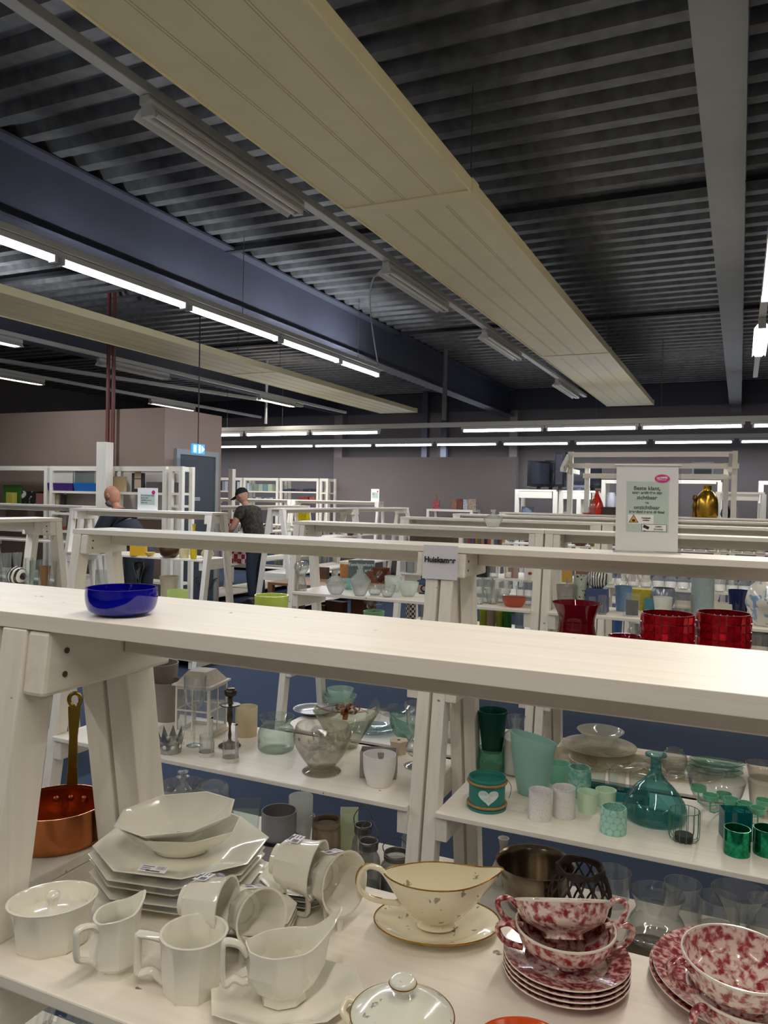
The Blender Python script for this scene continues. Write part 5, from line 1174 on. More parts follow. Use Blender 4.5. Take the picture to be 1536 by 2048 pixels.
# right unit of the third row
vs_('strainer_cup', 'silver and white fluted cup behind the red hurricane vase', 'cup', 1132, 1212, S1, 26, 1170, 40, TAP, mat('brushed_silver', 'b6b2ac', .35, .6, noise=.15, nscale=90))
vs_('ring_glass', 'clear glass with round loop behind the fluted cup', 'glass', 1142, 1198, S1, 16, 1157, 22, TAP, G_SMOKE)
vs_('printed_vase', 'pale green glass vase printed with black butterflies', 'vase', 1162, 1212, S1, 24, 1150, 32, TAP, pattern('butterfly_glass', 'b9c3b2', '2b2e2b', 55, .60, .64, 'noise', detail=1))
q = base(1194, 1214, S1, 30); r = empty('blue_block', (0, 0, 0)); bpy.data.objects.remove(r)
boxy('ceramic_stand', 'slate blue square ceramic stand under the zebra vase', 'stand', 1194, 1216, S1, 40, 1176, .8, mat('slate_blue_ceramic', '3d4c74', .4), taper=1.08)
qz = base(1194, 1216, S1, 34); zz_ = zrow(qz.x, qz.y, 1176); Rz = 21*mpp(qz)
tag(MB().loft([(z, a, a, 0) for a, z in curvep([(Rz*.45, 0), (Rz*.85, Rz*.35), (Rz, Rz*.9), (Rz*.85, Rz*1.4), (Rz*.4, Rz*1.75), (Rz*.3, Rz*1.8)], 5)], 36, cap1=True).build('striped_vase', pattern('zebra_swirl', 'd6d9d2', '3c342f', 22, .52, .6, 'wave'), loc=(qz.x, qz.y, zz_), smooth=60), 'round white vase with swirling black stripes on the blue stand', 'vase')
for px, pyb, pyt, w, pf, m, lab, cat in (
    (1184, 1222, 1194, 14, TAP, G_CLEAR, 'tiny clear glass bottle in front of the blue stand', 'bottle'),
    (1204, 1220, 1190, 18, CYL, G_CLEAR, 'small clear glass cube beside the blue stand', 'glass'),
    (1246, 1214, 1172, 34, TAP, mat('dusty_blue_ceramic', '6c8fb4', .35), 'dusty blue tapered cup behind the glass frame', 'cup'),
    (1326, 1214, 1176, 48, [(.5, 0), (.75, .2), (1, .6), (.95, .85), (.85, 1)], mat('pearl_grey_glaze', '9298a4', .2, .4), 'pearl grey rounded vase behind the white frosted cup', 'vase'),
    (1325, 1224, 1194, 37, TAP, G_FROST, 'white frosted cup in front of the pearl grey vase', 'cup'),
    (1366, 1230, 1188, 34, CYL, G_SMOKE, 'clear square-looking glass with price label', 'glass'),
    (1404, 1230, 1150, 43, CYL, mat('mottled_grey_blue', '95a6a8', .4, noise=.1, nscale=30), 'tall grey-blue cylinder vase on the third row', 'vase'),
    (1476, 1224, 1180, 39, [(.8, 0), (.82, .1), (.9, .6), (1, 1)], glass('navy_glass', '1a2a6e', body=.7, edge=.4), 'navy blue glass vase left of the floral vase', 'vase')):
    vs_(cat if cat != 'glass' else 'drinking_glass', lab, cat, px, pyb, S1, w*.8, pyt, w, pf, m)
boxy('photo_frame', 'clear acrylic photo frame with dark insert before the dusty blue cup', 'frame', 1263, 1224, S1, 33, 1186, .12, G_CLEAR)
boxy('framed_picture', 'small dark picture standing in the clear acrylic frame', 'picture', 1264, 1221, S1, 24, 1200, .1, mat('dark_print', '2d3134', .5))
boxy('ceramic_dish', 'white fluted ceramic dish between grey cylinder and navy vase', 'dish', 1445, 1224, S1, 54, 1206, .5, mat('cream_ceramic', 'd8d6c4', .4), t=.004)
r_ = vs_('floral_vase', 'round white vase with blue painted flowers at the right edge', 'vase', 1532, 1244, S1, 52, 1158, 78, [(.5, 0), (.62, .04), (.95, .38), (1, .55), (.8, .82), (.42, .95), (.42, 1)], pattern('blue_floral_glaze', 'd5d2c8', '7fa0bd', 24, .56, .60, 'noise', detail=2), n=48)
YEL = mat('yellow_card', 'c7b63a', .6, noise=.2, nscale=60)
boxy('candle_box', 'yellow and blue striped boxes behind the dusty blue cup', 'box', 1284, 1208, S1, 42, 1178, .5, YEL)
boxy('gift_box', 'small teal box behind the pearl grey vase', 'box', 1298, 1216, S1, 18, 1196, .6, mat('teal_card', '4b8a9c', .6))
# third row, middle shelf
for nm_, px, pyb, pyt, w, pf, m, lab, cat in (
    ('pattern_tin', 821, 1272, 1200, 20, CYL, pattern('dogtooth', 'd9d9d4', '2a2a2c', 60, .49, .51, 'checker'), 'black and white patterned tin under the third-row shelf', 'tin'),
    ('drinking_glass', 850, 1276, 1210, 20, CYL, G_SMOKE, 'dark topped tumbler beside the patterned tin', 'glass'),
    ('tall_vase', 966, 1290, 1214, 16, CYL, glass('yellow_glass', 'b8c42a', body=.7, edge=.3), 'yellow glass vase under the shelf, left of two', 'vase'),
    ('tall_vase', 998, 1294, 1216, 16, TAP, glass('yellow_glass'), 'yellow glass vase under the shelf, right of two', 'vase'),
    ('drinking_glass', 981, 1292, 1220, 18, CYL, mat('pinkish_print', '9a8880', .5), 'tall glass with pinkish print between the yellow vases', 'glass'),
    ('green_jug', 1013, 1300, 1218, 18, CYL, glass('grass_glass', '2f8f2c', body=.7, edge=.3), 'bright green jug beside the right yellow vase', 'jug'),
    ('drinking_glass', 1038, 1302, 1224, 20, TAP, glass('blue_grey_glass', 'a9bac4', body=.25), 'blue-grey tall glass under the orange bowl', 'glass'),
    ('blue_vase', 1234, 1310, 1240, 18, [(.9, 0), (.7, .5), (1, 1)], mat('cornflower_ceramic', '4a6fb0', .35), 'cornflower blue waisted vase left of the red mosaic votives', 'vase'),
    ('glass_jar', 1268, 1312, 1244, 28, JAR, G_CLEAR, 'clear jar behind the left red mosaic votive', 'jar'),
    ('water_glass', 1386, 1318, 1252, 14, CYL, glass('aqua_line', '9cc8cc', body=.3), 'slim clear bottle with aqua line between the mosaic votives', 'bottle'),
    ('cork_jar', 1517, 1340, 1268, 38, CYL, G_SMOKE, 'clear jar with cork lid at the right picture edge', 'jar')):
    vs_(nm_, lab, cat, px, pyb, S2, w*.9, pyt, w, pf, m)
r, R, Z = vess('gift_basket', 'mint green pot wrapped in clear film under the third-row shelf', 'gift', 747, 1262, S2, 40, 1222, 42, TAP, mat('mint_pot', '8fcf98', .5), root=True, t=.004)
crumple('clear_wrap', r, R*1.1, Z*.8, Z*1.9, FILM, 26, 8)

# ================================================================== fourth row and beyond
for i in range(14):
    px = 1218+24.6*i; dy = .04*(px-1218)
    vs_('drinking_glass', 'squat clear glass in the fourth-row shelf line, number %s from the left' % ['one', 'two', 'three', 'four', 'five', 'six', 'seven', 'eight', 'nine', 'ten', 'eleven', 'twelve', 'thirteen', 'fourteen'][i], 'glass', px, 1164+dy+(i % 2)*3, S1, 20, 1140+dy, 24, [(.8, 0), (.95, .1), (1, .5), (.7, .75), (.8, 1)], G_CLEAR, group='squat glasses in the fourth row')
for px, pyb, pyt, w, m, lab, cat in (
    (988, 1145, 1126, 18, G_CLEAR, 'clear patterned tumbler on the fourth-row shelf beside the Huiskamer sheet', 'glass'),
    (1030, 1142, 1128, 14, mat('rosy_glass', 'a98f86', .3), 'row of small rosy glasses left of the owl mug', 'glass'),
    (1016, 1142, 1128, 14, G_SMOKE, 'small smoky glass right of the clear patterned tumbler', 'glass')):
    vs_('tumbler', lab, cat, px, pyb, S1, w*.8, pyt, w, CYL, m)
r, R, Z = vess('printed_mug', 'white mug printed with a small red-brown owl on the fourth-row shelf', 'mug', 1058, 1149, S1, 18, 1130, 20, CYL, mat('white_glaze'), root=True, t=.004)
MB().loft([(0, R*.4, R*.3, 0), (.002, R*.4, R*.3, 0)], 20, mtx=Matrix.Translation(-CF.xyz*R*1.0+Vector((0, 0, Z*.45))) @ (-CF).to_track_quat('Z', 'Y').to_matrix().to_4x4()).build('owl_print', mat('owl_brown', '8a3f34', .5), r)
boxy('dark_tray', 'black tray on the fourth-row shelf beside the Huiskamer legs', 'tray', 964, 1140, S1, 26, 1130, .7, mat('black_plastic', '1c1c1e', .4))
boxy('tin_box', 'amber coloured box behind the waisted red vase on the fourth row', 'box', 1134, 1150, S1, 20, 1136, .6, mat('amber_card', 'c79a3c', .5))
boxy('wooden_box', 'small brown box with round lid right of the amber box', 'box', 1163, 1152, S1, 22, 1138, .6, mat('brown_box_wood', '8c5f42', .6))
for i, (px, w, c, lab) in enumerate(((808, 14, 'b0aaa2', 'grey small box at the left end of the fourth-row shelf'), (822, 14, '8f9692', 'dark small box beside the grey one on the fourth row'), (835, 16, 'b9b2a2', 'stack of pale plates behind the Huiskamer sheet'))):
    boxy('small_box', lab, 'box', px, 1138, S1, w, 1122, .8, mat('smallbox_%d' % i, c, .5))
# behind the acrylic sign, between planks: glassware tops on the fourth and fifth rows
for i in range(8):
    px = 1352+24*i
    vs_('mug_glass', 'clear mug glass in the back row right of the acrylic sign, %s' % ['nearest the sign', 'second from the sign', 'third from the sign', 'fourth from the sign', 'fifth from the sign', 'sixth from the sign', 'seventh from the sign', 'at the picture edge'][i], 'glass', px, 1109+i, S1, 16, 1090+i*.8, 20, CYL, G_SMOKE, group='mug glasses right of the sign')
# books and ornaments seen between the planks of the third and fourth rows
rnd = random.Random(5)
for i in range(11):
    px = 940+6.6*i
    boxy('paperback', 'colourful book spine in the far row, %s' % ['first from the left', 'second', 'third', 'fourth', 'fifth', 'sixth', 'seventh', 'eighth', 'ninth', 'tenth', 'last at the right'][i]+' between the planks', 'book', px, 1086, S1, 5.5, 1066+rnd.random()*3, 1.6, mat('book_%d' % i, ['7c3a34', '3c4a6e', 'b58a3a', '5a5f48', '8e6a5c', '2c2f4c', 'a34a3a', 'c4b496', '43567c', '78402e', 'b99a58'][i], .6), group='books between the planks', bevel=0)
for px, lab in ((946, 'small white figurine in front of the far books, left'), (960, 'small white figurine in front of the far books, middle'), (973, 'small white figurine in front of the far books, right')):
    vs_('figurine', lab, 'figurine', px, 1090, S1, 6, 1078, 8, [(.9, 0), (.7, .4), (.35, .6), (.6, .8), (.2, 1)], mat('white_ceramic'), solid=True, n=16, group='white figurines')
q = rest(onz(1023, 1092, S1), .05)
tag(MB().tube([(.075*math.cos(t), 0, .075+.075*math.sin(t)) for t in [2*PI*i/28 for i in range(28)]], .009, 8, closed=True).build('round_mirror', mat('chrome', 'c9cbcc', .1, 1), loc=(q.x, q.y, q.z+.009), smooth=60), 'round chrome ring ornament left of the third-row leg pair', 'ornament')
boxy('brown_suitcase', 'long dark brown case on the far rack left of the books', 'case', 868, 1086, S1, 62, 1070, .4, mat('brown_case', '5b4838', .6))
boxy('cardboard_box', 'brown box behind the third-row leg pair', 'box', 1196, 1100, S1, 30, 1076, .6, mat('kraft_card', '8a6239', .7))
vs_('wooden_bowl', 'brown wooden bowl left of the brown box', 'bowl', 1160, 1100, S1, 14, 1080, 34, BOWL, mat('acacia_wood', '7b4f30', .5, noise=.2, nscale=30))
# end-on racks: baskets and wooden things
WICKB = mat('light_wicker', 'a8743c', .7, noise=.3, nscale=120); DARKW = mat('dark_carved_wood', '5b3522', .55, noise=.25, nscale=40)
for nm_, px, pyb, pyt, w, m, h, lab, cat, pf in (
    ('wicker_basket', 760, 1078, 1064, 24, WICKB, S1, 'light wicker basket on the end-on rack, left of two', 'basket', BOWL),
    ('wicker_basket', 783, 1078, 1065, 22, WICKB, S1, 'light wicker basket on the end-on rack, right of two', 'basket', BOWL),
    ('orange_jug', 720, 1076, 1061, 14, mat('orange_glaze'), S1, 'small orange jug on the end-on rack', 'jug', POT),
    ('dark_pot', 700, 1076, 1061, 14, DARKW, S1, 'dark brown pot left of the orange jug', 'pot', POT),
    ('cream_bowl', 709, 1077, 1066, 14, mat('cream_ceramic'), S1, 'cream bowl between the dark pot and the orange jug', 'bowl', BOWL),
    ('wooden_bowl', 762, 1150, 1136, 36, DARKW, S2, 'dark carved bowl on the lower shelf of the end-on rack', 'bowl', BOWL),
    ('clay_pot', 596, 1142, 1122, 16, mat('terracotta', '9b5a44', .7), S2, 'terracotta pot beside the hourglass jar', 'pot', POT)):
    vs_(nm_, lab, cat, px, pyb, h, w*.7, pyt, w, pf, m, n=20)
for i, (px, pyb, pyt, w, c, h, lab) in enumerate((
    (776, 1142, 1121, 24, '9a6634', S2, 'light brown wooden box on the lower end-on shelf'), (758, 1156, 1142, 40, '6b3c22', S2, 'stack of dark wooden trays under the wooden box'),
    (690, 1152, 1128, 18, 'a3703c', S2, 'orange-brown wooden ornament left of the chalkboard'), (640, 1162, 1134, 34, '4f3526', S2, 'dark wooden chest behind the glass pots'),
    (672, 1236, 1202, 44, '5c3820', S3, 'open brown wooden box on the floor-level shelf'), (726, 1240, 1198, 50, '6e4226', S3, 'brown carved crate beside the open box'), (640, 1240, 1210, 30, '4a2c1c', S3, 'low dark wooden box left of the carved crate'),
    (676, 1040, 1027, 10, 'd8542e', TOP-.35, ''))):
    if lab: boxy('wooden_box', lab, 'box', px, pyb, h, w, pyt, .35, mat('wood_tone_%d' % i, c, .6, noise=.2, nscale=30), rz=.3*math.sin(i))
# chalkboard sign
q = rest(onz(722, 1160, S2), .05); r = empty('chalkboard', (q.x, q.y, q.z), math.radians(24), 'grey-green board sign with white script lettering leaning on the end-on rack', 'sign')
s_ = mpp(q); MB().box(-26*s_, 26*s_, 0, .012, 0, 42*s_).build('board', mat('slate_green', '4c5a56', .7), r).rotation_euler.x = math.radians(-8)
CH = mat('chalk_white', 'cfd3cd', .8)
text('lettering', 'Family  where', .052, r, (0, .015-.03, 33*s_), CH, rot=(math.radians(82), 0, 0), ext=.0002); text('lettering', 'you and', .052, r, (.03, .00-.02, 22*s_), CH, rot=(math.radians(82), 0, 0), ext=.0002)
# ================================================================== left racks: goods
for nm_, px, pyb, pyt, w, pf, m, lab, cat in (
    ('tall_glass', 11, 1157, 1106, 22, TAP, G_CLEAR, 'tall clear glass at the left picture edge on the left rack', 'glass'),
    ('flute_vase', 34, 1153, 1105, 20, [(.5, 0), (.4, .1), (.6, .5), (1, 1)], G_CLEAR, 'clear narrow-footed glass vase second from the left edge', 'vase'),
    ('tall_glass', 58, 1151, 1116, 16, CYL, G_CLEAR, 'clear straight glass behind the jar on the left rack', 'glass'),
    ('glass_jar', 70, 1158, 1121, 21, CYL, G_GREEN, 'greenish glass jar at the front of the left rack', 'jar'),
    ('tall_glass', 84, 1151, 1119, 16, TAP, G_CLEAR, 'clear glass right of the greenish jar', 'glass'),
    ('tall_glass', 103, 1154, 1121, 20, TAP, G_CLEAR, 'clear tumbler nearest the end legs of the left rack', 'glass')):
    vess(nm_, lab, cat, px, pyb, S1, w*.8, pyt, w, pf, m, t=.002)
vess('cork_bowl', 'small tan bowl behind the glasses on the left rack', 'bowl', 90, 1150, S1, 14, 1132, 22, BOWL, mat('tan_clay', 'a58258', .7))
q = rest(onz(34, 1136, S1), .08)
tag(MB().loft([(z, a, a, 0) for a, z in curvep([(.01, 0), (.05, .02), (.065, .06), (.045, .10), (.005, .12)], 5)], 28).build('striped_ornament', pattern('black_white_stripes', 'd6d2c6', '2b2926', 12, .5, .55, 'wave'), loc=(q.x, q.y, S1+.0004), smooth=60), 'round black and white striped ornament behind the left rack glasses', 'ornament')
YL = mat('bright_yellow', 'e0c01c', .35); YD = mat('mustard_yellow', 'd9a620', .4); CRM = mat('cream_ceramic', 'd8d6c4', .4)
for nm_, px, pyb, pyt, w, wb, pf, m, lab, cat in (
    ('candle_cup', 140, 1104, 1089, 17, 15, CYL, mat('champagne_metal', 'a89a80', .3, .7), 'champagne coloured metal cup at the left end of the sign rack shelf', 'candle holder'),
    ('dish', 208, 1109, 1099, 30, 20, BOWL, mat('straw_yellow', 'cdb45c', .5), 'straw yellow dish between the white rack legs', 'dish'),
    ('tart_dish', 300, 1115, 1106, 20, 14, BOWL, mat('pale_yellow', 'e3cd6a', .4), 'small pale yellow scalloped dish', 'dish'),
    ('brown_bowl', 339, 1116, 1091, 42, 22, [(.5, 0), (.8, .2), (1, .6), (.95, 1)], mat('bronze_brown', '5a3f2a', .35, .3), 'dark bronze-brown bowl on the sign rack shelf', 'bowl'),
    ('woven_cylinder', 368, 1118, 1099, 19, 17, CYL, mat('cream_weave', 'd8cd9c', .7, noise=.2, nscale=120), 'cream woven cylinder beside the brown bowl', 'candle holder'),
    ('bottle_vase', 387, 1119, 1048, 13, 12, [(.8, 0), (1, .1), (1, .35), (.45, .55), (.45, .9), (.6, 1)], YL, 'slim bright yellow bottle vase', 'vase'),
    ('straw_ball', 415, 1116, 1098, 26, 14, [(.5, 0), (.9, .2), (1, .5), (.8, .8), (.3, 1)], mat('dry_straw', 'b8a574', .8, noise=.3, nscale=150), 'pale straw ball behind the end legs', 'ornament')):
    vess(nm_, lab, cat, px, pyb, S1, wb, pyt, w, pf, m, n=28)
boxy('yellow_vase', 'mustard yellow square vase on the sign rack shelf', 'vase', 277, 1112, S1, 30, 1090, .6, YD, rz=.4, t=.004)
for nm_, px, pyb, pyt, w, wb, pf, m, lab, cat in (
    ('black_vase', 277, 1164, 1125, 20, 12, [(.6, 0), (.9, .15), (.4, .45), (1, .85), (1, 1)], mat('black_glaze', '16171a', .15, coat=.6), 'shiny black waisted vase on the lower shelf of the sign rack', 'vase'),
    ('glass_cylinder', 205, 1196, 1140, 28, 24, CYL, G_CLEAR, 'clear glass cylinder seen between the second-row end legs', 'vase'),
    ('scroll_planter', 338, 1183, 1152, 38, 22, [(.68, 0), (.72, .05), (.95, .85), (1, .88), (1, 1)], mat('sand_enamel', 'b9b095', .5), 'sand coloured planter with black scroll ornament', 'planter'),
    ('flower_dish', 372, 1152, 1138, 30, 8, [(.3, 0), (.3, .5), (1, 1)], mat('black_glaze'), 'black petal-shaped dish behind the planter', 'dish'),
    ('silver_candlestick', 312, 1158, 1132, 18, 12, [(1, 0), (.3, .2), (.3, .7), (1, .9), (1, 1)], mat('chrome', 'c9cbcc', .1, 1), 'shiny silver candlestick right of the black vase', 'candlestick')):
    vess(nm_, lab, cat, px, pyb, S2, wb, pyt, w, pf, m, n=28)
q = onz(405, 1212, S3); r = empty('dry_branch', (q.x, q.y, S3), 0, 'dark green twig branch standing behind the blue bowl', 'plant')
tw = MB(); rnd = random.Random(2)
for i in range(9):
    a = rnd.uniform(-1, 1); tw.tube(curvep([(0, 0, 0), (.05*a, .02, .15), (.16*a, .03, .30+.06*rnd.random()), (.24*a, 0, .34+.08*rnd.random())], 4), .004, 5)
    for k in range(4): tw.tube([(.16*a*(.6+.15*k), .03, .22+.04*k), (.16*a*(.6+.15*k)+.04, .03, .26+.04*k)], .003, 4)
tw.build('twigs', mat('dark_twig', '3c4438', .8), r); MB().tube([(0, 0, 0), (0, 0, .03)], .03, 12).build('foot', mat('dark_twig'), r)

# small text sign on the left plank, far notice
def notice(px, pyb, pyt, w, h, label, words, tilt=0, rz=0):
    q = rest(onz(px, pyb, h), .04); s = mpp(q); W_ = w*s/2; Z = zrow(q.x, q.y, pyt)-h
    r = empty('notice_holder', (q.x, q.y, h+.0004), rz, label, 'sign')
    MB().box(-W_, W_, -.002, .002, 0, Z).build('sheet', mat('sheet_white'), r)
    MB().box(-W_-.004, W_+.004, -.02, .03, 0, .003).build('foot', MATS['acrylic_edge'], r)
    MB().box(-W_*.72, W_*.72, -.0028, -.002, Z*.25, Z*.72).build('grey_panel', mat('sheet_sage'), r)
    MB().tube([(W_*.58, -.0022, Z*.80), (W_*.58, -.0032, Z*.80)], W_*.17, 20).build('pink_badge', mat('magenta_badge'), r)
    for i, b in enumerate(words): text('text_line', b, Z*.085, r, (-W_*.64, -.0032, Z*(.66-.105*i)), TXT, align='LEFT', bold=.0006, ext=.0001)
    return r
notice(295, 1021, 976, 51, TOP, 'small white notice with grey text panel standing on the left plank near the bald shopper', ['Wees lief voor elkaar', 'ga met onze', 'vrijwilligers in de', 'winkel om.'])
notice(750, 1003.5, 978, 18, qf.z, 'tiny white upright notice on the far rack in front of the partition', ['Beste', 'klant'])

# ---- goods on the end-on racks
for nm_, px, pyb, pyt, w, m, lab, cat, pf in (
    ('glass_bottle', 501, 1066, 1024, 7, G_CLEAR, 'tall slim bottle before the shopper in the cap, left', 'bottle', [(1, 0), (1, .5), (.45, .7), (.45, 1)]),
    ('glass_bottle', 507, 1067, 1025, 7, G_CLEAR, 'tall slim bottle before the shopper in the cap, middle', 'bottle', [(1, 0), (1, .5), (.45, .7), (.45, 1)]),
    ('glass_bottle', 514, 1066, 1025, 7, G_CLEAR, 'tall slim bottle before the shopper in the cap, right', 'bottle', [(1, 0), (1, .5), (.45, .7), (.45, 1)]),
    ('silver_ball', 487, 1064, 1048, 12, mat('chrome'), 'shiny silver ball vase left of the bottles', 'vase', [(.4, 0), (.9, .25), (1, .55), (.7, .9), (.6, 1)]),
    ('silver_ball', 533, 1066, 1050, 15, mat('chrome'), 'shiny silver ball vase right of the lattice basket', 'vase', [(.4, 0), (.9, .25), (1, .55), (.7, .9), (.6, 1)]),
    ('glass_vase', 577, 1062, 1046, 9, G_CLEAR, 'clear vase inside the end-on rack frame', 'vase', TAP)):
    vess(nm_, lab, cat, px, pyb, S1, w*.8, pyt, w, pf, m, n=20)
boxy('lattice_basket', 'cream lattice basket in front of the slim bottles', 'basket', 514, 1068, S1, 22, 1051, .6, pattern('cream_lattice', 'd6cfbb', '7d7768', 30, .49, .51, 'checker'))
boxy('storage_box', 'grey crumpled film box left of the bottles on the rack', 'box', 461, 1070, S1, 26, 1053, .6, mat('grey_film', '9c9a96', .4))
q = ony(462, 1052, 8.35); z = S1
for (px, py, h, lab) in ((461, 1058, .995, 'red and white checkered gift bag, upper one left of the man in the cap'),):
    q = rest(onz(px, py-2, S1), .08)
    tag(MB().hexa([(-.09, -.04, 0), (.09, -.04, 0), (.09, .04, 0), (-.09, .04, 0)], [(-.04, -.02, .22), (.05, -.02, .22), (.05, .02, .22), (-.04, .02, .22)]).build('gift_bag', pattern('red_white_check', 'd9cfc8', 'a02030', 14, .49, .51, 'checker'), loc=(q.x, q.y, S1+.0004)), lab, 'bag')
q = rest(onz(478, 1140, S2), .1)
tag(MB().hexa([(-.10, -.05, 0), (.10, -.05, 0), (.10, .05, 0), (-.10, .05, 0)], [(-.12, -.03, .30), (.12, -.03, .30), (.12, .03, .30), (-.12, .03, .30)]).build('gift_bag', pattern('red_white_check', 'd9cfc8', 'a02030', 14, .49, .51, 'checker'), loc=(q.x, q.y, q.z+.0004)), 'red and white checkered bag under the middle rack plank', 'bag')
boxy('red_jar', 'small jar with red checked label on the lower shelf', 'jar', 477, 1134, S2, 16, 1117, .8, mat('red_label', '8e3b2e', .5))
vess('angel_vase', 'pale rounded vase on the lower shelf beside the end-on rack', 'vase', 514, 1134, S2, 14, 1108, 20, [(.7, 0), (1, .3), (.6, .7), (.3, 1)], CRM)
# yellow bag and other goods lying on the end-on planks
q = onz(607, 1040, S1+.30)
boxy('yellow_bag', 'bright yellow crumpled bag on the nearer end-on rack', 'bag', 607, 1062, S1, 20, 1022, .6, mat('yellow_film', 'd8c40e', .35, noise=.3, nscale=40))
boxy('sheet_sign', 'white paper strip hanging beside the man in the black cap', 'label', 541, 1062, S1, 10, 1016, .08, PAPER)

# ================================================================== wall shelving at the left
def open_shelf(xs, y0, y1, ztops, zs, label, post=.05, name='wall_shelf_unit', cat='shelf unit'):
    r = empty(name, (xs[0], y0, 0), 0, label, cat)
    X0 = xs[0]; zt = max(ztops)
    for x in xs:
        for yy in (y0, y1-post):
            MB().box(x-X0, x-X0+post, yy-y0, yy-y0+post, 0, zt).build('post', PAINT_Z, r)
    for z in list(ztops)+list(zs):
        th = .06 if z in ztops else .03
        MB().box(post, xs[-1]-X0, .004, y1-y0-.004, z-th, z-.001).build('shelf_board', PAINT, r)
    return r
yF = 7.50
zz1 = ony(100, 932, yF).z
open_shelf([ony(-140, 940, yF).x, ony(88, 940, yF).x], yF, 7.74, (zz1,), (ony(60, 1016, yF).z, ony(60, 1060, yF).z, .5), 'white open wall shelving, left bay with the green board')
open_shelf([ony(97, 940, yF).x+.02, ony(196, 940, yF).x], yF, 7.74, (zz1,), (ony(150, 982, yF).z, ony(150, 1026, yF).z, ony(150, 1062, yF).z, .5), 'white open wall shelving, middle bay with pet cages')
open_shelf([ony(214, 940, yF).x, ony(325, 940, yF).x], yF, 7.74, (zz1,), (ony(260, 984, yF).z, ony(260, 1030, yF).z, .5), 'white open wall shelving, right bay behind the bald shopper')
open_shelf([ony(333, 940, yF).x+.03, ony(358, 940, yF).x], yF, 7.74, (zz1,), (ony(345, 985, yF).z, ony(345, 1010, yF).z, .5), 'narrow white shelving end frame beside the grey door')
tag(MB().box(ony(215, 940, 7.905).x, ony(331, 940, 7.905).x, 7.905, 7.925, ony(260, 984, yF).z-.35, zz1-.06).build('back_board', mat('white_board', 'c9c2b8', .6)), 'white back board behind the right wall shelving bay', 'board')
tag(MB().box(ony(95, 940, 7.905).x, ony(200, 940, 7.905).x, 7.905, 7.925, .6, ony(150, 982, yF).z-.03).build('back_board', mat('white_board')), 'grey back board below the pet cages', 'board')
def onshelf(name, label, cat, px0, px1, pyt, zsh, m, d=.18, y=7.56, mb=None, group=None):
    a, b = ony(px0, 970, y).x, ony(px1, 970, y).x; c = (a+b)/2; zt = ony((px0+px1)/2, pyt, y).z
    o = MB().hexa([(a-c, 0, 0), (b-c, 0, 0), (b-c, d, 0), (a-c, d, 0)], [(a-c, 0, zt-zsh), (b-c, 0, zt-zsh), (b-c, d, zt-zsh), (a-c, d, zt-zsh)]).build(name, m, loc=(c, y, zsh+.0005), bevel=.004)
    return tag(o, label, cat, group)
zA = ony(60, 1016, yF).z; zB = ony(150, 982, yF).z; zC = ony(260, 984, yF).z; zD = ony(150, 1026, yF).z
onshelf('green_board', 'green square board leaning at the far left on the wall shelving', 'board', 6, 42, 970, zA, mat('leaf_green', '3d6b24', .5), d=.03, y=7.68)
vess('yellow_pot', 'small yellow-green pot before the green board', 'pot', 18, 1016, zA, 10, 985, 14, POT, mat('lime_yellow_pot', 'b3a84a', .5), n=20) if False else None
onshelf('yellow_pot', 'small yellow-green pot before the green board', 'pot', 12, 25, 985, zA, mat('lime_yellow_pot', 'b3a84a', .5), d=.08)
onshelf('plush_cushion', 'black and white patterned cushion on the left wall shelf', 'cushion', 43, 71, 982, zA, pattern('zebra_fur', '2a2725', 'c9c2b4', 9, .55, .62, 'noise', detail=2, coat=0), d=.2)
onshelf('red_basket', 'dusky red basket right of the patterned cushion', 'basket', 72, 88, 987, zA, mat('dusky_red', '7d4e46', .7), d=.2)
def petcage(px0, px1, pyt, pym, pyb, cbase, label, ctop):
    y = 7.52; a, b = ony(px0, 970, y).x, ony(px1, 970, y).x; zm = ony((px0+px1)/2, pym, y).z; zt = ony((px0+px1)/2, pyt, y).z
    r = empty('pet_cage', ((a+b)/2, y, zB+.0005), 0, label, 'pet cage'); w = (b-a)/2
    MB().hexa([(-w*.9, 0, 0), (w*.9, 0, 0), (w*.9, .19, 0), (-w*.9, .19, 0)], [(-w, -.01, zm-zB), (w, -.01, zm-zB), (w, .2, zm-zB), (-w, .2, zm-zB)]).build('cage_tray', cbase, r, bevel=.004)
    MB().box(-w*.95, w*.95, .005, .19, zm-zB, zt-zB).build('cage_top', ctop, r)
    fr = MB()
    for x in (-w*.96, w*.90): fr.box(x, x+w*.06, -.002, .006, zm-zB, zt-zB)
    fr.box(-w*.96, w*.96, -.002, .006, zt-zB-.02, zt-zB).build('frame_edge', mat('white_metal'), r)
petcage(93, 147, 935, 966, 979, mat('purple_plastic', '43266e', .4), 'pet cage with purple tray on the wall shelving', mat('cage_white', 'c6c4b8', .5))
petcage(147, 192, 937, 966, 979, mat('blue_plastic', '1a62ad', .4), 'pet cage with bright blue tray beside the square post', glass('cage_glass', 'b8c6c2', body=.5, edge=.2))
onshelf('wooden_tray', 'light wooden tray standing upright on the right wall shelf', 'tray', 222, 249, 953, zC, mat('light_birch', 'cbb287', .55, noise=.06, nscale=20), d=.04)
r = onshelf('picture_frame', 'dark framed picture with two cream panels on the right wall shelf', 'picture', 263, 287, 946, zC, mat('dark_frame_paint', '2e2e30', .5), d=.03)
r['kind'] = 'thing'; a_, b_ = ony(268, 970, 7.55).x, ony(281, 970, 7.55).x; MB().box(a_-r.location.x, b_-r.location.x, -.004, -.001, .04, .16).box(a_-r.location.x, b_-r.location.x, -.004, -.001, .17, .30).build('picture_panel', mat('cream_card', 'b89f84', .6), r)
onshelf('storage_box', 'grey storage box with lid, left one on the right wall shelf', 'box', 292, 324, 964, zC, mat('grey_felt', '55524f', .8), group='grey storage boxes')
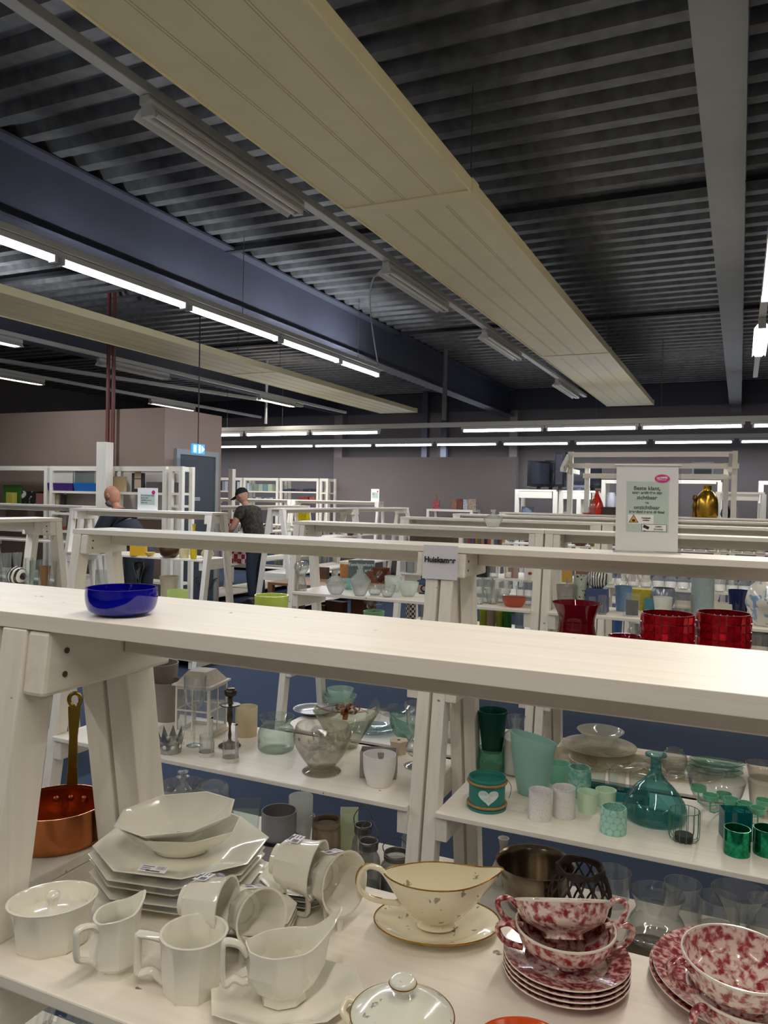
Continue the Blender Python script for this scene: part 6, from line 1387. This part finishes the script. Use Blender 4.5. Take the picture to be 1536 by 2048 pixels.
onshelf('storage_box', 'grey storage box behind the end frame posts', 'box', 338, 356, 965, ony(345, 985, yF).z, mat('grey_felt'), group='grey storage boxes')
onshelf('album', 'cream album on the middle bay below the pet cages', 'album', 101, 118, 988, zD, mat('cream_card2', 'a89a7c', .6), d=.05)
onshelf('album', 'dark brown book beside the cream album below the pet cages', 'book', 121, 128, 989, zD, mat('dark_frame_paint'), d=.05)
onshelf('red_cloth', 'folded red-orange cloth on the middle bay', 'cloth', 115, 124, 1058-4, ony(150, 1062, yF).z, mat('red_cloth', 'b04a34', .8), d=.2)
onshelf('yellow_cloth', 'hanging yellow-green cloth behind the second left rack', 'cloth', 160, 176, 1034, .98, mat('yellow_cloth', 'b8b07a', .8), d=.06, y=7.46-.3)

# ================================================================== far end: media shelving, partition table, televisions, stall frame
yM = 14.6
zt = ony(550, 956, yM).z
open_shelf([ony(380, 960, yM).x, ony(480, 960, yM).x], yM, 15.0, (zt,), (ony(550, 983, yM).z, ony(550, 1002, yM).z, .9, .4), 'white media shelving, left bay behind the black cap')
open_shelf([ony(483, 960, yM).x+.05, ony(552, 960, yM).x], yM, 15.0, (zt,), (ony(520, 982, yM).z, ony(520, 1001, yM).z, .9, .4), 'white media shelving, middle bay with pale book sets')
open_shelf([ony(558, 960, yM).x+.02, ony(633, 960, yM).x], yM, 15.0, (zt,), (ony(600, 983, yM).z, ony(600, 1002, yM).z, .9, .4), 'white media shelving, right bay with dark cases')
open_shelf([ony(638, 960, yM).x+.02, ony(652, 960, yM).x], yM, 15.0, (zt,), (ony(645, 985, yM).z, .9), 'narrow end frame of the white media shelving')
rnd = random.Random(9)
def row(px0, px1, n, pyt, z, cols, name, cat, lab, y=yM+.05, d=.14, group=None, jit=2):
    ordn = ['first', 'second', 'third', 'fourth', 'fifth', 'sixth', 'seventh', 'eighth', 'ninth', 'tenth', 'eleventh', 'twelfth', 'thirteenth', 'fourteenth']
    for i in range(n):
        a = px0+(px1-px0)*i/n; b = px0+(px1-px0)*(i+.92)/n; c = cols[i % len(cols)]
        onshelf(name, '%s, %s from the left' % (lab, ordn[i]), cat, a, b, pyt+rnd.random()*jit, z, mat('media_'+c, c, .5), d=d, y=y, group=group)
z1 = ony(520, 982, yM).z; z2 = ony(520, 1001, yM).z; z3 = ony(600, 983, yM).z; z4 = ony(600, 1002, yM).z
row(438, 480, 7, 962, ony(550, 983, yM).z, ['27334f', '8c94a0', 'b9bec4', '2d3a66', '9aa6b4', '3a4046', 'c2c6c8'], 'book', 'book', 'upright book on the upper left media shelf', group='books on the upper left media shelf')
row(486, 498, 3, 965, z1, ['a9b0bc', '4b5878', 'b9c0c6'], 'book', 'book', 'upright book just right of the post on the media shelf', group='books right of the post')
row(507, 545, 4, 968, z1, ['7e8f80', '9ba894', '6f8a92', 'a9b59a'], 'book_set', 'book', 'pale green picture book on the middle media shelf', group='pale picture books', jit=1)
row(500, 552, 9, 994, z2, ['8a97a8', '55618a', 'b7bcc4', '9a8c84', '3c4c78', 'a8b0b8', '7388a0', 'c0c2c0', '5a6a86'], 'disc_case', 'disc case', 'blue-grey disc case on the lower middle media shelf', group='disc cases, lower middle')
row(565, 632, 8, 977, z3, ['232436', '34384e', '1c1c24', '2a2c30', '3a3c52', '202230', '2d2d34', '1d2030'], 'disc_box', 'box', 'small dark box on the upper right media shelf', group='dark boxes, upper right', jit=2)
row(598, 618, 1, 993, z4, ['7c2c30'], 'game_box', 'box', 'dark red box on the lower right media shelf')
row(619, 632, 1, 994, z4, ['a2403c'], 'game_box', 'box', 'lighter red box beside the dark red one on the media shelf')
# table before the partition
yT = 14.3; zt = ony(900, 1019, yT).z
r = empty('white_table', (ony(853, 1019, yT).x, yT, 0), 0, 'small white table with magazines in front of the partition', 'table'); L_ = ony(945, 1019, yT).x-ony(853, 1019, yT).x
MB().box(0, L_, 0, .5, zt-.04, zt).build('table_top', PAINT, r)
for x in (0, L_-.05):
    for y in (0, .45): MB().box(x, x+.05, y, y+.05, 0, zt-.04).build('leg', PAINT_Z, r)
for px0, px1, pyt, c, lab in ((866, 879, 1001, '9c4a4e', 'magazine with red and blue cover, left on the white table'), (904, 914, 998, '8a5f50', 'brown poster book, first of the row on the white table'), (915, 926, 998, '6a3c34', 'dark red-brown poster book on the white table'), (927, 936, 999, 'a3a4ac', 'pale grey poster book on the white table'), (937, 953, 998, '9c8878', 'framed picture of faces at the right of the white table')):
    onshelf('magazine', lab, 'magazine', px0, px1, pyt, zt, mat('cover_'+c, c, .4, noise=.5, nscale=25), d=.03, y=yT+.2)
o = MB().box(0, .03, 0, .03, 0, .3).build('rolled_poster', mat('poster_brown', '8a6a50', .6), loc=(ony(868, 1000, yT+.25).x, yT+.3, zt+.001)); tag(o, 'rolled brown poster standing behind the left magazine', 'poster')
# television benches
def bench(px0, px1, pyt, y, label, legs, d=.5, th=.12, shelf=None):
    z = ony((px0+px1)/2, pyt, y).z; x0, x1 = ony(px0, pyt, y).x, ony(px1, pyt, y).x
    r = empty('display_bench', (x0, y, 0), 0, label, 'bench')
    MB().box(0, x1-x0, 0, d, z-.03, z).build('bench_top', PAINT, r); MB().box(.072, x1-x0-.072, .004, .03, z-.03-th, z-.0305).build('front_board', PAINT, r)
    if shelf: MB().box(.03, x1-x0-.03, .02, d-.02, shelf-.03, shelf).build('shelf', PAINT, r)
    for f in legs:
        x = (x1-x0)*f
        for yy in (0, d-.07): MB().box(x, x+.07, yy, yy+.07, 0, z-.03).build('leg', PAINT_Z, r)
    return z
zb1 = bench(1030, 1112, 979, 13.6, 'white television bench right of the partition, left part', (0, .93), shelf=1.17)
zb2 = bench(1118, 1190, 981, 13.7, 'white television bench behind the stall frame post', (0, .5, .93), shelf=1.17)
def tv(px0, px1, pyt, y, z, rz, label, frame='16181c', screen='2a2d36', skirt=0):
    x0, x1 = ony(px0, pyt, y).x, ony(px1, pyt, y).x; zt = ony(px0, pyt, y).z; W_ = (x1-x0)/max(.25, abs(math.cos(rz))); Hh = zt-z-.05
    r = empty('television', ((x0+x1)/2, y+.15, z+.0005), rz, label, 'television')
    fr = MB().box(-W_/2, W_/2, -.03, .03, .05, .05+Hh).build('screen_frame', mat('tv_'+frame, frame, .25, coat=.5), r, bevel=.006)
    MB().box(-W_/2+.04, W_/2-.04, -.034, -.031, .10, Hh+.01).build('screen', mat('tv_screen_'+screen, screen, .12, coat=.8), r)
    MB().box(-W_*.2, W_*.2, .03, .12, .12, Hh*.85).build('back_housing', mat('tv_'+frame), r, bevel=.01)
    MB().box(-.03, .03, -.02, .02, .012, .06).box(-W_*.28, W_*.28, -.1, .1, 0, .014).build('stand', mat('tv_'+frame), r)
tv(1058, 1092, 921, 13.65, zb1, .9, 'black television turned sideways, leftmost on the bench')
tv(1087, 1110, 920, 13.93, zb1, .55, 'black television partly behind the leftmost one')
tv(1106, 1130, 904, 13.6, zb1, -.5, 'tall black television with thin silver edge beside the stall post', screen='3a3a40')
tv(1141, 1171, 928, 13.75, zb2, .35, 'television with silver frame right of the stall post', frame='6a6d78')
tv(1171, 1197, 930, 13.98, zb2, .8, 'black glossy television at the right end of the bench')
zb3 = bench(1203, 1276, 960, 14.2, 'white tall shelf frame behind the acrylic sign, left part', (0, .93), th=.03, shelf=1.22)
zb4 = bench(1281, 1442, 960, 14.2, 'white tall shelf frame behind the golden vase', (0, .96), th=.03)
tv(1383, 1428, 923, 14.25, zb4, 0, 'silver-framed television on the tall white shelf', frame='5f626c', screen='23252e')
bench(1431, 1530, 984, 13.15, 'low white bench at the right with a black printer', (0, .93), th=.10, shelf=1.15)
zb5 = bench(1518, 1600, 962, 13.75, 'white bench corner at the right picture edge', (0, .93), th=.03)

# stall frame
def stall():
    y0, y1 = 12.2, 13.0
    A = ony(1136, 906, y0); B = ony(1476, 898, y0); zr = ony(1140, 921, y0).z; ztp = A.z
    r = empty('stall_frame', (A.x, y0, 0), 0, 'white wooden market stall frame with small pitched top at the right', 'stall frame')
    L_ = B.x-A.x; t = .075
    for x in (0, L_-t):
        MB().box(x, x+t, 0, t, 0, ztp+.02).build('post', PAINT_Z, r)
        MB().box(x+.12 if x == 0 else x-.12, (x+.12 if x == 0 else x-.12)+t, y1-y0, y1-y0+t, 0, zr).build('post', PAINT_Z, r)
    MB().box(t, L_-t, 0, t, ztp-.06, ztp+.01).build('ridge_rail', PAINT, r)
    MB().box(-.06, L_+.02, -.03, 0, zr-.12, zr-.045).build('front_rail', PAINT, r)
    MB().box(.10, L_-.06, y1-y0-.045, y1-y0-.004, zr-.25, zr-.17).build('rear_rail', PAINT, r)
    for x in (-.01, L_-t-.04):
        MB().hexa([(x, -.5, zr-.13), (x+.05, -.5, zr-.13), (x+.05, -.4, zr-.13), (x, -.4, zr-.13)], [(x, .0, ztp-.02), (x+.05, .0, ztp-.02), (x+.05, .1, ztp-.02), (x, .1, ztp-.02)]).build('rafter', PAINT_Y, r)
        MB().box(x, x+.05, -.5, y1-y0, zr-.19, zr-.12).build('tie_beam', PAINT_Y, r)
    MB().add([(-.02, -.45, zr-.12), (-.02, .45, zr-.12), (-.02, 0, ztp-.02), (-.005, -.45, zr-.12), (-.005, .45, zr-.12), (-.005, 0, ztp-.02)], [(0, 1, 2), (5, 4, 3), (0, 3, 4, 1), (1, 4, 5, 2), (2, 5, 3, 0)]).build('gable_board', PAINT_Z, r)
stall()
# goods near the far planks
G6 = lambda px, py: onz(px, py, TOP)
r, R, Z = vess('bottle_vase', 'tall grey glass bottle vase painted red on the far plank', 'vase', 1193, 1023, TOP, 26, 980, 27, [(.8, 0), (1, .1), (.95, .4), (.4, .75), (.22, .88), (.26, 1)], mat('red_lacquer', 'c8281c', .2, coat=.6), root=True, n=28)
vess('bottle_vase', 'grey glass bottle vase just left of the red one', 'vase', 1187, 1022, TOP, 20, 985, 20, [(.8, 0), (1, .1), (.9, .4), (.35, .75), (.25, 1)], G_SMOKE, n=24)
vess('orange_dish', 'flat orange dish on the far plank left of the red bottle vase', 'dish', 1174, 1023, TOP, 18, 1020, 22, BOWL, mat('orange_glaze'), n=24)
vess('gold_vase', 'large golden crackled vase standing on a far plank right of the sign', 'vase', 1413, 1032, TOP, 40, 968, 43, [(.9, 0), (1, .08), (.95, .55), (.62, .78), (.4, .84), (.4, 1)], mat('gold_leaf', 'b48c34', .25, .9, noise=.55, nscale=10, bump=.4), n=36)
vess('gold_statuette', 'slim dark and gold statuette left of the golden vase', 'figurine', 1389, 1024, TOP, 9, 990, 11, [(.9, 0), (.7, .3), (.9, .5), (.5, .7), (.9, .85), (.5, 1)], mat('dark_gold', '6b4a22', .3, .8), solid=True, n=20)
boxy('brown_teapot', 'dark brown pot on the far plank right of the red bottle vase', 'pot', 1219, 1023, TOP, 20, 1014, .7, mat('dark_brown_pot', '3c2a22', .4))
def onshelf2(name, label, cat, px, pyt, w, Y, z, prof, m, n=20):
    q = ony(px, 1000, Y); R = w/2*mpp(q); Z = ony(px, pyt, Y).z-z
    o = lathe(name, curvep([(max(a*R, .0006), b*Z) for a, b in prof], 3), 0, m, None, loc=(q.x, q.y, z+.0005), n=n)
    return tag(o, label, cat)
onshelf2('desk_fan', 'white fan behind the left edge of the acrylic sign', 'fan', 1222, 985, 22, 14.4, 1.22, [(.8, 0), (.2, .1), (.2, .4), (.9, .5), (1, .75), (.6, 1)], mat('white_plastic', 'b9bac0', .4))
qb_ = ony(1500, 1015, 13.35)
r = empty('printer', (qb_.x, 13.4, 1.1505), 0, 'black printer with grey lid under the right white bench', 'printer')
MB().box(-.2, .2, -.15, .15, 0, .16).build('printer_body', mat('black_plastic'), r, bevel=.01); MB().box(-.17, .12, -.13, .1, .16, .20).build('printer_lid', mat('grey_plastic', '9a9b9c', .5), r, bevel=.006)
onshelf2('coffee_machine', 'dark and chrome appliance with spout left of the printer', 'appliance', 1452, 1003, 20, 13.35, 1.15, [(1, 0), (.4, .1), (.5, .4), (1, .6), (.4, .9), (.2, 1)], mat('dark_metal'))
onshelf2('kettle', 'white kettle next to the dark appliance', 'kettle', 1470, 1008, 15, 13.4, 1.15, [(.9, 0), (1, .3), (.8, .8), (.4, 1)], mat('white_plastic'))
onshelf2('console', 'flat blue-grey appliance lying under the television bench', 'appliance', 1056, 1013, 28, 13.8, 1.17, [(.9, 0), (1, .5), (.9, 1)], mat('blue_grey_plastic', '6a7488', .4), 8)
onshelf2('fabric_bag', 'grey-white crumpled bag under the television bench', 'bag', 1132, 993, 18, 13.9, 1.17, [(.8, 0), (1, .3), (.7, .7), (.4, .85), (.5, 1)], mat('grey_bag', '9c9ea4', .7), 9)

# ================================================================== people
SKIN = mat('skin', 'b07a62', .55); SKIN2 = mat('skin_light', 'b98a74', .55)
def skinmesh(name, verts, edges, radii, m, parent=None, sub=2, root=0, extra=None):
    me = bpy.data.meshes.new(name+'_src'); me.from_pydata([Vector(v) for v in verts], edges, [])
    o = bpy.data.objects.new(name+'_src', me); COL.objects.link(o)
    sk = o.modifiers.new('skin', 'SKIN'); sk.use_smooth_shade = True
    sb = o.modifiers.new('sub', 'SUBSURF'); sb.levels = sub; sb.render_levels = sub
    if not me.skin_vertices: me.attributes.new
    bpy.context.view_layer.objects.active = o
    lay = me.skin_vertices[0].data if me.skin_vertices else None
    if lay is None:
        bm = bmesh.new(); bm.from_mesh(me); bm.verts.layers.skin.verify(); bm.to_mesh(me); bm.free(); lay = me.skin_vertices[0].data
    for i, rr in enumerate(radii):
        lay[i].radius = rr if isinstance(rr, tuple) else (rr, rr); lay[i].use_root = (i == root)
    dg = bpy.context.evaluated_depsgraph_get(); ev = o.evaluated_get(dg); m2 = bpy.data.meshes.new_from_object(ev)
    if extra:
        bm = bmesh.new(); bm.from_mesh(m2)
        vs = [bm.verts.new(v) for v in extra.v]
        for f in extra.f:
            try: bm.faces.new([vs[i] for i in f])
            except Exception: pass
        bmesh.ops.recalc_face_normals(bm, faces=bm.faces); bm.to_mesh(m2); bm.free()
    bpy.data.objects.remove(o); bpy.data.meshes.remove(me)
    m2.materials.clear(); m2.materials.append(m); m2.polygons.foreach_set('use_smooth', [True]*len(m2.polygons))
    n = bpy.data.objects.new(name, m2); COL.objects.link(n)
    if parent: n.parent = parent
    return n
def person(loc, rz, label, lean, headz, hair, skin, shirt, trousers, sleeves_long, arm_reach=.35, cap=None, beard=None):
    """faces local +x; lean = forward offset of the neck, headz = height of head centre"""
    r = empty('person', loc, rz, label, 'person')
    nz = headz-.14; hip = .90; sh = nz-.06; nx = lean
    V = [(0, 0, hip), (nx*.35, 0, hip+.18), (nx*.75, 0, (hip+sh)/2+.12), (nx, 0, sh), (nx+.04, 0, nz), (nx+.09, 0, headz-.05)]
    E = [(0, 1), (1, 2), (2, 3), (3, 4), (4, 5)]; Rr = [(.10, .12), (.09, .11), (.085, .11), (.07, .09), .052, .052]
    idx = {}
    def add(p, e, rr): V.append(p); E.append((e, len(V)-1)); Rr.append(rr); return len(V)-1
    arms = []
    for s in (-1, 1):
        a = add((nx, s*.17, sh-.01), 3, .055); el = (nx+.10, s*.25, sh-.28); b = add(el, a, .046)
        w = (nx+arm_reach, s*.17, sh-.36+.06*s); c = add(w, b, .030); p = add((w[0]+.07, w[1]-.01*s, w[2]-.01), c, (.022, .036)); arms.append((a, b, c, el, w))
        for k in range(4):
            y = w[1]+(k-1.5)*.020; f1 = add((w[0]+.115+(.008 if k in (1, 2) else 0), y, w[2]-.02), p, .0095); add((w[0]+.14+(.008 if k in (1, 2) else 0), y, w[2]-.045), f1, .008)
        t1 = add((w[0]+.06, w[1]-s*.045, w[2]-.015), p, .010); add((w[0]+.09, w[1]-s*.05, w[2]-.035), t1, .009)
    legs = []
    for s in (-1, 1):
        a = add((0, s*.10, hip-.08), 0, .085); b = add((.02, s*.11, .48), a, .060); c = add((-.02, s*.11, .09), b, .042); add((.12, s*.12, .045), c, (.045, .035)); legs.append((a, b, c))
    # head with a face: jaw, nose, ears, brow
    hc = Vector((nx+.11, 0, headz)); hm = Matrix.Translation(hc) @ Matrix.Rotation(math.radians(24), 4, 'Y')
    hb = MB(); rings = []
    for i in range(13):
        t = PI*i/12; z = -math.cos(t)*.118; rr = math.sin(t)
        rings.append((z, .001+rr*(.094 if z > -.02 else .078), .001+rr*.074, 0))
    def ff(a, j, x, y, z):
        if x > 0:
            if z < -.03: x += .012*(1-abs(y)/.08)
            d = math.exp(-((y/.014)**2)-(((z+.015)/.026)**2)); x += .026*d
            d = math.exp(-(((abs(y)-.03)/.016)**2)-(((z-.012)/.014)**2)); x -= .008*d
            d = math.exp(-((y/.026)**2)-(((z+.058)/.008)**2)); x -= .004*d
        return x, y, z
    hb.loft(rings, 32, fn=ff, mtx=hm)
    for s in (-1, 1): hb.loft([(0, .020, .030, 0), (.012, .022, .032, 0), (.018, .012, .02, 0)], 12, mtx=hm @ Matrix.Translation((-.008, s*.070, -.005)) @ Matrix.Rotation(-s*PI/2, 4, 'X'))
    body = skinmesh('body', V, E, Rr, skin, r, extra=hb)
    for s in (-1, 1): MB().loft([(-.006, .001, .001, 0), (-.003, .007, .006, 0), (.003, .007, .006, 0), (.006, .001, .001, 0)], 12, mtx=hm @ Matrix.Translation((.078, s*.03, .012))).build('eye', mat('eye_dark', '1f1a18', .3), r)
    # hair / cap
    hr = [(z, .001+a_*1.05, .001+b_*1.06, 0) for z, a_, b_, _ in rings if z > (.02 if hair else .2)]
    if beard: MB().loft([(-.112, .03, .03, 0), (-.10, .062, .055, 0), (-.075, .088, .068, 0), (-.045, .091, .074, 0)], 28, cap1=False, fn=lambda a, j, x, y, z: (x+.012 if x > 0 else x*.45, y if x > -.01 else y*.8, z), mtx=hm @ Matrix.Translation((.004, 0, -.004))).build('beard', beard, r, smooth=60)
    if hair: MB().loft([(z, a_, b_, 0) for z, a_, b_, _ in hr], 28, mtx=hm @ Matrix.Translation((-.012, 0, .004))).build('hair', hair, r, smooth=60)
    if cap:
        k = MB().loft([(.025, .101, .081, 0), (.06, .099, .079, 0), (.10, .075, .06, 0), (.122, .03, .025, 0), (.126, .001, .001, 0)], 28, mtx=hm @ Matrix.Translation((-.004, 0, .0))).build('cap', cap, r, smooth=60)
        MB().hexa([(.06, -.065, .026), (.185, -.045, .012), (.185, .045, .012), (.06, .065, .026)], [(.06, -.065, .032), (.185, -.045, .018), (.185, .045, .018), (.06, .065, .032)]).build('cap_peak', cap, k).matrix_local = hm
    # clothing
    tv_ = [V[0], V[1], V[2], (nx-.005, 0, sh), (nx+.01, 0, sh+.05)]; te = [(0, 1), (1, 2), (2, 3), (3, 4)]; tr = [(.15, .175), (.14, .165), (.15, .185), (.13, .17), (.085, .09)]
    for (a, b, c, el, w) in arms:
        tv_.append(V[a]); te.append((3, len(tv_)-1)); tr.append(.09)
        mid = tuple((Vector(V[a])*.45+Vector(el)*.55)); tv_.append(mid if not sleeves_long else el); te.append((len(tv_)-2, len(tv_)-1)); tr.append(.078 if not sleeves_long else .070)
        if sleeves_long: tv_.append(tuple(Vector(w)-Vector((.02, 0, 0)))); te.append((len(tv_)-2, len(tv_)-1)); tr.append(.052)
    skinmesh('shirt', tv_, te, tr, shirt, r)
    pv = [(0, 0, hip+.12), (0, 0, hip)]; pe = [(0, 1)]; pr = [(.15, .17), (.155, .175)]
    for (a, b, c) in legs:
        for j, rr in ((a, .105), (b, .078), (c, .062)):
            pv.append(V[j] if j != c else (V[c][0], V[c][1], .11)); pe.append((1 if j == a else len(pv)-2, len(pv)-1)); pr.append(rr)
    skinmesh('trousers', pv, pe, pr, trousers, r, root=1)
    for s in (-1, 1):
        MB().loft([(0, .14, .048, 0), (.03, .14, .05, 0), (.07, .10, .045, 0), (.10, .06, .045, 0)], 20, fn=lambda a, j, x, y, z: (x+(.05 if j < 2 else .02), y+s*.115, z)).build('shoe', mat('dark_shoe', '23262c', .5), r, smooth=50)
    return r
h1 = ony(226, 992, 6.66)
person((h1.x+.40, 6.66, 0), PI, 'bald person in a dark navy jacket bending over goods beside the square white post', .30, h1.z, None, SKIN, mat('navy_jacket', '232a36', .8), mat('dark_jeans', '252b38', .8), True, beard=mat('grey_beard', '8a8078', .9))
h2 = ony(490, 992, 9.45)
camo = pattern('dark_camo_shirt', '2b2a26', '4a4336', 14, .45, .52, 'noise', rough=.85, detail=2, ink2='1d1d1b', coat=0)
person((h2.x+.22, 9.45, 0), PI, 'person in black cap and dark camouflage t-shirt looking down behind the left racks', .16, h2.z, mat('dark_hair', '1d1918', .7), SKIN2, camo, mat('blue_jeans', '2b3444', .8), False, arm_reach=.24, cap=mat('black_cap', '141518', .8))
